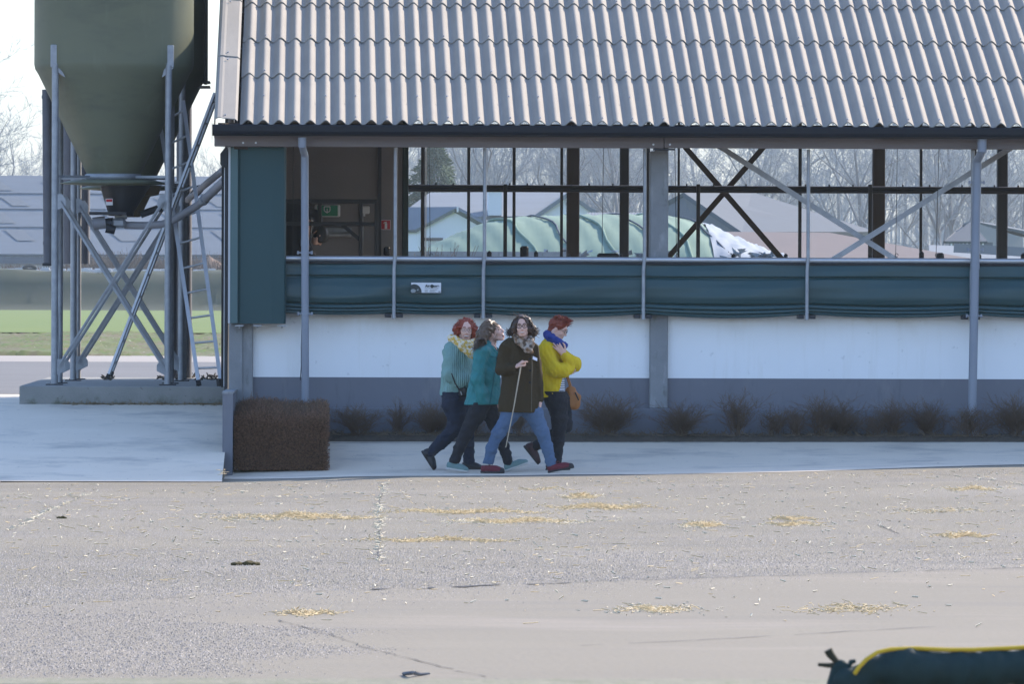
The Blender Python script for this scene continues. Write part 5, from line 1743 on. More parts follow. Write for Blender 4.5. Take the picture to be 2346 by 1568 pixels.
m_plaid = mat('brown_plaid_scarf', lin(.17, .085, .035), lin(.36, .31, .26), scale=11, rough=.9, wid=.10, detail=2)
layer(m_plaid, lin(.06, .035, .02), 16, .52, .60, amount=.9, detail=1, seed=4)
m_bluesc = mat('royal_blue_scarf', lin(.020, .040, .20), lin(.016, .032, .16), scale=20, rough=.9, bump=.2, bscale=50)
m_mshoe = mat('burgundy_shoe', lin(.13, .012, .022), lin(.10, .010, .018), scale=20, rough=.7)
m_tshoe = mat('pale_teal_shoe', lin(.15, .235, .225), lin(.12, .195, .19), scale=20, rough=.7)
m_bshoe = mat('black_leather', lin(.014, .013, .014), rough=.45)
m_dshoe = mat('dark_maroon_leather', lin(.045, .016, .016), rough=.5)
m_wsole = mat('white_sole', lin(.45, .43, .40), rough=.7)
m_dsole = mat('dark_sole', lin(.030, .027, .027), rough=.8)
m_badge = mat('name_badge_card', lin(.72, .70, .76), rough=.4)
m_tan = mat('tan_leather', lin(.33, .125, .022), lin(.24, .085, .016), scale=9, rough=.5, spec=.45)
m_blouse = mat('striped_blouse', lin(.62, .62, .64), rough=.8)
nt_, b_ = nodes_of(m_blouse)
w_ = nt_.nodes.new('ShaderNodeTexWave'); w_.bands_direction = 'Z'; w_.inputs['Scale'].default_value = 13; w_.inputs['Distortion'].default_value = 1.5
tc_ = nt_.nodes.new('ShaderNodeTexCoord'); nt_.links.new(tc_.outputs['Object'], w_.inputs['Vector'])
cr_ = nt_.nodes.new('ShaderNodeValToRGB'); cr_.color_ramp.interpolation = 'CONSTANT'
cr_.color_ramp.elements[0].color = (.03, .04, .09, 1); cr_.color_ramp.elements[1].color = (.62, .62, .64, 1); cr_.color_ramp.elements[1].position = .42
nt_.links.new(w_.outputs['Fac'], cr_.inputs[0]); nt_.links.new(cr_.outputs[0], b_.inputs['Base Color'])

class Person:
    """A person sketched in the units of the photograph's crop: x right, y down, dy away from the camera."""
    def __init__(self, xr, yb, Y, label, cat='woman', name='person'):
        self.xr, self.yb, self.Y = xr, yb, Y
        self.s = Y / 66.0 / KP
        u = 940.9 + .27 * xr
        x = XU(u, Y)
        self.root = empty(name, (x, Y, gz(x, Y) + .006), label, cat, None)
    def __call__(self, x, y, dy=0):
        return np.array(((x - self.xr) * self.s, dy * self.s, (self.yb - y) * self.s))
    def r(self, v):
        return v * self.s
    def basis(self, yaw, pitch=0, roll=0):
        a, p = R(yaw), R(pitch)
        f = np.array((math.sin(a), -math.cos(a), 0)); rt = np.array((math.cos(a), math.sin(a), 0)); up = np.array((0, 0, 1.))
        f2 = f * math.cos(p) + up * math.sin(p); u2 = up * math.cos(p) - f * math.sin(p)
        q = R(roll)
        r3 = rt * math.cos(q) + u2 * math.sin(q); u3 = u2 * math.cos(q) - rt * math.sin(q)
        return r3, f2, u3
    def head(self, F, c, B, sc=.94, smile=0.0, gape=0.0):
        """Skull, face and neck stub into field F; c centre, B = (right, forward, up)."""
        r_, f_, u_ = B
        P = lambda r=0, f=0, u=0: c + (r_ * r + f_ * f + u_ * u) * sc
        self.P, self.B, self.hs = P, B, sc
        F.ell(P(0, -.012, .034), [.073 * sc, .094 * sc, .088 * sc], B, .02)
        F.ell(P(0, .028, -.030), [.060 * sc, .066 * sc, .086 * sc], B, .03)
        F.ell(P(0, .052, -.096 - .012 * gape), [.026 * sc, .022 * sc, .020 * sc], B, .03)
        for s in (-1, 1):
            F.cone(P(s * .052, .0, -.07), P(s * .022, .055, -.102 - .012 * gape), .016 * sc, .016 * sc, .02)
            F.ell(P(s * .037, .062, -.038 + .006 * smile), [.022 * sc, .018 * sc, .020 * sc], B, .02)
            F.cone(P(s * .014, .084, .026), P(s * .048, .068, .024), .009 * sc, .008 * sc, .012)
            F.ell(P(s * .031, .097, .004), [.017 * sc, .014 * sc, .012 * sc], B, .010, op='sub')
            F.ell(P(s * .076, -.012, -.012), [.010 * sc, .020 * sc, .031 * sc], B, .006)
        F.cone(P(0, .084, .010), P(0, .108, -.034), .0085 * sc, .0125 * sc, .010)
        for s in (-1, 1):
            F.ell(P(s * .012, .096, -.040), [.009 * sc, .010 * sc, .008 * sc], B, .006)
        F.cone(P(-.020, .083, -.066), P(.020, .083, -.066), .0075 * sc, .0075 * sc, .008)
        F.cone(P(-.017, .080, -.080 - .02 * gape), P(.017, .080, -.080 - .02 * gape), .0080 * sc, .0080 * sc, .008)
        if gape:
            F.ell(P(0, .096, -.074), [.020 * sc, .020 * sc, .012 * sc * (gape + .3)], B, .006, op='sub')
    def face(self, gape=0.0, teeth=False, shut=False, brow=None, glasses=None, wide=.024):
        P, B, sc = self.P, self.B, self.hs
        rt = self.root
        tov = lambda a: Vector(a)
        for s in (-1, 1):
            if not shut:
                F = Field(P(s * .031, .082, .004) - .02, P(s * .031, .082, .004) + .02, .0025)
                F.ell(P(s * .031, .078, .002), [.012 * sc, .0115 * sc, .0055 * sc], B, .004); F.build('eye', m_eye, rt)
                F = Field(P(s * .031, .088, .003) - .015, P(s * .031, .088, .003) + .015, .0025)
                F.ell(P(s * .031, .0855, .002), [.0068 * sc, .006 * sc, .0052 * sc], B, .003); F.build('iris', m_iris, rt)
            else:
                b = MB(); b.tube([tov(P(s * .044, .083, .002)), tov(P(s * .031, .089, -.001)), tov(P(s * .020, .088, .001))], .0035, 5); off = Vector(wloc(rt))
                for i in range(len(b.v)): b.v[i] = b.v[i] + off
                b.build('eyelid', brow or m_hbrown, rt)
            b = MB(); b.tube([tov(P(s * .050, .074, .026)), tov(P(s * .034, .091, .033)), tov(P(s * .014, .094, .029))], [.003, .0045, .004], 5); off = Vector(wloc(rt))
            for i in range(len(b.v)): b.v[i] = b.v[i] + off
            b.build('eyebrow', brow or m_hbrown, rt)
        def lp(name, pts, r, m):
            b = MB(); b.tube([tov(P(*p)) for p in pts], r, 6); off = Vector(wloc(rt))
            for i in range(len(b.v)): b.v[i] = b.v[i] + off
            b.build(name, m, rt)
        w = wide
        lp('lip', [(-w, .080, -.057), (-w * .45, .0915, -.0635), (w * .45, .0915, -.0635), (w, .080, -.057)], [.002, .0038, .0038, .002], m_lip)
        lp('lip', [(-w, .080, -.059), (-w * .45, .090, -.079 - .02 * gape), (w * .45, .090, -.079 - .02 * gape), (w, .080, -.059)], [.002, .0042, .0042, .002], m_lip)
        if gape or teeth:
            F = Field(P(0, .086, -.074) - .035, P(0, .086, -.074) + .035, .0025)
            F.ell(P(0, .078, -.0725 - .008 * gape), [w * .9 * sc, .013 * sc, (.007 + .010 * gape) * sc], B, .003); F.build('mouth', m_mouth, rt)
        if teeth:
            F = Field(P(0, .088, -.07) - .035, P(0, .088, -.07) + .035, .0025)
            F.ell(P(0, .0865, -.0690 - .002 * gape), [w * .82 * sc, .009 * sc, .0085 * sc], B, .003); F.build('teeth', m_teeth, rt)
        if glasses:
            mm, rr_, hw, hh = glasses
            b = MB()
            for s in (-1, 1):
                pts = []
                for k in range(17):
                    t = 2 * math.pi * k / 16
                    e = 2.6
                    cx = math.copysign(abs(math.cos(t)) ** (2 / e), math.cos(t)); sy = math.copysign(abs(math.sin(t)) ** (2 / e), math.sin(t))
                    pts.append(tov(P(s * .033 + hw * cx, .106 - .012 * abs(s * .033 + hw * cx) / .06, .000 + hh * sy)))
                b.tube(pts, rr_, 5, caps=False)
                b.tube([tov(P(s * (.033 + hw), .095, .004)), tov(P(s * .074, .0, .010))], rr_ * .9, 5)
            b.tube([tov(P(-.033 + hw, .105, .004)), tov(P(0, .112, .008)), tov(P(.033 - hw, .105, .004))], rr_ * .9, 5)
            off = Vector(wloc(rt))
            for i in range(len(b.v)): b.v[i] = b.v[i] + off
            b.build('glasses', mm, rt)
    def hand(self, F, wrist, d, palm_n, curl=.5, spread=.06, thumb_side=1, L=.175, thumb_curl=.5, fingers=None):
        """Palm and five fingers. d: wrist to knuckles, palm_n: the way the palm faces."""
        d = np.array(d, float); d /= np.linalg.norm(d)
        n = np.array(palm_n, float); n -= d * n.dot(d); n /= np.linalg.norm(n)
        s = np.cross(d, n) * thumb_side
        w = np.array(wrist, float)
        pl = L * .52
        F.cone(w - d * .03, w + d * .02, .026, .027, .015, (n, .72))
        F.cone(w + d * .02 + s * .012, w + d * pl + s * .022, .022, .019, .02, (n, .75))
        F.cone(w + d * .02 - s * .012, w + d * pl - s * .024, .022, .018, .02, (n, .75))
        lens = [.44, .49, .46, .36]
        tips = []
        for i in range(4):
            o = (.030, .010, -.011, -.031)[i]
            base = w + d * (pl - (.004, 0, .003, .010)[i]) + s * o
            cu = curl if fingers is None else fingers[i]
            a = np.array(d + s * o / .03 * spread)
            a /= np.linalg.norm(a)
            p = base
            ang = 0
            for j, fr in enumerate((.45, .30, .25)):
                ang += cu * (.75, 1.1, .8)[j] * 1.15
                dd = a * math.cos(ang) + n * math.sin(ang)
                q = p + dd * (lens[i] * L * fr)
                F.cone(p, q, .0092 - .0006 * j, .0086 - .0006 * j, .005)
                p = q
            tips.append(p)
        # thumb leaves the side of the palm near its base
        b0 = w + d * .022 + s * .026
        a1 = d * .62 + s * .70 + n * .25 * thumb_curl; a1 /= np.linalg.norm(a1)
        p1 = b0 + a1 * .042
        a2 = d * .85 + s * (.45 - .7 * thumb_curl) + n * .7 * thumb_curl; a2 /= np.linalg.norm(a2)
        p2 = p1 + a2 * .030
        a3 = d * .8 + s * (.1 - .8 * thumb_curl) + n * .8 * thumb_curl; a3 /= np.linalg.norm(a3)
        F.cone(b0 - d * .01, p1, .0135, .0110, .010); F.cone(p1, p2, .0105, .0098, .004); F.cone(p2, p2 + a3 * .025, .0095, .0082, .004)
        return tips
    def shoe(self, heel, toe, h, m_up, m_sole, m_toe=None, w=.043, boot=0.0, lace=None):
        """heel and toe: sole points of the shoe."""
        a, b = np.array(heel), np.array(toe)
        d = b - a; L = np.linalg.norm(d); d = d / L
        side = np.array((-d[1], d[0], 0)); side /= np.linalg.norm(side) + 1e-9
        up = np.cross(d, side); up = up if up[2] > 0 else -up
        lo = np.minimum(a, b) - .12; hi = np.maximum(a, b) + .16 + boot
        B = (d, side, up)
        F = Field(lo, hi, .005)
        F.ell(a + d * (L * .20) + up * .045, [L * .20, w * .90, .054], B, .02)
        F.ell(a + d * (L * .50) + up * .042, [L * .30, w * .95, .052], B, .03)
        F.ell(a + d * (L * .77) + up * .030, [L * .23, w, .036], B, .03)
        F.cone(a + d * (L * .22) + up * .05, a + d * (L * .20) + up * (h + boot), .038, .036, .02)
        F.cut(a + up * .014, -up)
        F.cut(a + d * (L * .2) + up * (h + boot * .9), up)
        o = F.build('shoe', m_up, self.root)
        F = Field(lo, hi, .005)
        F.ell(a + d * (L * .24) + up * .010, [L * .255, w * .95, .05], B, .01)
        F.cone(a + d * (L * .24) + up * .010, a + d * (L * .76) + up * .010, w * .88, w * .98, .02)
        F.ell(a + d * (L * .74) + up * .010, [L * .265, w * 1.06, .05], B, .01)
        F.cut(a + up * .024, up); F.cut(a, -up)
        sl = F.build('sole', m_sole, o)
        if m_toe is not None:
            F = Field(lo, hi, .005)
            F.ell(a + d * (L * .86) + up * .026, [L * .145, w * 1.0, .037], B, .01); F.cut(a + up * .010, -up)
            F.build('toe_cap', m_toe, o)
        if lace is not None:
            b_ = MB(); off = Vector(wloc(self.root))
            for k in range(4):
                c = a + d * (L * (.40 + .075 * k)) + up * (.076 - .010 * k)
                b_.tube([Vector(c + side * .026) + off, Vector(c + up * .006) + off, Vector(c - side * .026) + off], .0042, 5)
            b_.tube([Vector(a + d * (L * .37) + up * .080) + off, Vector(a + d * (L * .33) + up * .105 - side * .02) + off, Vector(a + d * (L * .42) + up * .095 - side * .03) + off], .004, 5)
            b_.tube([Vector(a + d * (L * .37) + up * .080) + off, Vector(a + d * (L * .45) + up * .110 - side * .01) + off, Vector(a + d * (L * .50) + up * .090 - side * .02) + off], .004, 5)
            b_.build('laces', lace, o)
        return o
    def strands(self, name, m, roots, gen, n, r0=.004, seed=1, sides=4):
        """Locks of hair: gen(rnd, i) returns a list of points (local)."""
        rr_ = random.Random(seed)
        P0, P1, A, Bq = [], [], [], []
        for i in range(n):
            pts = gen(rr_, i)
            k = len(pts) - 1
            rb = r0 * rr_.uniform(.6, 1.3)
            for j in range(k):
                P0.append(pts[j]); P1.append(pts[j + 1]); A.append(rb * (1 - .8 * j / k)); Bq.append(rb * (1 - .8 * (j + 1) / k))
        V, Fq = tubes_np(P0, P1, A, Bq, sides)
        return add_obj(name, mesh_np(name, V, Fq, True), m, self.root)
    def bounds(self, x0, x1, y0, y1, d0, d1):
        a, b = self(x0, y1, d0), self(x1, y0, d1)
        return a, b
    def tubes(self, name, m, paths, r, n=6):
        b = MB(); off = Vector(wloc(self.root))
        for pts in paths:
            b.tube([Vector(p) + off for p in pts], r, n)
        return b.build(name, m, self.root)

def legs(p, m, paths, k=.03, cut=None, rip=.006, seed=1, h=.006):
    """paths: list of [(x, y, dy, r), ...] in sketch units."""
    al = [q for pa in paths for q in pa]
    lo, hi = p.bounds(min(q[0] for q in al) - 110, max(q[0] for q in al) + 110, min(q[1] for q in al) - 110, max(q[1] for q in al) + 70, min(q[2] for q in al) - 110, max(q[2] for q in al) + 110)
    F = Field(lo, hi, h)
    for pa in paths:
        F.chain([p(*q[:3]) for q in pa], [p.r(q[3]) for q in pa], k)
    if rip:
        F.ripple(rip, 55, seed, (1, 1, 1.6)); F.ripple(rip * .5, 130, seed + 9, (1, 1, 2.2))
    if cut:
        for (c, n) in cut: F.cut(p(*c), n)
    return F

# ---------------------------------------------------------------- woman in the dark olive coat
p = Person(945, 1478, 66.0, 'woman with windblown brown bob and glasses in a long dark olive coat and blue jeans')
c = p(947, 232, -10)
B = p.basis(-4, 2, 3)
lo, hi = p.bounds(720, 1130, 110, 1400, -190, 110)
F = Field(lo, hi, .005)
p.head(F, c, B, .93, smile=.6)
F.chain([p(948, 275, 8), p(946, 345, 22)], [p.r(43), p.r(46)], .03)
F.cone(p(940, 400, 20), p(925, 640, 20), p.r(100), p.r(95), .03, ((0, 1, 0), .65))
F.cone(p(925, 640, 20), p(930, 880, 20), p.r(95), p.r(100), .03, ((0, 1, 0), .7))
for pa in ([(800, 410, 10, 42), (778, 600, -20, 36), (880, 588, -112, 28)], [(1050, 430, 25, 40), (1078, 640, 35, 34), (1100, 850, 20, 26)],
           [(880, 920, 5, 50), (855, 965, 0, 48), (746, 1140, -22, 34), (690, 1270, -15, 30), (666, 1390, -8, 26)], [(990, 920, 25, 50), (1045, 965, 20, 48), (1118, 1125, 8, 36), (1165, 1270, 8, 30), (1195, 1390, 6, 26)]):
    F.chain([p(*q[:3]) for q in pa], [p.r(q[3]) for q in pa], .02)
p.hand(F, p(893, 575, -118), (.72, -.25, .62), (.62, .1, -.75), curl=1.05, thumb_side=-1, thumb_curl=.8, L=.165, fingers=[.28, 1.05, 1.15, 1.2])
p.hand(F, p(1102, 858, 18), (-.03, -.10, -1), (-1, .1, 0), curl=.35, thumb_side=1, L=.165)
F.build('body', m_skin, p.root)
p.face(gape=.25, teeth=True, wide=.031, glasses=(m_frame, .0032, .027, .019))
# coat
lo, hi = p.bounds(705, 1140, 340, 985, -190, 150)
F = Field(lo, hi, .006)
fl = ((0, 1, 0), .66)
F.cone(p(925, 418, 22), p(922, 620, 18), p.r(125), p.r(140), .05, fl)
F.cone(p(922, 620, 18), p(922, 1010, 14), p.r(138), p.r(186), .05, ((0, 1, 0), .62))
F.cone(p(830, 408, 18), p(1035, 418, 28), p.r(56), p.r(50), .05)
F.chain([p(806, 418, 10), p(776, 600, -25), p(884, 588, -112)], [p.r(60), p.r(50), p.r(36)], .03)
F.chain([p(1040, 430, 28), p(1082, 640, 40), p(1100, 852, 20)], [p.r(54), p.r(43), p.r(36)], .025)
F.ripple(.007, 34, 4, (1, 1, .7)); F.ripple(.004, 80, 8, (1, 1, 1.4))
F.cut(p(925, 962, 0), (-.03, 0, -1)); F.cut(p(887, 586, -116), (.72, -.25, .55)) if False else None
F.ell(p(948, 350, -45), [p.r(62), p.r(70), p.r(66)], None, .02, op='sub')
coat = F.build('coat', m_olive, p.root)
# lapels, placket edge, buttons, pocket flap, badge
def patch(p, name, m, pts, th=.010, parent=None):
    b = MB(); off = Vector(wloc(p.root))
    fr = [Vector(q) + off for q in pts]; bk = [q + Vector((0, th, 0)) for q in fr]
    n = len(fr)
    b.add(fr + bk, [tuple(range(n)), tuple(range(n, 2 * n))[::-1]] + [(i, n + i, n + (i + 1) % n, (i + 1) % n) for i in range(n)])
    return b.build(name, m, parent or p.root)
zf = -92
patch(p, 'lapel', m_olive, [p(850, 335, -30), p(905, 400, -82), p(1000, 500, -92), p(1022, 470, -94), p(935, 395, -70), p(870, 318, -25)][::-1])
patch(p, 'lapel', m_olive, [p(1052, 375, -20), p(1085, 410, -30), p(1075, 440, -52), p(1030, 500, -92), p(1040, 440, -70)][::-1])
p.tubes('placket', mat('coat_piping', lin(.10, .085, .06), rough=.9), [[p(1027, 480, -90), p(1028, 600, -104), p(1025, 760, -114), p(1023, 955, -120)]], .0042, 5)
for (x, y, d) in ((1010, 508, -95), (1012, 604, -106), (1010, 705, -114)):
    b = MB(); q = Vector(p(x, y, d)) + wloc(p.root); b.tube([q, q + Vector((0, -.008, 0))], .013, 10); b.build('button', m_blackt, p.root)
patch(p, 'pocket_flap', m_olive, [p(1035, 640, -96), p(1052, 690, -96), p(1040, 700, -98), p(1028, 668, -104)][::-1])
patch(p, 'name_badge', m_badge, [p(1036, 482, -88), p(1074, 500, -76), p(1072, 526, -78), p(1033, 508, -90)][::-1], .004)
# scarf
lo, hi = p.bounds(850, 1085, 265, 480, -140, 90)
F = Field(lo, hi, .005)
ring_ = [p(890 + 5, 320, 10), p(905, 352, -50), p(950, 372, -80), p(1005, 360, -62), p(1025, 335, 0), p(985, 305, 62), p(915, 298, 55), p(890, 315, 10)]
F.chain(ring_, [p.r(26)] * 8, .02)
F.chain([p(885, 300, -20), p(930, 360, -82), p(985, 425, -94), p(1020, 445, -96)], [p.r(20), p.r(34), p.r(30), p.r(20)], .02, ((0, 1, 0), .6))
F.chain([p(1010, 345, -50), p(1028, 380, -80), p(1010, 440, -96)], [p.r(26), p.r(24), p.r(18)], .02, ((0, 1, 0), .6))
F.ripple(.006, 90, 3)
F.build('scarf', m_plaid, p.root)
# jeans
F = legs(p, m_denim, [[(900, 900, 5, 95), (858, 965, 0, 74), (745, 1140, -22, 54), (690, 1270, -15, 46), (664, 1395, -8, 45)],
                      [(960, 900, 25, 95), (1045, 965, 20, 78), (1118, 1125, 8, 58), (1165, 1270, 8, 47), (1197, 1395, 6, 44)]], cut=[((664, 1402, 0), (-.1, 0, -1))], seed=5)
F.cut(p(925, 900, 0), (0, 0, 1))
F.build('jeans', m_denim, p.root)
p.shoe(p(598, 1478, -5), p(800, 1478, -45), .085, m_mshoe, m_dsole, m_dsole, lace=m_mshoe)
p.shoe(p(1172, 1478, 5), p(1392, 1432, -30), .085, m_mshoe, m_dsole, m_dsole, lace=m_mshoe)
# hair: a cap and wind-lifted locks to both sides
P = p.P
lo, hi = p.bounds(780, 1130, 95, 340, -120, 130)
F = Field(lo, hi, .005)
F.ell(P(0, -.022, .044), [.090, .094, .094], B, .02)
for s in (-1, 1):
    F.cone(P(s * .070, -.015, .05), P(s * .105, -.02, -.04), .036, .046, .04)
    F.cone(P(s * .105, -.02, -.04), P(s * .13, -.02, -.085), .044, .030, .04)
F.cone(P(-.06, -.06, .02), P(.07, -.06, -.06), .05, .05, .03)
F.ripple(.010, 75, 12)
F.cone(P(0, .10, .05), P(0, .10, -.11), .052, .058, .014, op='sub')
F.build('hair', m_hbrown, p.root)
def g_bob(rr, i):
    s = -1 if rr.random() < .5 else 1
    a = rr.uniform(.1, 1.0)
    q0 = P(s * (.02 + .07 * a), rr.uniform(-.09, .05), .12 - .07 * a * a + rr.uniform(-.01, .01))
    q1 = P(s * rr.uniform(.085, .125), rr.uniform(-.09, .045), rr.uniform(.0, .05))
    q2 = P(s * rr.uniform(.11, .165), rr.uniform(-.09, .05), rr.uniform(-.075, -.03))
    fl_ = rr.uniform(-.02, .045)
    q3 = P(s * (rr.uniform(.125, .185)), rr.uniform(-.09, .05), rr.uniform(-.115, -.05) + fl_)
    q4 = q3 + np.array((s * rr.uniform(.0, .03), 0, rr.uniform(-.02, .03)))
    return [q0, (q0 + q1) / 2 + np.array((s * .008, 0, .012)), q1, q2, q3, q4]
p.strands('hair_locks', m_hbrown, None, g_bob, 260, .0042, 3)
def g_fly(rr, i):
    q0 = P(rr.uniform(-.06, .05), rr.uniform(-.06, .03), .125)
    q1 = q0 + np.array((rr.uniform(-.06, .03), 0, rr.uniform(.01, .035)))
    q2 = q1 + np.array((rr.uniform(-.06, .01), 0, rr.uniform(-.03, .02)))
    return [q0, q1, q2, q2 + np.array((rr.uniform(-.02, .03), 0, -.02))]
p.strands('flyaway_hair', m_hbrown, None, g_fly, 24, .0013, 4)
OLIVE = p
# the stick in her hand
a_, b_ = p(934, 556, -150), p(806, 1256, -175)
sk = MB(); off = Vector(wloc(p.root))
sk.tube([Vector(a_) + off + Vector((.006, 0, .03)), Vector(a_) + off, Vector(a_).lerp(Vector(b_), .5) + off + Vector((.006, 0, 0)), Vector(b_) + off], [.0085, .0085, .0065, .0045], 8)
tag(sk.build('walking_stick', mat('pale_wood', lin(.46, .38, .28), lin(.36, .29, .21), scale=20, rough=.7)), 'thin pale stick held by the woman in the olive coat', 'stick')
b = MB(); pts = [p(868, 1095, -60), p(845, 1130, -66), p(822, 1160, -70), p(800, 1185, -74), p(780, 1215, -80), p(768, 1232, -84)]
for a__, c__ in zip(pts[:-1], pts[1:]):
    for t in (0, .33, .66):
        q = Vector(a__).lerp(Vector(c__), t) + off; b.tube([q + Vector((0, 0, .008)), q - Vector((0, 0, .008))], .006, 6)

# ---------------------------------------------------------------- woman in the teal jacket
p = Person(640, 1474, 66.45, 'laughing woman with long light brown hair in a teal jacket and black trousers')
c = p(712, 280, 0)
B = p.basis(64, 22, 6)
lo, hi = p.bounds(330, 880, 120, 1400, -190, 190)
F = Field(lo, hi, .005)
p.head(F, c, B, .93, smile=1, gape=1.0)
F.chain([p(692, 315, 5), p(672, 425, 5)], [p.r(44), p.r(48)], .03)
F.cone(p(655, 450, 5), p(630, 660, 5), p.r(80), p.r(85), .03); F.cone(p(630, 660, 5), p(618, 890, 5), p.r(85), p.r(86), .03)
for pa in ([(600, 465, -95, 40), (575, 680, -120, 34), (598, 775, -122, 26)], [(668, 465, 95, 40), (690, 680, 110, 34), (735, 850, 80, 26)],
           [(575, 930, -42, 52), (478, 1130, -58, 36), (420, 1260, -55, 30), (370, 1380, -50, 26)], [(660, 930, 38, 52), (752, 1140, 50, 36), (795, 1260, 50, 30), (833, 1375, 50, 26)]):
    F.chain([p(*q[:3]) for q in pa], [p.r(q[3]) for q in pa], .02)
p.hand(F, p(600, 780, -122), (.18, .02, -.98), (.9, .5, .2), curl=.35, thumb_side=-1, L=.155)
p.hand(F, p(738, 858, 80), (.2, -.1, -.95), (.3, -.9, 0), curl=.5, thumb_side=1, L=.155)
F.build('body', m_skin, p.root)
p.face(gape=1.0, teeth=True, shut=True, brow=m_hlight)
lo, hi = p.bounds(410, 800, 360, 925, -200, 200)
F = Field(lo, hi, .006)
F.cone(p(652, 445, 5), p(640, 640, 5), p.r(98), p.r(116), .05); F.cone(p(640, 640, 5), p(606, 930, 5), p.r(114), p.r(158), .05, ((0, 1, 0), .8))
F.cone(p(622, 445, -70), p(672, 445, 75), p.r(60), p.r(56), .05)
F.chain([p(596, 462, -95), p(566, 680, -130), p(600, 800, -124), p(622, 872, -118)], [p.r(66), p.r(54), p.r(48), p.r(42)], .03)
F.chain([p(670, 465, 95), p(705, 680, 112), p(738, 850, 80)], [p.r(58), p.r(50), p.r(40)], .03)
F.chain([p(650, 395, -40), p(690, 420, -48), p(740, 455, -20), p(742, 445, 40)], [p.r(30), p.r(30), p.r(26), p.r(26)], .025)
F.ripple(.009, 36, 14, (1, 1, .8)); F.ripple(.005, 85, 18, (1.3, 1, 1))
F.cut(p(600, 900, 0), (.02, 0, -1)); F.cut(p(620, 884, -120), (.25, 0, -.95)) if False else None
F.ell(p(712, 415, -5), [p.r(52), p.r(60), p.r(60)], None, .02, op='sub')
F.build('jacket', m_teal, p.root)
lo, hi = p.bounds(640, 780, 370, 500, -90, 90)
F = Field(lo, hi, .005)
F.chain([p(672, 395, -35), p(700, 430, -45), p(728, 460, -28), p(745, 455, 10)], [p.r(17), p.r(22), p.r(20), p.r(16)], .02)
F.build('inner_collar', m_navy, p.root)
p.tubes('zip_placket', mat('dark_teal_seam', lin(.010, .10, .105), rough=.7), [[p(735, 480, -62), p(722, 560, -92), p(700, 700, -108), p(672, 890, -118)], [p(640, 470, -88), p(690, 492, -92), p(730, 500, -72)]], .005, 5)
F = legs(p, m_blackt, [[(600, 880, -20, 100), (570, 960, -45, 78), (478, 1130, -58, 56), (420, 1260, -55, 46), (368, 1392, -50, 44)],
                       [(635, 880, 20, 95), (672, 960, 40, 76), (752, 1140, 50, 55), (795, 1260, 50, 45), (834, 1385, 50, 43)]], seed=11)
F.cut(p(620, 880, 0), (0, 0, 1))
F.cut(p(368, 1398, 0), (-.2, 0, -1)); F.build('trousers', m_blackt, p.root)
p.shoe(p(302, 1448, -45), p(492, 1476, -70), .085, m_tshoe, m_wsole, lace=m_wsole)
p.shoe(p(812, 1474, 55), p(1010, 1400, 30), .085, m_tshoe, m_wsole, lace=m_wsole)
P = p.P
lo, hi = p.bounds(540, 820, 150, 480, -130, 130)
F = Field(lo, hi, .005)
F.ell(P(0, -.024, .040), [.088, .096, .092], B, .02)
F.chain([p(655, 235, -45), p(622, 310, -75), p(602, 370, -120), p(575, 415, -150)], [p.r(50), p.r(44), p.r(32), p.r(16)], .03)
F.chain([p(650, 240, 20), p(606, 320, 0), p(575, 390, -40), p(548, 430, -60)], [p.r(58), p.r(52), p.r(36), p.r(14)], .03)
F.ripple(.008, 80, 22)
F.cone(P(0, .11, .06), P(0, .10, -.11), .062, .062, .014, op='sub'); F.ell(P(.080, .005, -.02), [.03, .03, .045], B, .008, op='sub')
F.build('hair', m_hlight, p.root)
def g_long(rr, i):
    t = rr.random(); d = -95 + 150 * rr.random()
    w = rr.uniform(-1, 1)
    q = [(690 + 30 * w, 196 + 12 * abs(w), d * .35), (648 + 26 * w, 238 + 10 * w, d * .7 - 12), (622 + 30 * w, 300, d - 10), (604 + 32 * w, 352, d - 34), (584 + 30 * w + rr.uniform(-10, 8), 396, d - 62), (560 + 34 * w + rr.uniform(-22, 10), rr.uniform(415, 450), d - 75)]
    return [p(x + rr.uniform(-5, 5), y + rr.uniform(-5, 5), z + rr.uniform(-6, 6)) for x, y, z in q]
p.strands('hair_locks', m_hlight, None, g_long, 220, .0040, 6)
def g_blow(rr, i):
    q0 = P(-rr.uniform(.02, .07), rr.uniform(.02, .06), .10)
    q1 = q0 + np.array((rr.uniform(.02, .05), 0, rr.uniform(-.04, -.01)))
    q2 = q1 + np.array((rr.uniform(.0, .035), 0, rr.uniform(-.09, -.05)))
    q3 = q2 + np.array((rr.uniform(-.04, .01), 0, rr.uniform(-.09, -.04)))
    return [q0, q1, q2, q3, q3 + np.array((rr.uniform(-.05, 0), 0, rr.uniform(-.08, -.03)))]
p.strands('blown_hair', m_hlight, None, g_blow, 46, .0030, 8)

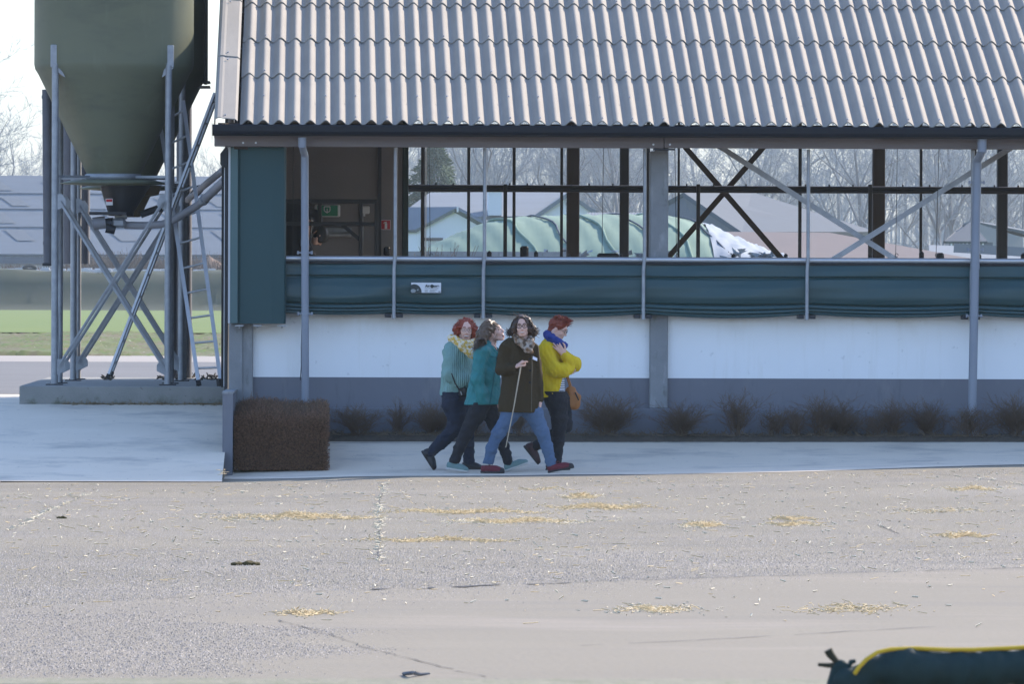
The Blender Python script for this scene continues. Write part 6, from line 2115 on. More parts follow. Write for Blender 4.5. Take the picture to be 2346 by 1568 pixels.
# ---------------------------------------------------------------- woman in the mint cardigan
p = Person(390, 1466, 66.9, 'smiling woman with curly red hair, mint green knit sweater and mustard scarf')
c = p(466, 275, -10)
B = p.basis(8, 0, -4)
lo, hi = p.bounds(130, 590, 120, 1400, -170, 170)
F = Field(lo, hi, .005)
p.head(F, c, B, .96, smile=1.2, gape=.3)
F.chain([p(458, 320, 8), p(435, 400, 18)], [p.r(46), p.r(50)], .03)
F.cone(p(405, 450, 10), p(375, 660, 10), p.r(92), p.r(98), .03); F.cone(p(375, 660, 10), p(370, 850, 10), p.r(96), p.r(90), .03)
for pa in ([(340, 480, -80, 42), (345, 655, -105, 38), (480, 690, -95, 28)], [(450, 470, 90, 42), (500, 640, 80, 36), (470, 720, -40, 28)],
           [(366, 890, -30, 62), (385, 1010, -40, 52), (376, 1110, -42, 42), (272, 1220, -38, 34), (176, 1315, -30, 28)], [(395, 880, 25, 60), (415, 960, 35, 54), (476, 1110, 30, 38), (498, 1385, 25, 28)]):
    F.chain([p(*q[:3]) for q in pa], [p.r(q[3]) for q in pa], .02)
p.hand(F, p(485, 690, -100), (.95, .1, .1), (0, 1, 0), curl=.7, thumb_side=-1, L=.155)
p.hand(F, p(465, 722, -45), (-.9, -.4, .1), (.2, .9, 0), curl=.6, thumb_side=1, L=.155)
F.build('body', m_skin, p.root)
p.face(gape=.45, teeth=True, brow=m_hred, glasses=(m_framel, .0018, .026, .019), wide=.034)
lo, hi = p.bounds(235, 570, 370, 870, -190, 190)
F = Field(lo, hi, .006)
F.cone(p(402, 450, 8), p(385, 640, 8), p.r(112), p.r(118), .05); F.cone(p(385, 640, 8), p(362, 880, 8), p.r(118), p.r(112), .05)
F.cone(p(352, 455, -55), p(440, 450, 70), p.r(66), p.r(60), .05)
F.chain([p(340, 482, -80), p(342, 650, -112), p(420, 705, -118), p(498, 692, -98)], [p.r(66), p.r(64), p.r(60), p.r(46)], .03)
F.chain([p(455, 475, 90), p(508, 640, 80), p(480, 718, -30)], [p.r(58), p.r(54), p.r(44)], .03)
F.ripple(.009, 32, 24, (1, 1, .9)); F.ripple(.004, 75, 28)
F.cut(p(350, 840, 0), (-.10, 0, -1)); F.ell(p(455, 372, -15), [p.r(60), p.r(64), p.r(50)], None, .02, op='sub')
F.build('sweater', m_mint, p.root)
F = legs(p, m_navy, [[(372, 830, -10, 108), (366, 900, -30, 98), (392, 1010, -40, 80), (378, 1110, -42, 66), (272, 1220, -38, 54), (172, 1322, -30, 44)],
                     [(385, 840, 20, 100), (415, 960, 35, 84), (476, 1110, 30, 60), (496, 1250, 28, 48), (500, 1395, 25, 47)]], seed=21)
F.cut(p(370, 800, 0), (0, 0, 1)); F.build('jeans', m_navy, p.root)
p.shoe(p(92, 1308, -28), p(196, 1470, -40), .08, m_bshoe, m_dsole, boot=.02)
p.shoe(p(440, 1464, 25), p(615, 1464, 0), .085, m_bshoe, m_dsole)
lo, hi = p.bounds(315, 600, 290, 510, -150, 130)
F = Field(lo, hi, .005)
F.chain([p(348, 345, 0), p(372, 355, -60), p(430, 392, -98), p(500, 395, -80), p(548, 375, 0), p(500, 345, 70), p(400, 330, 70), p(348, 342, 10)], [p.r(30), p.r(33), p.r(36), p.r(34), p.r(30), p.r(28), p.r(28), p.r(28)], .02)
F.chain([p(385, 370, -85), p(440, 420, -112), p(500, 470, -112), p(530, 500, -95)], [p.r(28), p.r(36), p.r(32), p.r(26)], .02, ((0, 1, 0), .7))
F.ripple(.007, 90, 6)
F.build('scarf', m_scarfm, p.root)
P = p.P
lo, hi = p.bounds(330, 600, 130, 360, -120, 140)
F = Field(lo, hi, .005)
F.ell(P(0, -.03, .045), [.105, .10, .092], B, .03)
for s in (-1, 1):
    F.ell(P(s * .098, -.01, -.005), [.042, .06, .070], B, .03); F.ell(P(s * .098, -.015, -.065), [.035, .05, .04], B, .03)
F.ripple(.012, 110, 31)
F.cone(P(0, .11, .045), P(0, .11, -.10), .062, .068, .012, op='sub')
F.build('hair', m_hred, p.root)
def g_curl(rr, i):
    s = rr.uniform(-1, 1); up = rr.uniform(-.6, 1)
    base = P(s * .10, rr.uniform(-.09, .035), .045 + .075 * up * math.sqrt(max(0, 1 - s * s * .8)) - (.05 if abs(s) > .8 else 0))
    if abs(s) < .62 and up < .35: base = P(math.copysign(.105, s), rr.uniform(-.06, .04), rr.uniform(-.09, .06))
    o = base - P(0, -.02, .03); o = o / (np.linalg.norm(o) + 1e-6)
    e1 = np.cross(o, (0.3, .5, .8)); e1 /= np.linalg.norm(e1); e2 = np.cross(o, e1)
    R_ = rr.uniform(.007, .014); L = rr.uniform(.02, .055); ph = rr.uniform(0, 6.3)
    return [base + o * (L * k / 9 - .004) + (e1 * math.cos(ph + k * .95) + e2 * math.sin(ph + k * .95)) * R_ + np.array((0, 0, -.012 * (k / 9) ** 2)) for k in range(10)]
p.strands('hair_curls', m_hred, None, g_curl, 420, .0030, 9)
# small black shoulder bag on its strap
bagp = p
bg_ = empty('shoulder_bag', Vector(p(440, 800, -120)) + wloc(p.root), 'small black shoulder bag on the hip of the woman in the mint sweater', 'bag')
F = Field(p(395, 850, -160) , p(490, 750, -70), .005)
F.box(p(443, 798, -122), [p.r(36), p.r(22), p.r(38)], None, .018, .01); F.ripple(.003, 90, 2)
o = F.build('bag_body', m_bshoe, None); o.parent = bg_; o.location = wloc(p.root) - bg_.location
b = MB(); off = Vector(wloc(p.root)); b.tube([Vector(q) + off for q in (p(345, 640, -178), p(375, 725, -176), p(410, 780, -155), p(430, 800, -148))], .007, 6); b.build('strap', m_bshoe, bg_)
b = MB(); q = Vector(p(424, 795, -152)) + off
b.tube([q, Vector(p(432, 825, -150)) + off], .006, 6); b.build('buckle', m_alu, bg_)

# ---------------------------------------------------------------- woman in the mustard yellow cardigan
p = Person(1225, 1466, 66.75, 'woman with short red hair looking down, mustard yellow cardigan, arms crossed')
c = p(1258, 258, 0)
B = p.basis(72, -26, 0)
lo, hi = p.bounds(1020, 1450, 110, 1390, -190, 170)
F = Field(lo, hi, .005)
p.head(F, c, B, .95)
F.chain([p(1232, 300, 5), p(1205, 400, 5)], [p.r(46), p.r(52)], .03)
F.cone(p(1190, 440, 5), p(1190, 650, 5), p.r(84), p.r(88), .03); F.cone(p(1190, 650, 5), p(1222, 840, 5), p.r(86), p.r(84), .03)
for pa in ([(1150, 450, -95, 40), (1225, 605, -130, 36), (1335, 600, -70, 28)], [(1245, 450, 90, 40), (1388, 565, 20, 38), (1302, 485, -110, 27)],
           [(1236, 870, -30, 60), (1262, 1000, -40, 48), (1262, 1110, -40, 38), (1248, 1365, -35, 26)], [(1262, 860, 30, 58), (1290, 900, 45, 46), (1325, 1080, 45, 34), (1210, 1170, 42, 30), (1066, 1260, 40, 27)]):
    F.chain([p(*q[:3]) for q in pa], [p.r(q[3]) for q in pa], .02)
p.hand(F, p(1296, 474, -118), (-.62, -.12, .78), (-.1, 1, .1), curl=.16, spread=.13, thumb_side=-1, L=.178, thumb_curl=.1)
p.hand(F, p(1340, 598, -60), (.8, .5, .1), (0, .9, .2), curl=.5, thumb_side=-1, L=.15)
F.build('body', m_skin, p.root)
p.face(gape=.15, brow=m_hshort, glasses=(m_frame, .0024, .026, .019))
lo, hi = p.bounds(1055, 1450, 310, 880, -210, 180)
F = Field(lo, hi, .006)
F.cone(p(1192, 440, 5), p(1188, 640, 5), p.r(105), p.r(112), .05); F.cone(p(1188, 640, 5), p(1190, 880, 5), p.r(112), p.r(110), .05)
F.cone(p(1160, 430, -70), p(1215, 425, 75), p.r(66), p.r(60), .05)
F.chain([p(1146, 450, -90), p(1215, 600, -135), p(1300, 615, -115), p(1345, 595, -70)], [p.r(66), p.r(62), p.r(58), p.r(46)], .03)
F.chain([p(1248, 450, 90), p(1388, 560, 20), p(1340, 520, -70), p(1306, 492, -108)], [p.r(60), p.r(60), p.r(50), p.r(38)], .03)
F.ripple(.008, 34, 44, (1, 1, .9)); F.ripple(.004, 75, 48)
F.cut(p(1180, 840, 0), (.06, 0, -1))
F.cut(p(1292, 700, 0), (.86, 0, -.42)) if False else None
# open front: carve the corner where the blouse shows
F.cone(p(1345, 700, -60), p(1330, 900, -60), p.r(60), p.r(92), .012, op='sub')
F.cone(p(1122, 790, -115), p(1128, 880, -110), p.r(10), p.r(26), .01, op='sub')
F.build('cardigan', m_yellow, p.root)
lo, hi = p.bounds(1180, 1350, 600, 810, -110, 110)
F = Field(lo, hi, .006); F.cone(p(1222, 640, 0), p(1228, 800, 0), p.r(78), p.r(84), .02); F.ripple(.004, 60, 3); F.cut(p(1230, 786, 0), (-.25, 0, -1)); F.build('blouse', m_blouse, p.root)
F = legs(p, m_blackt, [[(1215, 800, -10, 104), (1240, 880, -30, 92), (1262, 1000, -40, 70), (1262, 1110, -40, 58), (1252, 1240, -38, 48), (1246, 1378, -35, 40)],
                       [(1235, 800, 20, 100), (1290, 900, 45, 72), (1325, 1080, 45, 54), (1210, 1170, 42, 48), (1062, 1262, 40, 42)]], seed=31)
F.cut(p(1220, 790, 0), (0, 0, 1)); F.build('trousers', m_blackt, p.root)
p.shoe(p(1150, 1464, -30), p(1358, 1460, -55), .085, m_dshoe, m_dsole)
p.shoe(p(960, 1262, 42), p(1085, 1418, 30), .08, m_dshoe, m_dsole, boot=.03)
lo, hi = p.bounds(1110, 1345, 255, 440, -150, 150)
F = Field(lo, hi, .005)
F.chain([p(1165, 315, 0), p(1185, 340, -70), p(1245, 372, -92), p(1300, 400, -60), p(1305, 402, 30), p(1240, 350, 80), p(1175, 310, 60), p(1160, 310, 0)], [p.r(34), p.r(36), p.r(36), p.r(26), p.r(26), p.r(30), p.r(32), p.r(32)], .02)
F.cone(p(1155, 300, 0), p(1200, 330, -60), p.r(26), p.r(26), .02)
F.ripple(.005, 90, 61)
F.build('scarf', m_bluesc, p.root)
P = p.P
lo, hi = p.bounds(1130, 1400, 110, 330, -120, 120)
F = Field(lo, hi, .005)
F.ell(P(0, -.018, .050), [.086, .104, .090], B, .02); F.ell(P(0, .055, .085), [.062, .05, .045], B, .03)
F.cone(P(0, -.08, .02), P(0, -.075, -.055), .055, .040, .03)
F.ripple(.006, 110, 71)
F.cone(P(0, .125, .03), P(0, .09, -.12), .072, .075, .012, op='sub'); F.ell(P(.080, -.005, -.025), [.025, .030, .042], B, .008, op='sub')
F.build('hair', m_hshort, p.root)
def g_short(rr, i):
    s = rr.uniform(-1, 1); t = rr.uniform(0, 1)
    base = P(s * .08, .085 - .18 * t, .055 + .085 * math.sqrt(max(.05, 1 - s * s)) * (1 - .5 * max(0, t - .5)))
    o = base - P(0, -.02, .02); o = o / np.linalg.norm(o)
    d = o * rr.uniform(.012, .026) + B[1] * rr.uniform(.004, .030) + np.array((0, 0, rr.uniform(-.004, .014)))
    return [base - o * .006, base + d * .5, base + d]
p.strands('hair_spikes', m_hshort, None, g_short, 420, .0040, 12)
# tan shoulder bag behind her far hip
tb_ = empty('handbag', Vector(p(1375, 850, 60)) + wloc(p.root), 'tan leather shoulder bag hanging beside the woman in the mustard cardigan', 'bag')
F = Field(p(1290, 960, -40), p(1470, 690, 150), .006)
F.cone(p(1362, 790, 55), p(1388, 895, 55), p.r(44), p.r(58), .03, ((0, 1, 0), .6))
F.box(p(1382, 870, 55), [p.r(60), p.r(34), p.r(64)], ((.97, 0, -.25), (0, 1, 0), (.25, 0, .97)), .03, .03)
F.ripple(.006, 45, 5)
o = F.build('bag_body', m_tan, None); o.parent = tb_; o.location = wloc(p.root) - tb_.location
b = MB(); off = Vector(wloc(p.root))
for (dx, dd) in ((0, 20), (14, 80)):
    b.tube([Vector(q) + off for q in (p(1285 + dx, 470, 110), p(1318 + dx, 640, 70 + dd * .3), p(1345 + dx, 720, 40 + dd * .4), p(1366 + dx, 790, 30 + dd * .5))], .009, 6)
b.build('strap', m_tan, tb_)
b = MB(); b.tube([Vector(p(1400, 800, 22)) + off, Vector(p(1430, 868, 22)) + off], .007, 6); b.build('zip', m_bshoe, tb_)

# ---------------------------------------------------------------- person bending over inside the barn
def CX_(u, v): return ((u - 940.9) / .27, (v - 690) / .27)
class Px(Person):
    def __init__(self, u, v, Y, z, label, cat):
        self.xr, self.yb = CX_(u, v); self.Y = Y; self.s = Y / 66.0 / KP
        self.root = empty('person', (XU(u, Y), Y, z), label, cat)
Yp = 74.1
zfl = .72
vf = HZ + (CAM_H - zfl) * F_PX / Yp
p = Px(690, vf, Yp, zfl, 'person in black clothing bending forward inside the barn behind the rainwater pipe', 'person')
q_ = lambda u, v, d=0: p(*CX_(u, v), d)
lo = q_(625, 790, -150); hi = q_(770, 455, 170)
F = Field(lo, hi, .006)
B = p.basis(118, -66, 0)
c = q_(731, 543, 0)
p.head(F, c, B, .93)
F.chain([q_(722, 528, 0), q_(712, 512, 0)], [.05, .06], .03)
F.cone(q_(712, 505, 0), q_(668, 492, 0), .10, .11, .04)
for s in (-1, 1):
    F.chain([q_(706, 510, s * 120), q_(700, 560, s * 140), q_(716, 600, s * 100)], [.045, .038, .03], .02)
    F.chain([q_(668, 500, s * 55), q_(672, 590, s * 60), q_(668, vf - 12, s * 60)], [.085, .06, .045], .03)
    p.hand(F, q_(716, 600, s * 100), (.5, -.2 * s, -.8), (0, -s, 0), curl=.5, thumb_side=s, L=.16)
F.build('body', m_skin, p.root)
p.face(brow=m_hbrown)
F = Field(lo, hi, .006)
F.cone(q_(712, 508, 0), q_(672, 494, 0), .150, .165, .05); F.cone(q_(672, 494, 0), q_(664, 530, 0), .165, .14, .05)
for s in (-1, 1):
    F.chain([q_(705, 512, s * 120), q_(698, 560, s * 145), q_(714, 592, s * 105)], [.075, .06, .05], .03)
F.ripple(.006, 40, 3)
F.build('jacket', m_blackt, p.root)
F = Field(lo, hi, .006)
for s in (-1, 1):
    F.chain([q_(668, 505, s * 50), q_(673, 590, s * 60), q_(668, vf - 10, s * 60)], [.12, .085, .065], .03)
F.build('trousers', m_blackt, p.root)
for s in (-1, 1):
    p.shoe(q_(655, vf, s * 60), q_(706, vf, s * 65), .085, m_bshoe, m_dsole)
P = p.P
F = Field(c - .16, c + .16, .005)
F.ell(P(0, -.015, .045), [.088, .105, .088], B, .02); F.ell(P(0, .02, .0), [.085, .08, .09], B, .03); F.cone(P(0, .13, -.02), P(0, .13, -.1), .05, .05, .01, op='sub')
F.build('hair', m_bshoe, p.root)
# ================================================================== HEDGE, SHRUBS, STRAW, GRIT, FOREGROUND
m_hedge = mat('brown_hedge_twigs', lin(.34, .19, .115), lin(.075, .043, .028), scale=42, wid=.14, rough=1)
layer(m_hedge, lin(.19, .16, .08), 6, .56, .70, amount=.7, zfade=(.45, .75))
m_shrub = mat('bare_shrub_twigs', lin(.17, .115, .078), lin(.11, .078, .056), scale=12, rough=1)
m_straw = mat('straw', lin(.68, .545, .32), lin(.58, .44, .235), scale=60, rough=.75)
m_straw2 = mat('pale_chaff', lin(.70, .62, .46), rough=.8)
r6 = np.random.RandomState(6)
# clipped hedge block
hx0, hx1 = XU(536, 67.0), XU(747, 67.0)
hy0, hy1 = 66.98, 69.75
def hz_(y): return gz(0, y)
n = 34000
side = r6.rand(n)
x = r6.uniform(hx0 + .02, hx1 - .01, n); y = r6.uniform(hy0 + .02, hy1, n)
front = side < .55
y = np.where(front, hy0 + np.abs(r6.normal(0, .07, n)), y)
top_z = .60 + .035 * (y - hy0) + .022 * np.sin(x * 7) + .02 * np.sin(y * 9 + x * 3) + r6.normal(0, .016, n)
for dd_ in (x - hx0, hx1 - x, y - hy0):
    top_z = top_z - .07 * np.exp(-np.maximum(dd_, 0) / .06)
zb = np.array([hz_(t) for t in np.clip(y, 66, 70)])
z = np.where(front, zb + (top_z - zb) * r6.uniform(.02, 1, n), top_z - np.abs(r6.normal(0, .05, n)))
xe = r6.rand(n) < .10
x = np.where(xe, hx1 - np.abs(r6.normal(0, .05, n)), x)
P0 = np.stack([x, y, z], 1)
d = np.stack([r6.normal(0, .5, n), r6.normal(0, .45, n) - .25 * front, r6.uniform(-.2, 1.0, n)], 1)
d /= np.linalg.norm(d, axis=1, keepdims=True)
P1 = P0 + d * r6.uniform(.03, .10, n)[:, None]
P1[:, 1] = np.maximum(P1[:, 1], hy0 - .045)
P1[:, 0] = np.clip(P1[:, 0], hx0, hx1 + .05)
P1[:, 2] = np.maximum(P1[:, 2], zb + .01)
hedge = empty('hedge', ((hx0 + hx1) / 2, hy0, .0), 'clipped bare brown hedge block beside the low grey wall end', 'hedge')
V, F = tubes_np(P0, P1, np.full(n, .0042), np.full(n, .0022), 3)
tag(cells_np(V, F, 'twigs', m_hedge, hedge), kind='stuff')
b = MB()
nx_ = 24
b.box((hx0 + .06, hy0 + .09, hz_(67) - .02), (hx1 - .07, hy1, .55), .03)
b.build('inner_shade_core', mat('hedge_shade', lin(.06, .042, .03), rough=1), hedge)  # solid dark core, shade between the twigs put into its colour
n = 900
x = r6.uniform(hx0, hx1, n); y = r6.uniform(hy0 + .2, hy1, n)
P0 = np.stack([x, y, .60 + .03 * (y - hy0)], 1); P1 = P0 + np.stack([r6.normal(0, .03, n), r6.normal(0, .03, n), r6.uniform(.02, .10, n)], 1)
V, F = tubes_np(P0, P1, np.full(n, .003), np.full(n, .0015), 3)
tag(cells_np(V, F, 'shoots', m_shrub, hedge), kind='stuff')

# single bare shrubs along the plinth
def shrub_mesh(seed, w_, h_, nst):
    r_ = random.Random(seed)
    P0, P1, A, B_ = [], [], [], []
    def br(p, d, L, r, lev):
        k = 3
        for i in range(k):
            d = (d + Vector((r_.gauss(0, .16), r_.gauss(0, .16), r_.gauss(0, .08)))).normalized()
            q = p + d * (L / k)
            P0.append(p); P1.append(q); A.append(max(.0016, r * (1 - .25 * i))); B_.append(max(.0013, r * (1 - .25 * (i + 1))))
            if lev < 2:
                for _ in range(3 if lev == 0 else 2):
                    s = Vector((r_.gauss(0, 1), r_.gauss(0, 1), r_.gauss(.35, .5))).normalized()
                    br(q.copy(), (d * .75 + s * .65).normalized(), L * r_.uniform(.35, .55), r * .55, lev + 1)
            p = q
    for i in range(nst):
        a = r_.uniform(0, 6.283); t = r_.random() ** .6
        d = Vector((math.cos(a) * t * w_, math.sin(a) * t * .55 * w_, h_)).normalized()
        br(Vector((r_.gauss(0, .035), r_.gauss(0, .03), 0)), d, h_ * r_.uniform(.65, 1.08), .0055, 0)
    V, F = tubes_np(P0, P1, A, B_, 3)
    me = mesh_np('stems', V, F); me.materials.append(m_shrub)
    return me
smeshes = [shrub_mesh(60 + i, w_, h_, ns) for i, (w_, h_, ns) in enumerate(((.26, .36, 26), (.18, .33, 15), (.34, .38, 36), (.30, .36, 20), (.22, .40, 18)))]
spots = [(822, 0, 1.05, 'bare shrub standing alone just right of the clipped hedge'),
         (912, 1, .95, 'thin bare shrub second from the clipped hedge'),
         (990, 2, .92, 'dense bare shrub behind the mint sweater woman\'s trailing foot'),
         (1085, 1, .9, 'bare shrub seen between the legs of the two women in front'),
         (1190, 3, .95, 'bare shrub behind the blue jeans of the woman with the stick'),
         (1392, 2, 1.12, 'broad bare shrub midway between the mustard cardigan woman and the concrete column'),
         (1560, 2, 1.05, 'broad dense bare shrub at the foot of the concrete column'),
         (1692, 4, 1.02, 'upright bare shrub with a straw wisp, right of the column'),
         (1775, 1, .95, 'slim bare shrub just left of a forked one, mid plinth'),
         (1822, 3, .92, 'loose forked bare shrub at mid plinth between column and pipe'),
         (1885, 4, .98, 'first of the close pair of bare shrubs at mid plinth'),
         (1932, 2, .92, 'dense second bare shrub of the close pair at mid plinth'),
         (2005, 1, 1.0, 'thin bare shrub with an open crown two before the right pipe'),
         (2048, 4, .9, 'narrow upright bare shrub before the one left of the right pipe'),
         (2128, 2, .98, 'bushy bare shrub just left of the right rainwater pipe'),
         (2222, 3, 1.0, 'bare shrub growing around the foot of the right rainwater pipe'),
         (2325, 2, 1.02, 'bare shrub cut by the right edge of the view')]
for i, (u, k, sc, lb) in enumerate(spots):
    Y = 69.52 + .06 * ((i * 7) % 3 - 1)
    o = empty('shrub', (XU(u, Y), Y, .335), lb, 'shrub', 'bare shrubs along the plinth')
    o.rotation_euler = (0, 0, i * 1.9); o.scale = (sc * 1.12, sc * .9, sc * .76 * (1 + .12 * ((i * 5) % 3 - 1)))
    add_obj('stems', smeshes[k], None, o)
# dry litter in the bed and straw washed against edges
def scatter(name, pts, m, lmin, lmax, rad, zl=.004, upr=.12, seed=0, flat=True):
    r_ = np.random.RandomState(seed)
    pts = np.asarray(pts, float)
    n = len(pts)
    a = r_.uniform(0, 6.283, n); L = r_.uniform(lmin, lmax, n)
    el = np.abs(r_.normal(0, upr, n))
    d = np.stack([np.cos(a) * np.cos(el), np.sin(a) * np.cos(el), np.sin(el)], 1)
    P0 = pts + np.array([0, 0, zl]); P1 = P0 + d * L[:, None]
    V, F = tubes_np(P0, P1, np.full(n, rad), np.full(n, rad * .8), 3)
    o = cells_np(V, F, name, m)
    return tag(o, kind='stuff')
n = 1500
x = r6.uniform(XU(750, 69.5), 9, n); y = r6.uniform(69.26, 69.8, n)
scatter('bed_litter', np.stack([x, y, np.full(n, .35)], 1), mat('dry_litter', lin(.20, .15, .095), lin(.10, .075, .05), scale=20, rough=1), .04, .13, .004, 0, .5, 3)
pts = []
for i in range(420):
    u = rng.uniform(545, 760); p = on_apron(u, 1058 - (u - 545) * .03 + abs(rng.gauss(0, 3))); pts.append(p)
for i in range(420):
    p = on_apron(rng.uniform(752, 850), 1012 + abs(rng.gauss(0, 13))); pts.append(p)
for i in range(60):
    p = on_apron(rng.uniform(502, 516), rng.uniform(1066, 1098)); pts.append(p)
scatter('straw_fringe', pts, m_straw, .03, .10, .0028, .003, .18, 4)
pts = []
for i in range(500):
    u = rng.uniform(150, 520); y = 70.97 - abs(rng.gauss(0, .05))
    pts.append((XU(u, y), y, z_left(y) + .006))
scatter('pad_straw', pts, mat('dull_straw', lin(.30, .22, .12), lin(.20, .15, .09), scale=30, rough=1), .03, .10, .0035, .0, .25, 5)

# loose straw and chaff over the yard
def on_yard(u, v):
    p = PZ(u, v, .0)
    for _ in range(4):
        p = PZ(u, v, gz(p.x, p.y) if p.y < 66.8 else 0)
    return p
pts, pts2 = [], []
for i in range(1000):
    Y = 35 + 29 * rng.random() ** .55; x = rng.uniform(XU(-60, Y), XU(2400, Y))
    (pts if i % 3 else pts2).append((x, Y, gz(x, Y) + (.004 if Y < 45 else 0)))
scatter('loose_straw', pts, m_straw, .03, .12, .0028, .004, .10, 6)
pts3 = []
for i in range(320):
    Y = 35 + 29 * rng.random() ** .6; x = rng.uniform(XU(-60, Y), XU(2400, Y)); pts3.append((x, Y, gz(x, Y) + .004))
scatter('pale_chaff', pts2 + pts3, m_straw2, .02, .05, .006, .006, .25, 7)
m_dust = mat('straw_dust', lin(.46, .36, .22), lin(.33, .275, .21), scale=5, rough=1)
heaps = [(690, 1185, 75, 8, 700, .03, 'thick straw heap left of the straw-filled crack'), (790, 1189, 100, 5, 220, .01, None), (1060, 1174, 150, 5, 560, .012, 'long thin streak of straw nearest behind the walking line of the women'),
         (1185, 1196, 130, 7, 820, .018, 'longest pale straw streak in the middle of the yard'), (1010, 1239, 150, 5, 380, .008, 'faint straw streak crossing the cracked asphalt'),
         (1330, 1140, 34, 5, 420, .03, 'small golden straw tuft closest to the women'), (1375, 1163, 95, 7, 700, .02, 'golden straw streak just below the small tuft'),
         (1610, 1205, 42, 7, 420, .02, 'golden straw patch right of the long pale streak'), (1815, 1190, 46, 3, 160, .008, None), (1815, 1203, 55, 5, 300, .012, 'pale straw patch below a thinner streak, right of middle'),
         (2205, 1229, 50, 4, 360, .015, 'bright straw patch lying alone at the far right of the yard'), (2230, 1122, 60, 5, 320, .012, 'thin straw streak near the concrete edge at the right'),
         (1960, 1398, 120, 18, 130, .006, None), (1500, 1400, 90, 14, 170, .006, None), (700, 1408, 60, 8, 160, .006, None), (2150, 1172, 130, 8, 90, .006, None), (1250, 1122, 60, 6, 60, .005, None), (560, 1188, 90, 14, 130, .005, None)]
for i, (u, v, du, dv, n, hh, lb) in enumerate(heaps):
    pts = []
    rr_ = random.Random(i + 70)
    for k in range(n):
        t = rr_.gauss(0, .46)
        p = on_yard(u + du * t, v + dv * rr_.gauss(0, .27) + 2.2 * math.sin(t * 5 + i))
        p.z += hh * .7 * max(0, 1 - abs(t) * 1.4) * rr_.random() + (.004 if p.y < 45 else 0)
        pts.append(p)
    o = scatter('straw_streak', pts, m_straw, .025, .085, .0024, .003, .22, 90 + i)
    fine = []
    for k in range(int(n * 1.6)):
        t = rr_.gauss(0, .62)
        p = on_yard(u + du * t, v + dv * rr_.gauss(0, .38) + 2.2 * math.sin(t * 5 + i)); p.z += .004 if p.y < 45 else 0
        fine.append(p)
    scatter('straw_dust', fine, m_straw2 if i % 2 else m_straw, .008, .028, .003, .002, .15, 190 + i)
# straw caught in the yard cracks
pts = []
crk = [[(876, 1108), (878, 1130), (868, 1150), (872, 1168), (862, 1178), (873, 1196), (868, 1215), (872, 1240), (866, 1262), (868, 1288)], [(200, 1132), (160, 1152), (120, 1168), (90, 1182), (62, 1198), (20, 1216)], [(2150, 1088), (2230, 1096), (2290, 1104), (2346, 1112)], [(2010, 1204), (2060, 1224)]]
ck = MB()
for ci, path in enumerate(crk):
    for (a, b_) in zip(path[:-1], path[1:]):
        for k in range(22 if ci < 2 else 6):
            t = rng.random(); pts.append(on_yard(a[0] + (b_[0] - a[0]) * t + rng.gauss(0, 3.0), a[1] + (b_[1] - a[1]) * t))
        p, q = on_yard(*a), on_yard(*b_); p.z += .003; q.z += .003
        w_ = Vector((.005, 0, 0)); ck.poly([p - w_, p + w_, q + w_, q - w_])
scatter('crack_straw', pts, m_straw2, .02, .07, .004, .003, .2, 8)
tag(ck.build('yard_crack', MATS['joint_filler']), kind='structure')

# grit: loose stone chips that give the asphalt its rough, glinting surface
def grit(name, n, m, smin, smax, seed, ylo=33.0, yhi=64.2, mask=None):
    r_ = np.random.RandomState(seed)
    Y = 1 / r_.uniform(1 / yhi, 1 / ylo, n * 2)
    x = (r_.uniform(-30, 2380, n * 2) - VPX) / F_PX * Y
    if mask is not None:
        k = mask(x, Y, r_); x, Y = x[k], Y[k]
    x, Y = x[:n], Y[:n]
    n = len(x)
    s = r_.uniform(smin, smax, n)
    z = np.array([gz(a, b_) for a, b_ in zip(x, Y)]) + np.where(Y < 46, .004, 0) - .001
    base = np.stack([x, Y, z], 1)
    a0 = r_.uniform(0, 6.283, n)
    V = np.empty((n, 4, 3))
    for k in range(3):
        t = a0 + k * 2.094
        V[:, k] = base + np.stack([np.cos(t) * s, np.sin(t) * s, np.zeros(n)], 1)
    V[:, 3] = base + np.stack([r_.normal(0, .3, n) * s, r_.normal(0, .3, n) * s, s * r_.uniform(.6, 1.2, n)], 1)
    b0 = (np.arange(n) * 4)[:, None]
    F = np.concatenate([b0 + np.array([[k, (k + 1) % 3, 3]]) for k in range(3)])
    return tag(cells_np(V.reshape(-1, 3), F, name, m), kind='stuff')
m_g1 = mat('pale_chips', lin(.38, .36, .335), rough=.7)
m_g2 = mat('grey_chips', lin(.26, .245, .235), rough=.6, spec=.6)
m_g3 = mat('dark_chips', lin(.15, .145, .142), rough=.7)
rough_half = lambda x, Y, r_: (Y > 38.5 + 1.04 * x + r_.normal(0, .9, len(x)))
aggr = lambda x, Y, r_: (Y < 36.9 + r_.normal(0, .25, len(x))) & (Y > 30.9 + r_.normal(0, .3, len(x))) & (x < .1 - (Y - 33.6) ** 2 * .10 + r_.normal(0, .16, len(x)) + .25 * np.sin(Y * 3.1))
grit('pale_chips', 9000, m_g1, .003, .007, 41, mask=rough_half)
grit('grey_chips', 70000, m_g2, .003, .0065, 42, mask=rough_half)
grit('dark_chips', 26000, m_g3, .003, .0065, 43, mask=rough_half)
grit('aggregate_chips', 22000, m_g3, .003, .007, 44, 30, 38, aggr)
grit('aggregate_pale_chips', 34000, m_g2, .003, .007, 45, 30, 38, aggr)
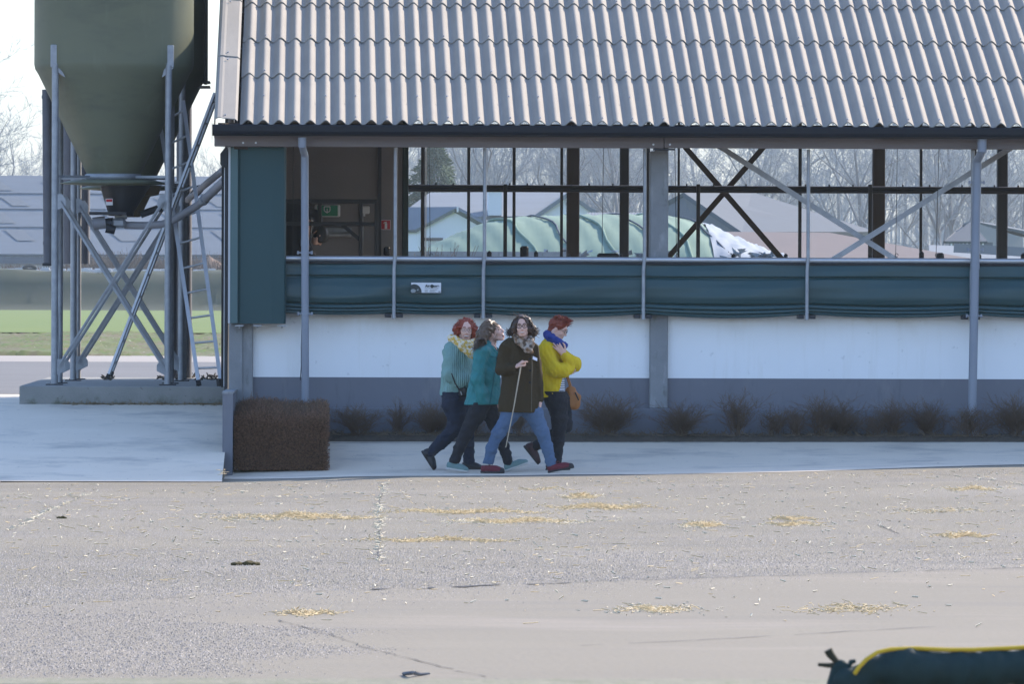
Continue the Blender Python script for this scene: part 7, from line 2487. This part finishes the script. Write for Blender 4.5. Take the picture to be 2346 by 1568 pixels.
# dung clumps and a twig
def clump(u, v, w_, h_, lb, seed, m):
    r_ = random.Random(seed)
    c = on_yard(u, v)
    F = Field(np.array(c) - (w_, w_ * .6, .02), np.array(c) + (w_, w_ * .6, h_ * 2.2), .008)
    for k in range(11):
        t = r_.uniform(-1, 1)
        F.ell(np.array(c) + (t * w_ * .8, r_.uniform(-.3, .3) * w_ * .5, h_ * .25), [w_ * r_.uniform(.12, .25), w_ * .15, h_ * r_.uniform(.35, .9) * (1.2 - .5 * abs(t - .6))], None, .01)
    F.ripple(.004, 160, seed)
    me = F.mesh('dung_clump'); o = add_obj('dung_clump', me, m)
    return tag(o, lb, 'dung clump')
m_dung = mat('dried_dung', lin(.090, .070, .022), lin(.055, .042, .018), scale=30, rough=1)
clump(556, 1296, .14, .03, 'greenish brown dung clump lying alone on the rough asphalt', 3, m_dung)
clump(141, 1189, .05, .022, 'small dark dung clump near the straw-filled crack at the left', 5, m_dung)
b = MB(); q0 = PZ(925, 1545, .012); b.tube([q0, PZ(945, 1543, .03), PZ(962, 1546, .012), PZ(985, 1544.5, .015)], [.010, .012, .010, .005], 6); b.tube([PZ(945, 1543, .03), PZ(952, 1541, .04)], [.008, .004], 5)
tag(b.build('fallen_twig', m_bark), 'short dark twig on the concrete at the bottom of the view', 'twig')
b = MB(); q0 = on_apron(1570, 1021); b.tube([q0 + Vector((-.03, 0, .012)), q0 + Vector((0, 0, .018)), q0 + Vector((.03, 0, .01))], [.008, .014, .008], 6); tag(b.build('fallen_leaf', m_soil), 'small dark leaf on the concrete path below the shrubs', 'leaf')

# -- foreground: the top of a low wall with a gravel bag lying on it
m_wall = mat('lichened_concrete', lin(.24, .225, .165), lin(.15, .145, .105), scale=9, rough=.95, bump=.4, bscale=40)
layer(m_wall, lin(.13, .14, .075), 14, .50, .66, amount=.8, seed=2)
Yw_ = 17.2
zw = ZV(1556, Yw_)
fw = MB(); fw.box((XU(-300, Yw_), Yw_ - .30, -.02), (XU(2900, Yw_), Yw_, zw), .012)
tag(fw.build('low_wall', m_wall), 'pale lichened top of a low concrete wall along the bottom edge', 'wall')
m_bag = mat('dark_green_woven_bag', lin(.014, .036, .032), lin(.010, .026, .025), scale=16, rough=.75, bump=.3, bscale=220)
m_seam = mat('yellow_seam', lin(.62, .40, .025), lin(.52, .33, .02), scale=30, rough=.7)
m_cord = mat('dark_cord', lin(.035, .035, .02), rough=.9)
Yg = 16.75
bag = empty('gravel_bag', PY(2150, 1568, Yg), 'dark green woven gravel bag with yellow seam, tied at its left end', 'bag')
def gp(u, v, dy=0): return np.array(PY(u, v, Yg + dy))
F = Field(gp(1880, 1640, -.16), gp(3050, 1470, .16), .006)
F.chain([gp(1985, 1548), gp(2010, 1538), gp(2060, 1532), gp(2200, 1535), gp(2380, 1528), gp(2600, 1532), gp(2900, 1530)], [.022, .042, .052, .050, .052, .052, .050], .03)
F.chain([gp(1935, 1560, -.01), gp(1990, 1560)], [.034, .030], .02)
F.ripple(.006, 46, 8, (1.6, 1, .5)); F.ripple(.003, 120, 9, (1.5, 1, .6))
o = F.build('bag_body', m_bag, None); o.parent = bag; o.location = -bag.location
b = MB()
b.tube([gp(1958, 1545, -.045), gp(1968, 1530, -.052), gp(1985, 1512, -.050), gp(2010, 1496, -.036), gp(2040, 1489, -.022), gp(2100, 1487, -.018), gp(2170, 1490, -.018), gp(2230, 1490, -.018), gp(2300, 1487, -.018), gp(2380, 1483, -.018), gp(2520, 1485, -.018), gp(2900, 1486, -.018)], .0062, 8)
b.build('yellow_seam', m_seam, bag)
F = Field(gp(1860, 1640, -.1), gp(2010, 1480, .1), .005)
F.chain([gp(1916, 1585), gp(1925, 1535), gp(1955, 1542)], [.030, .022, .018], .02, ((0, 1, 0), .6)); F.ripple(.003, 90, 4)
o = F.build('tied_neck', m_bag, None); o.parent = bag; o.location = -bag.location
b = MB()
b.tube([gp(1928, 1527), gp(1915, 1515), gp(1902, 1500), gp(1897, 1490)], [.010, .009, .012, .013], 7); b.tube([gp(1926, 1524), gp(1900, 1526), gp(1874, 1524)], [.009, .007, .005], 7)
b.build('tie_end', m_cord, bag)
b = MB(); b.tube([gp(1930, 1526), gp(1945, 1530), gp(1950, 1518), gp(1960, 1516)], [.010, .009, .008, .006], 7); b.build('neck_fold', m_bag, bag)
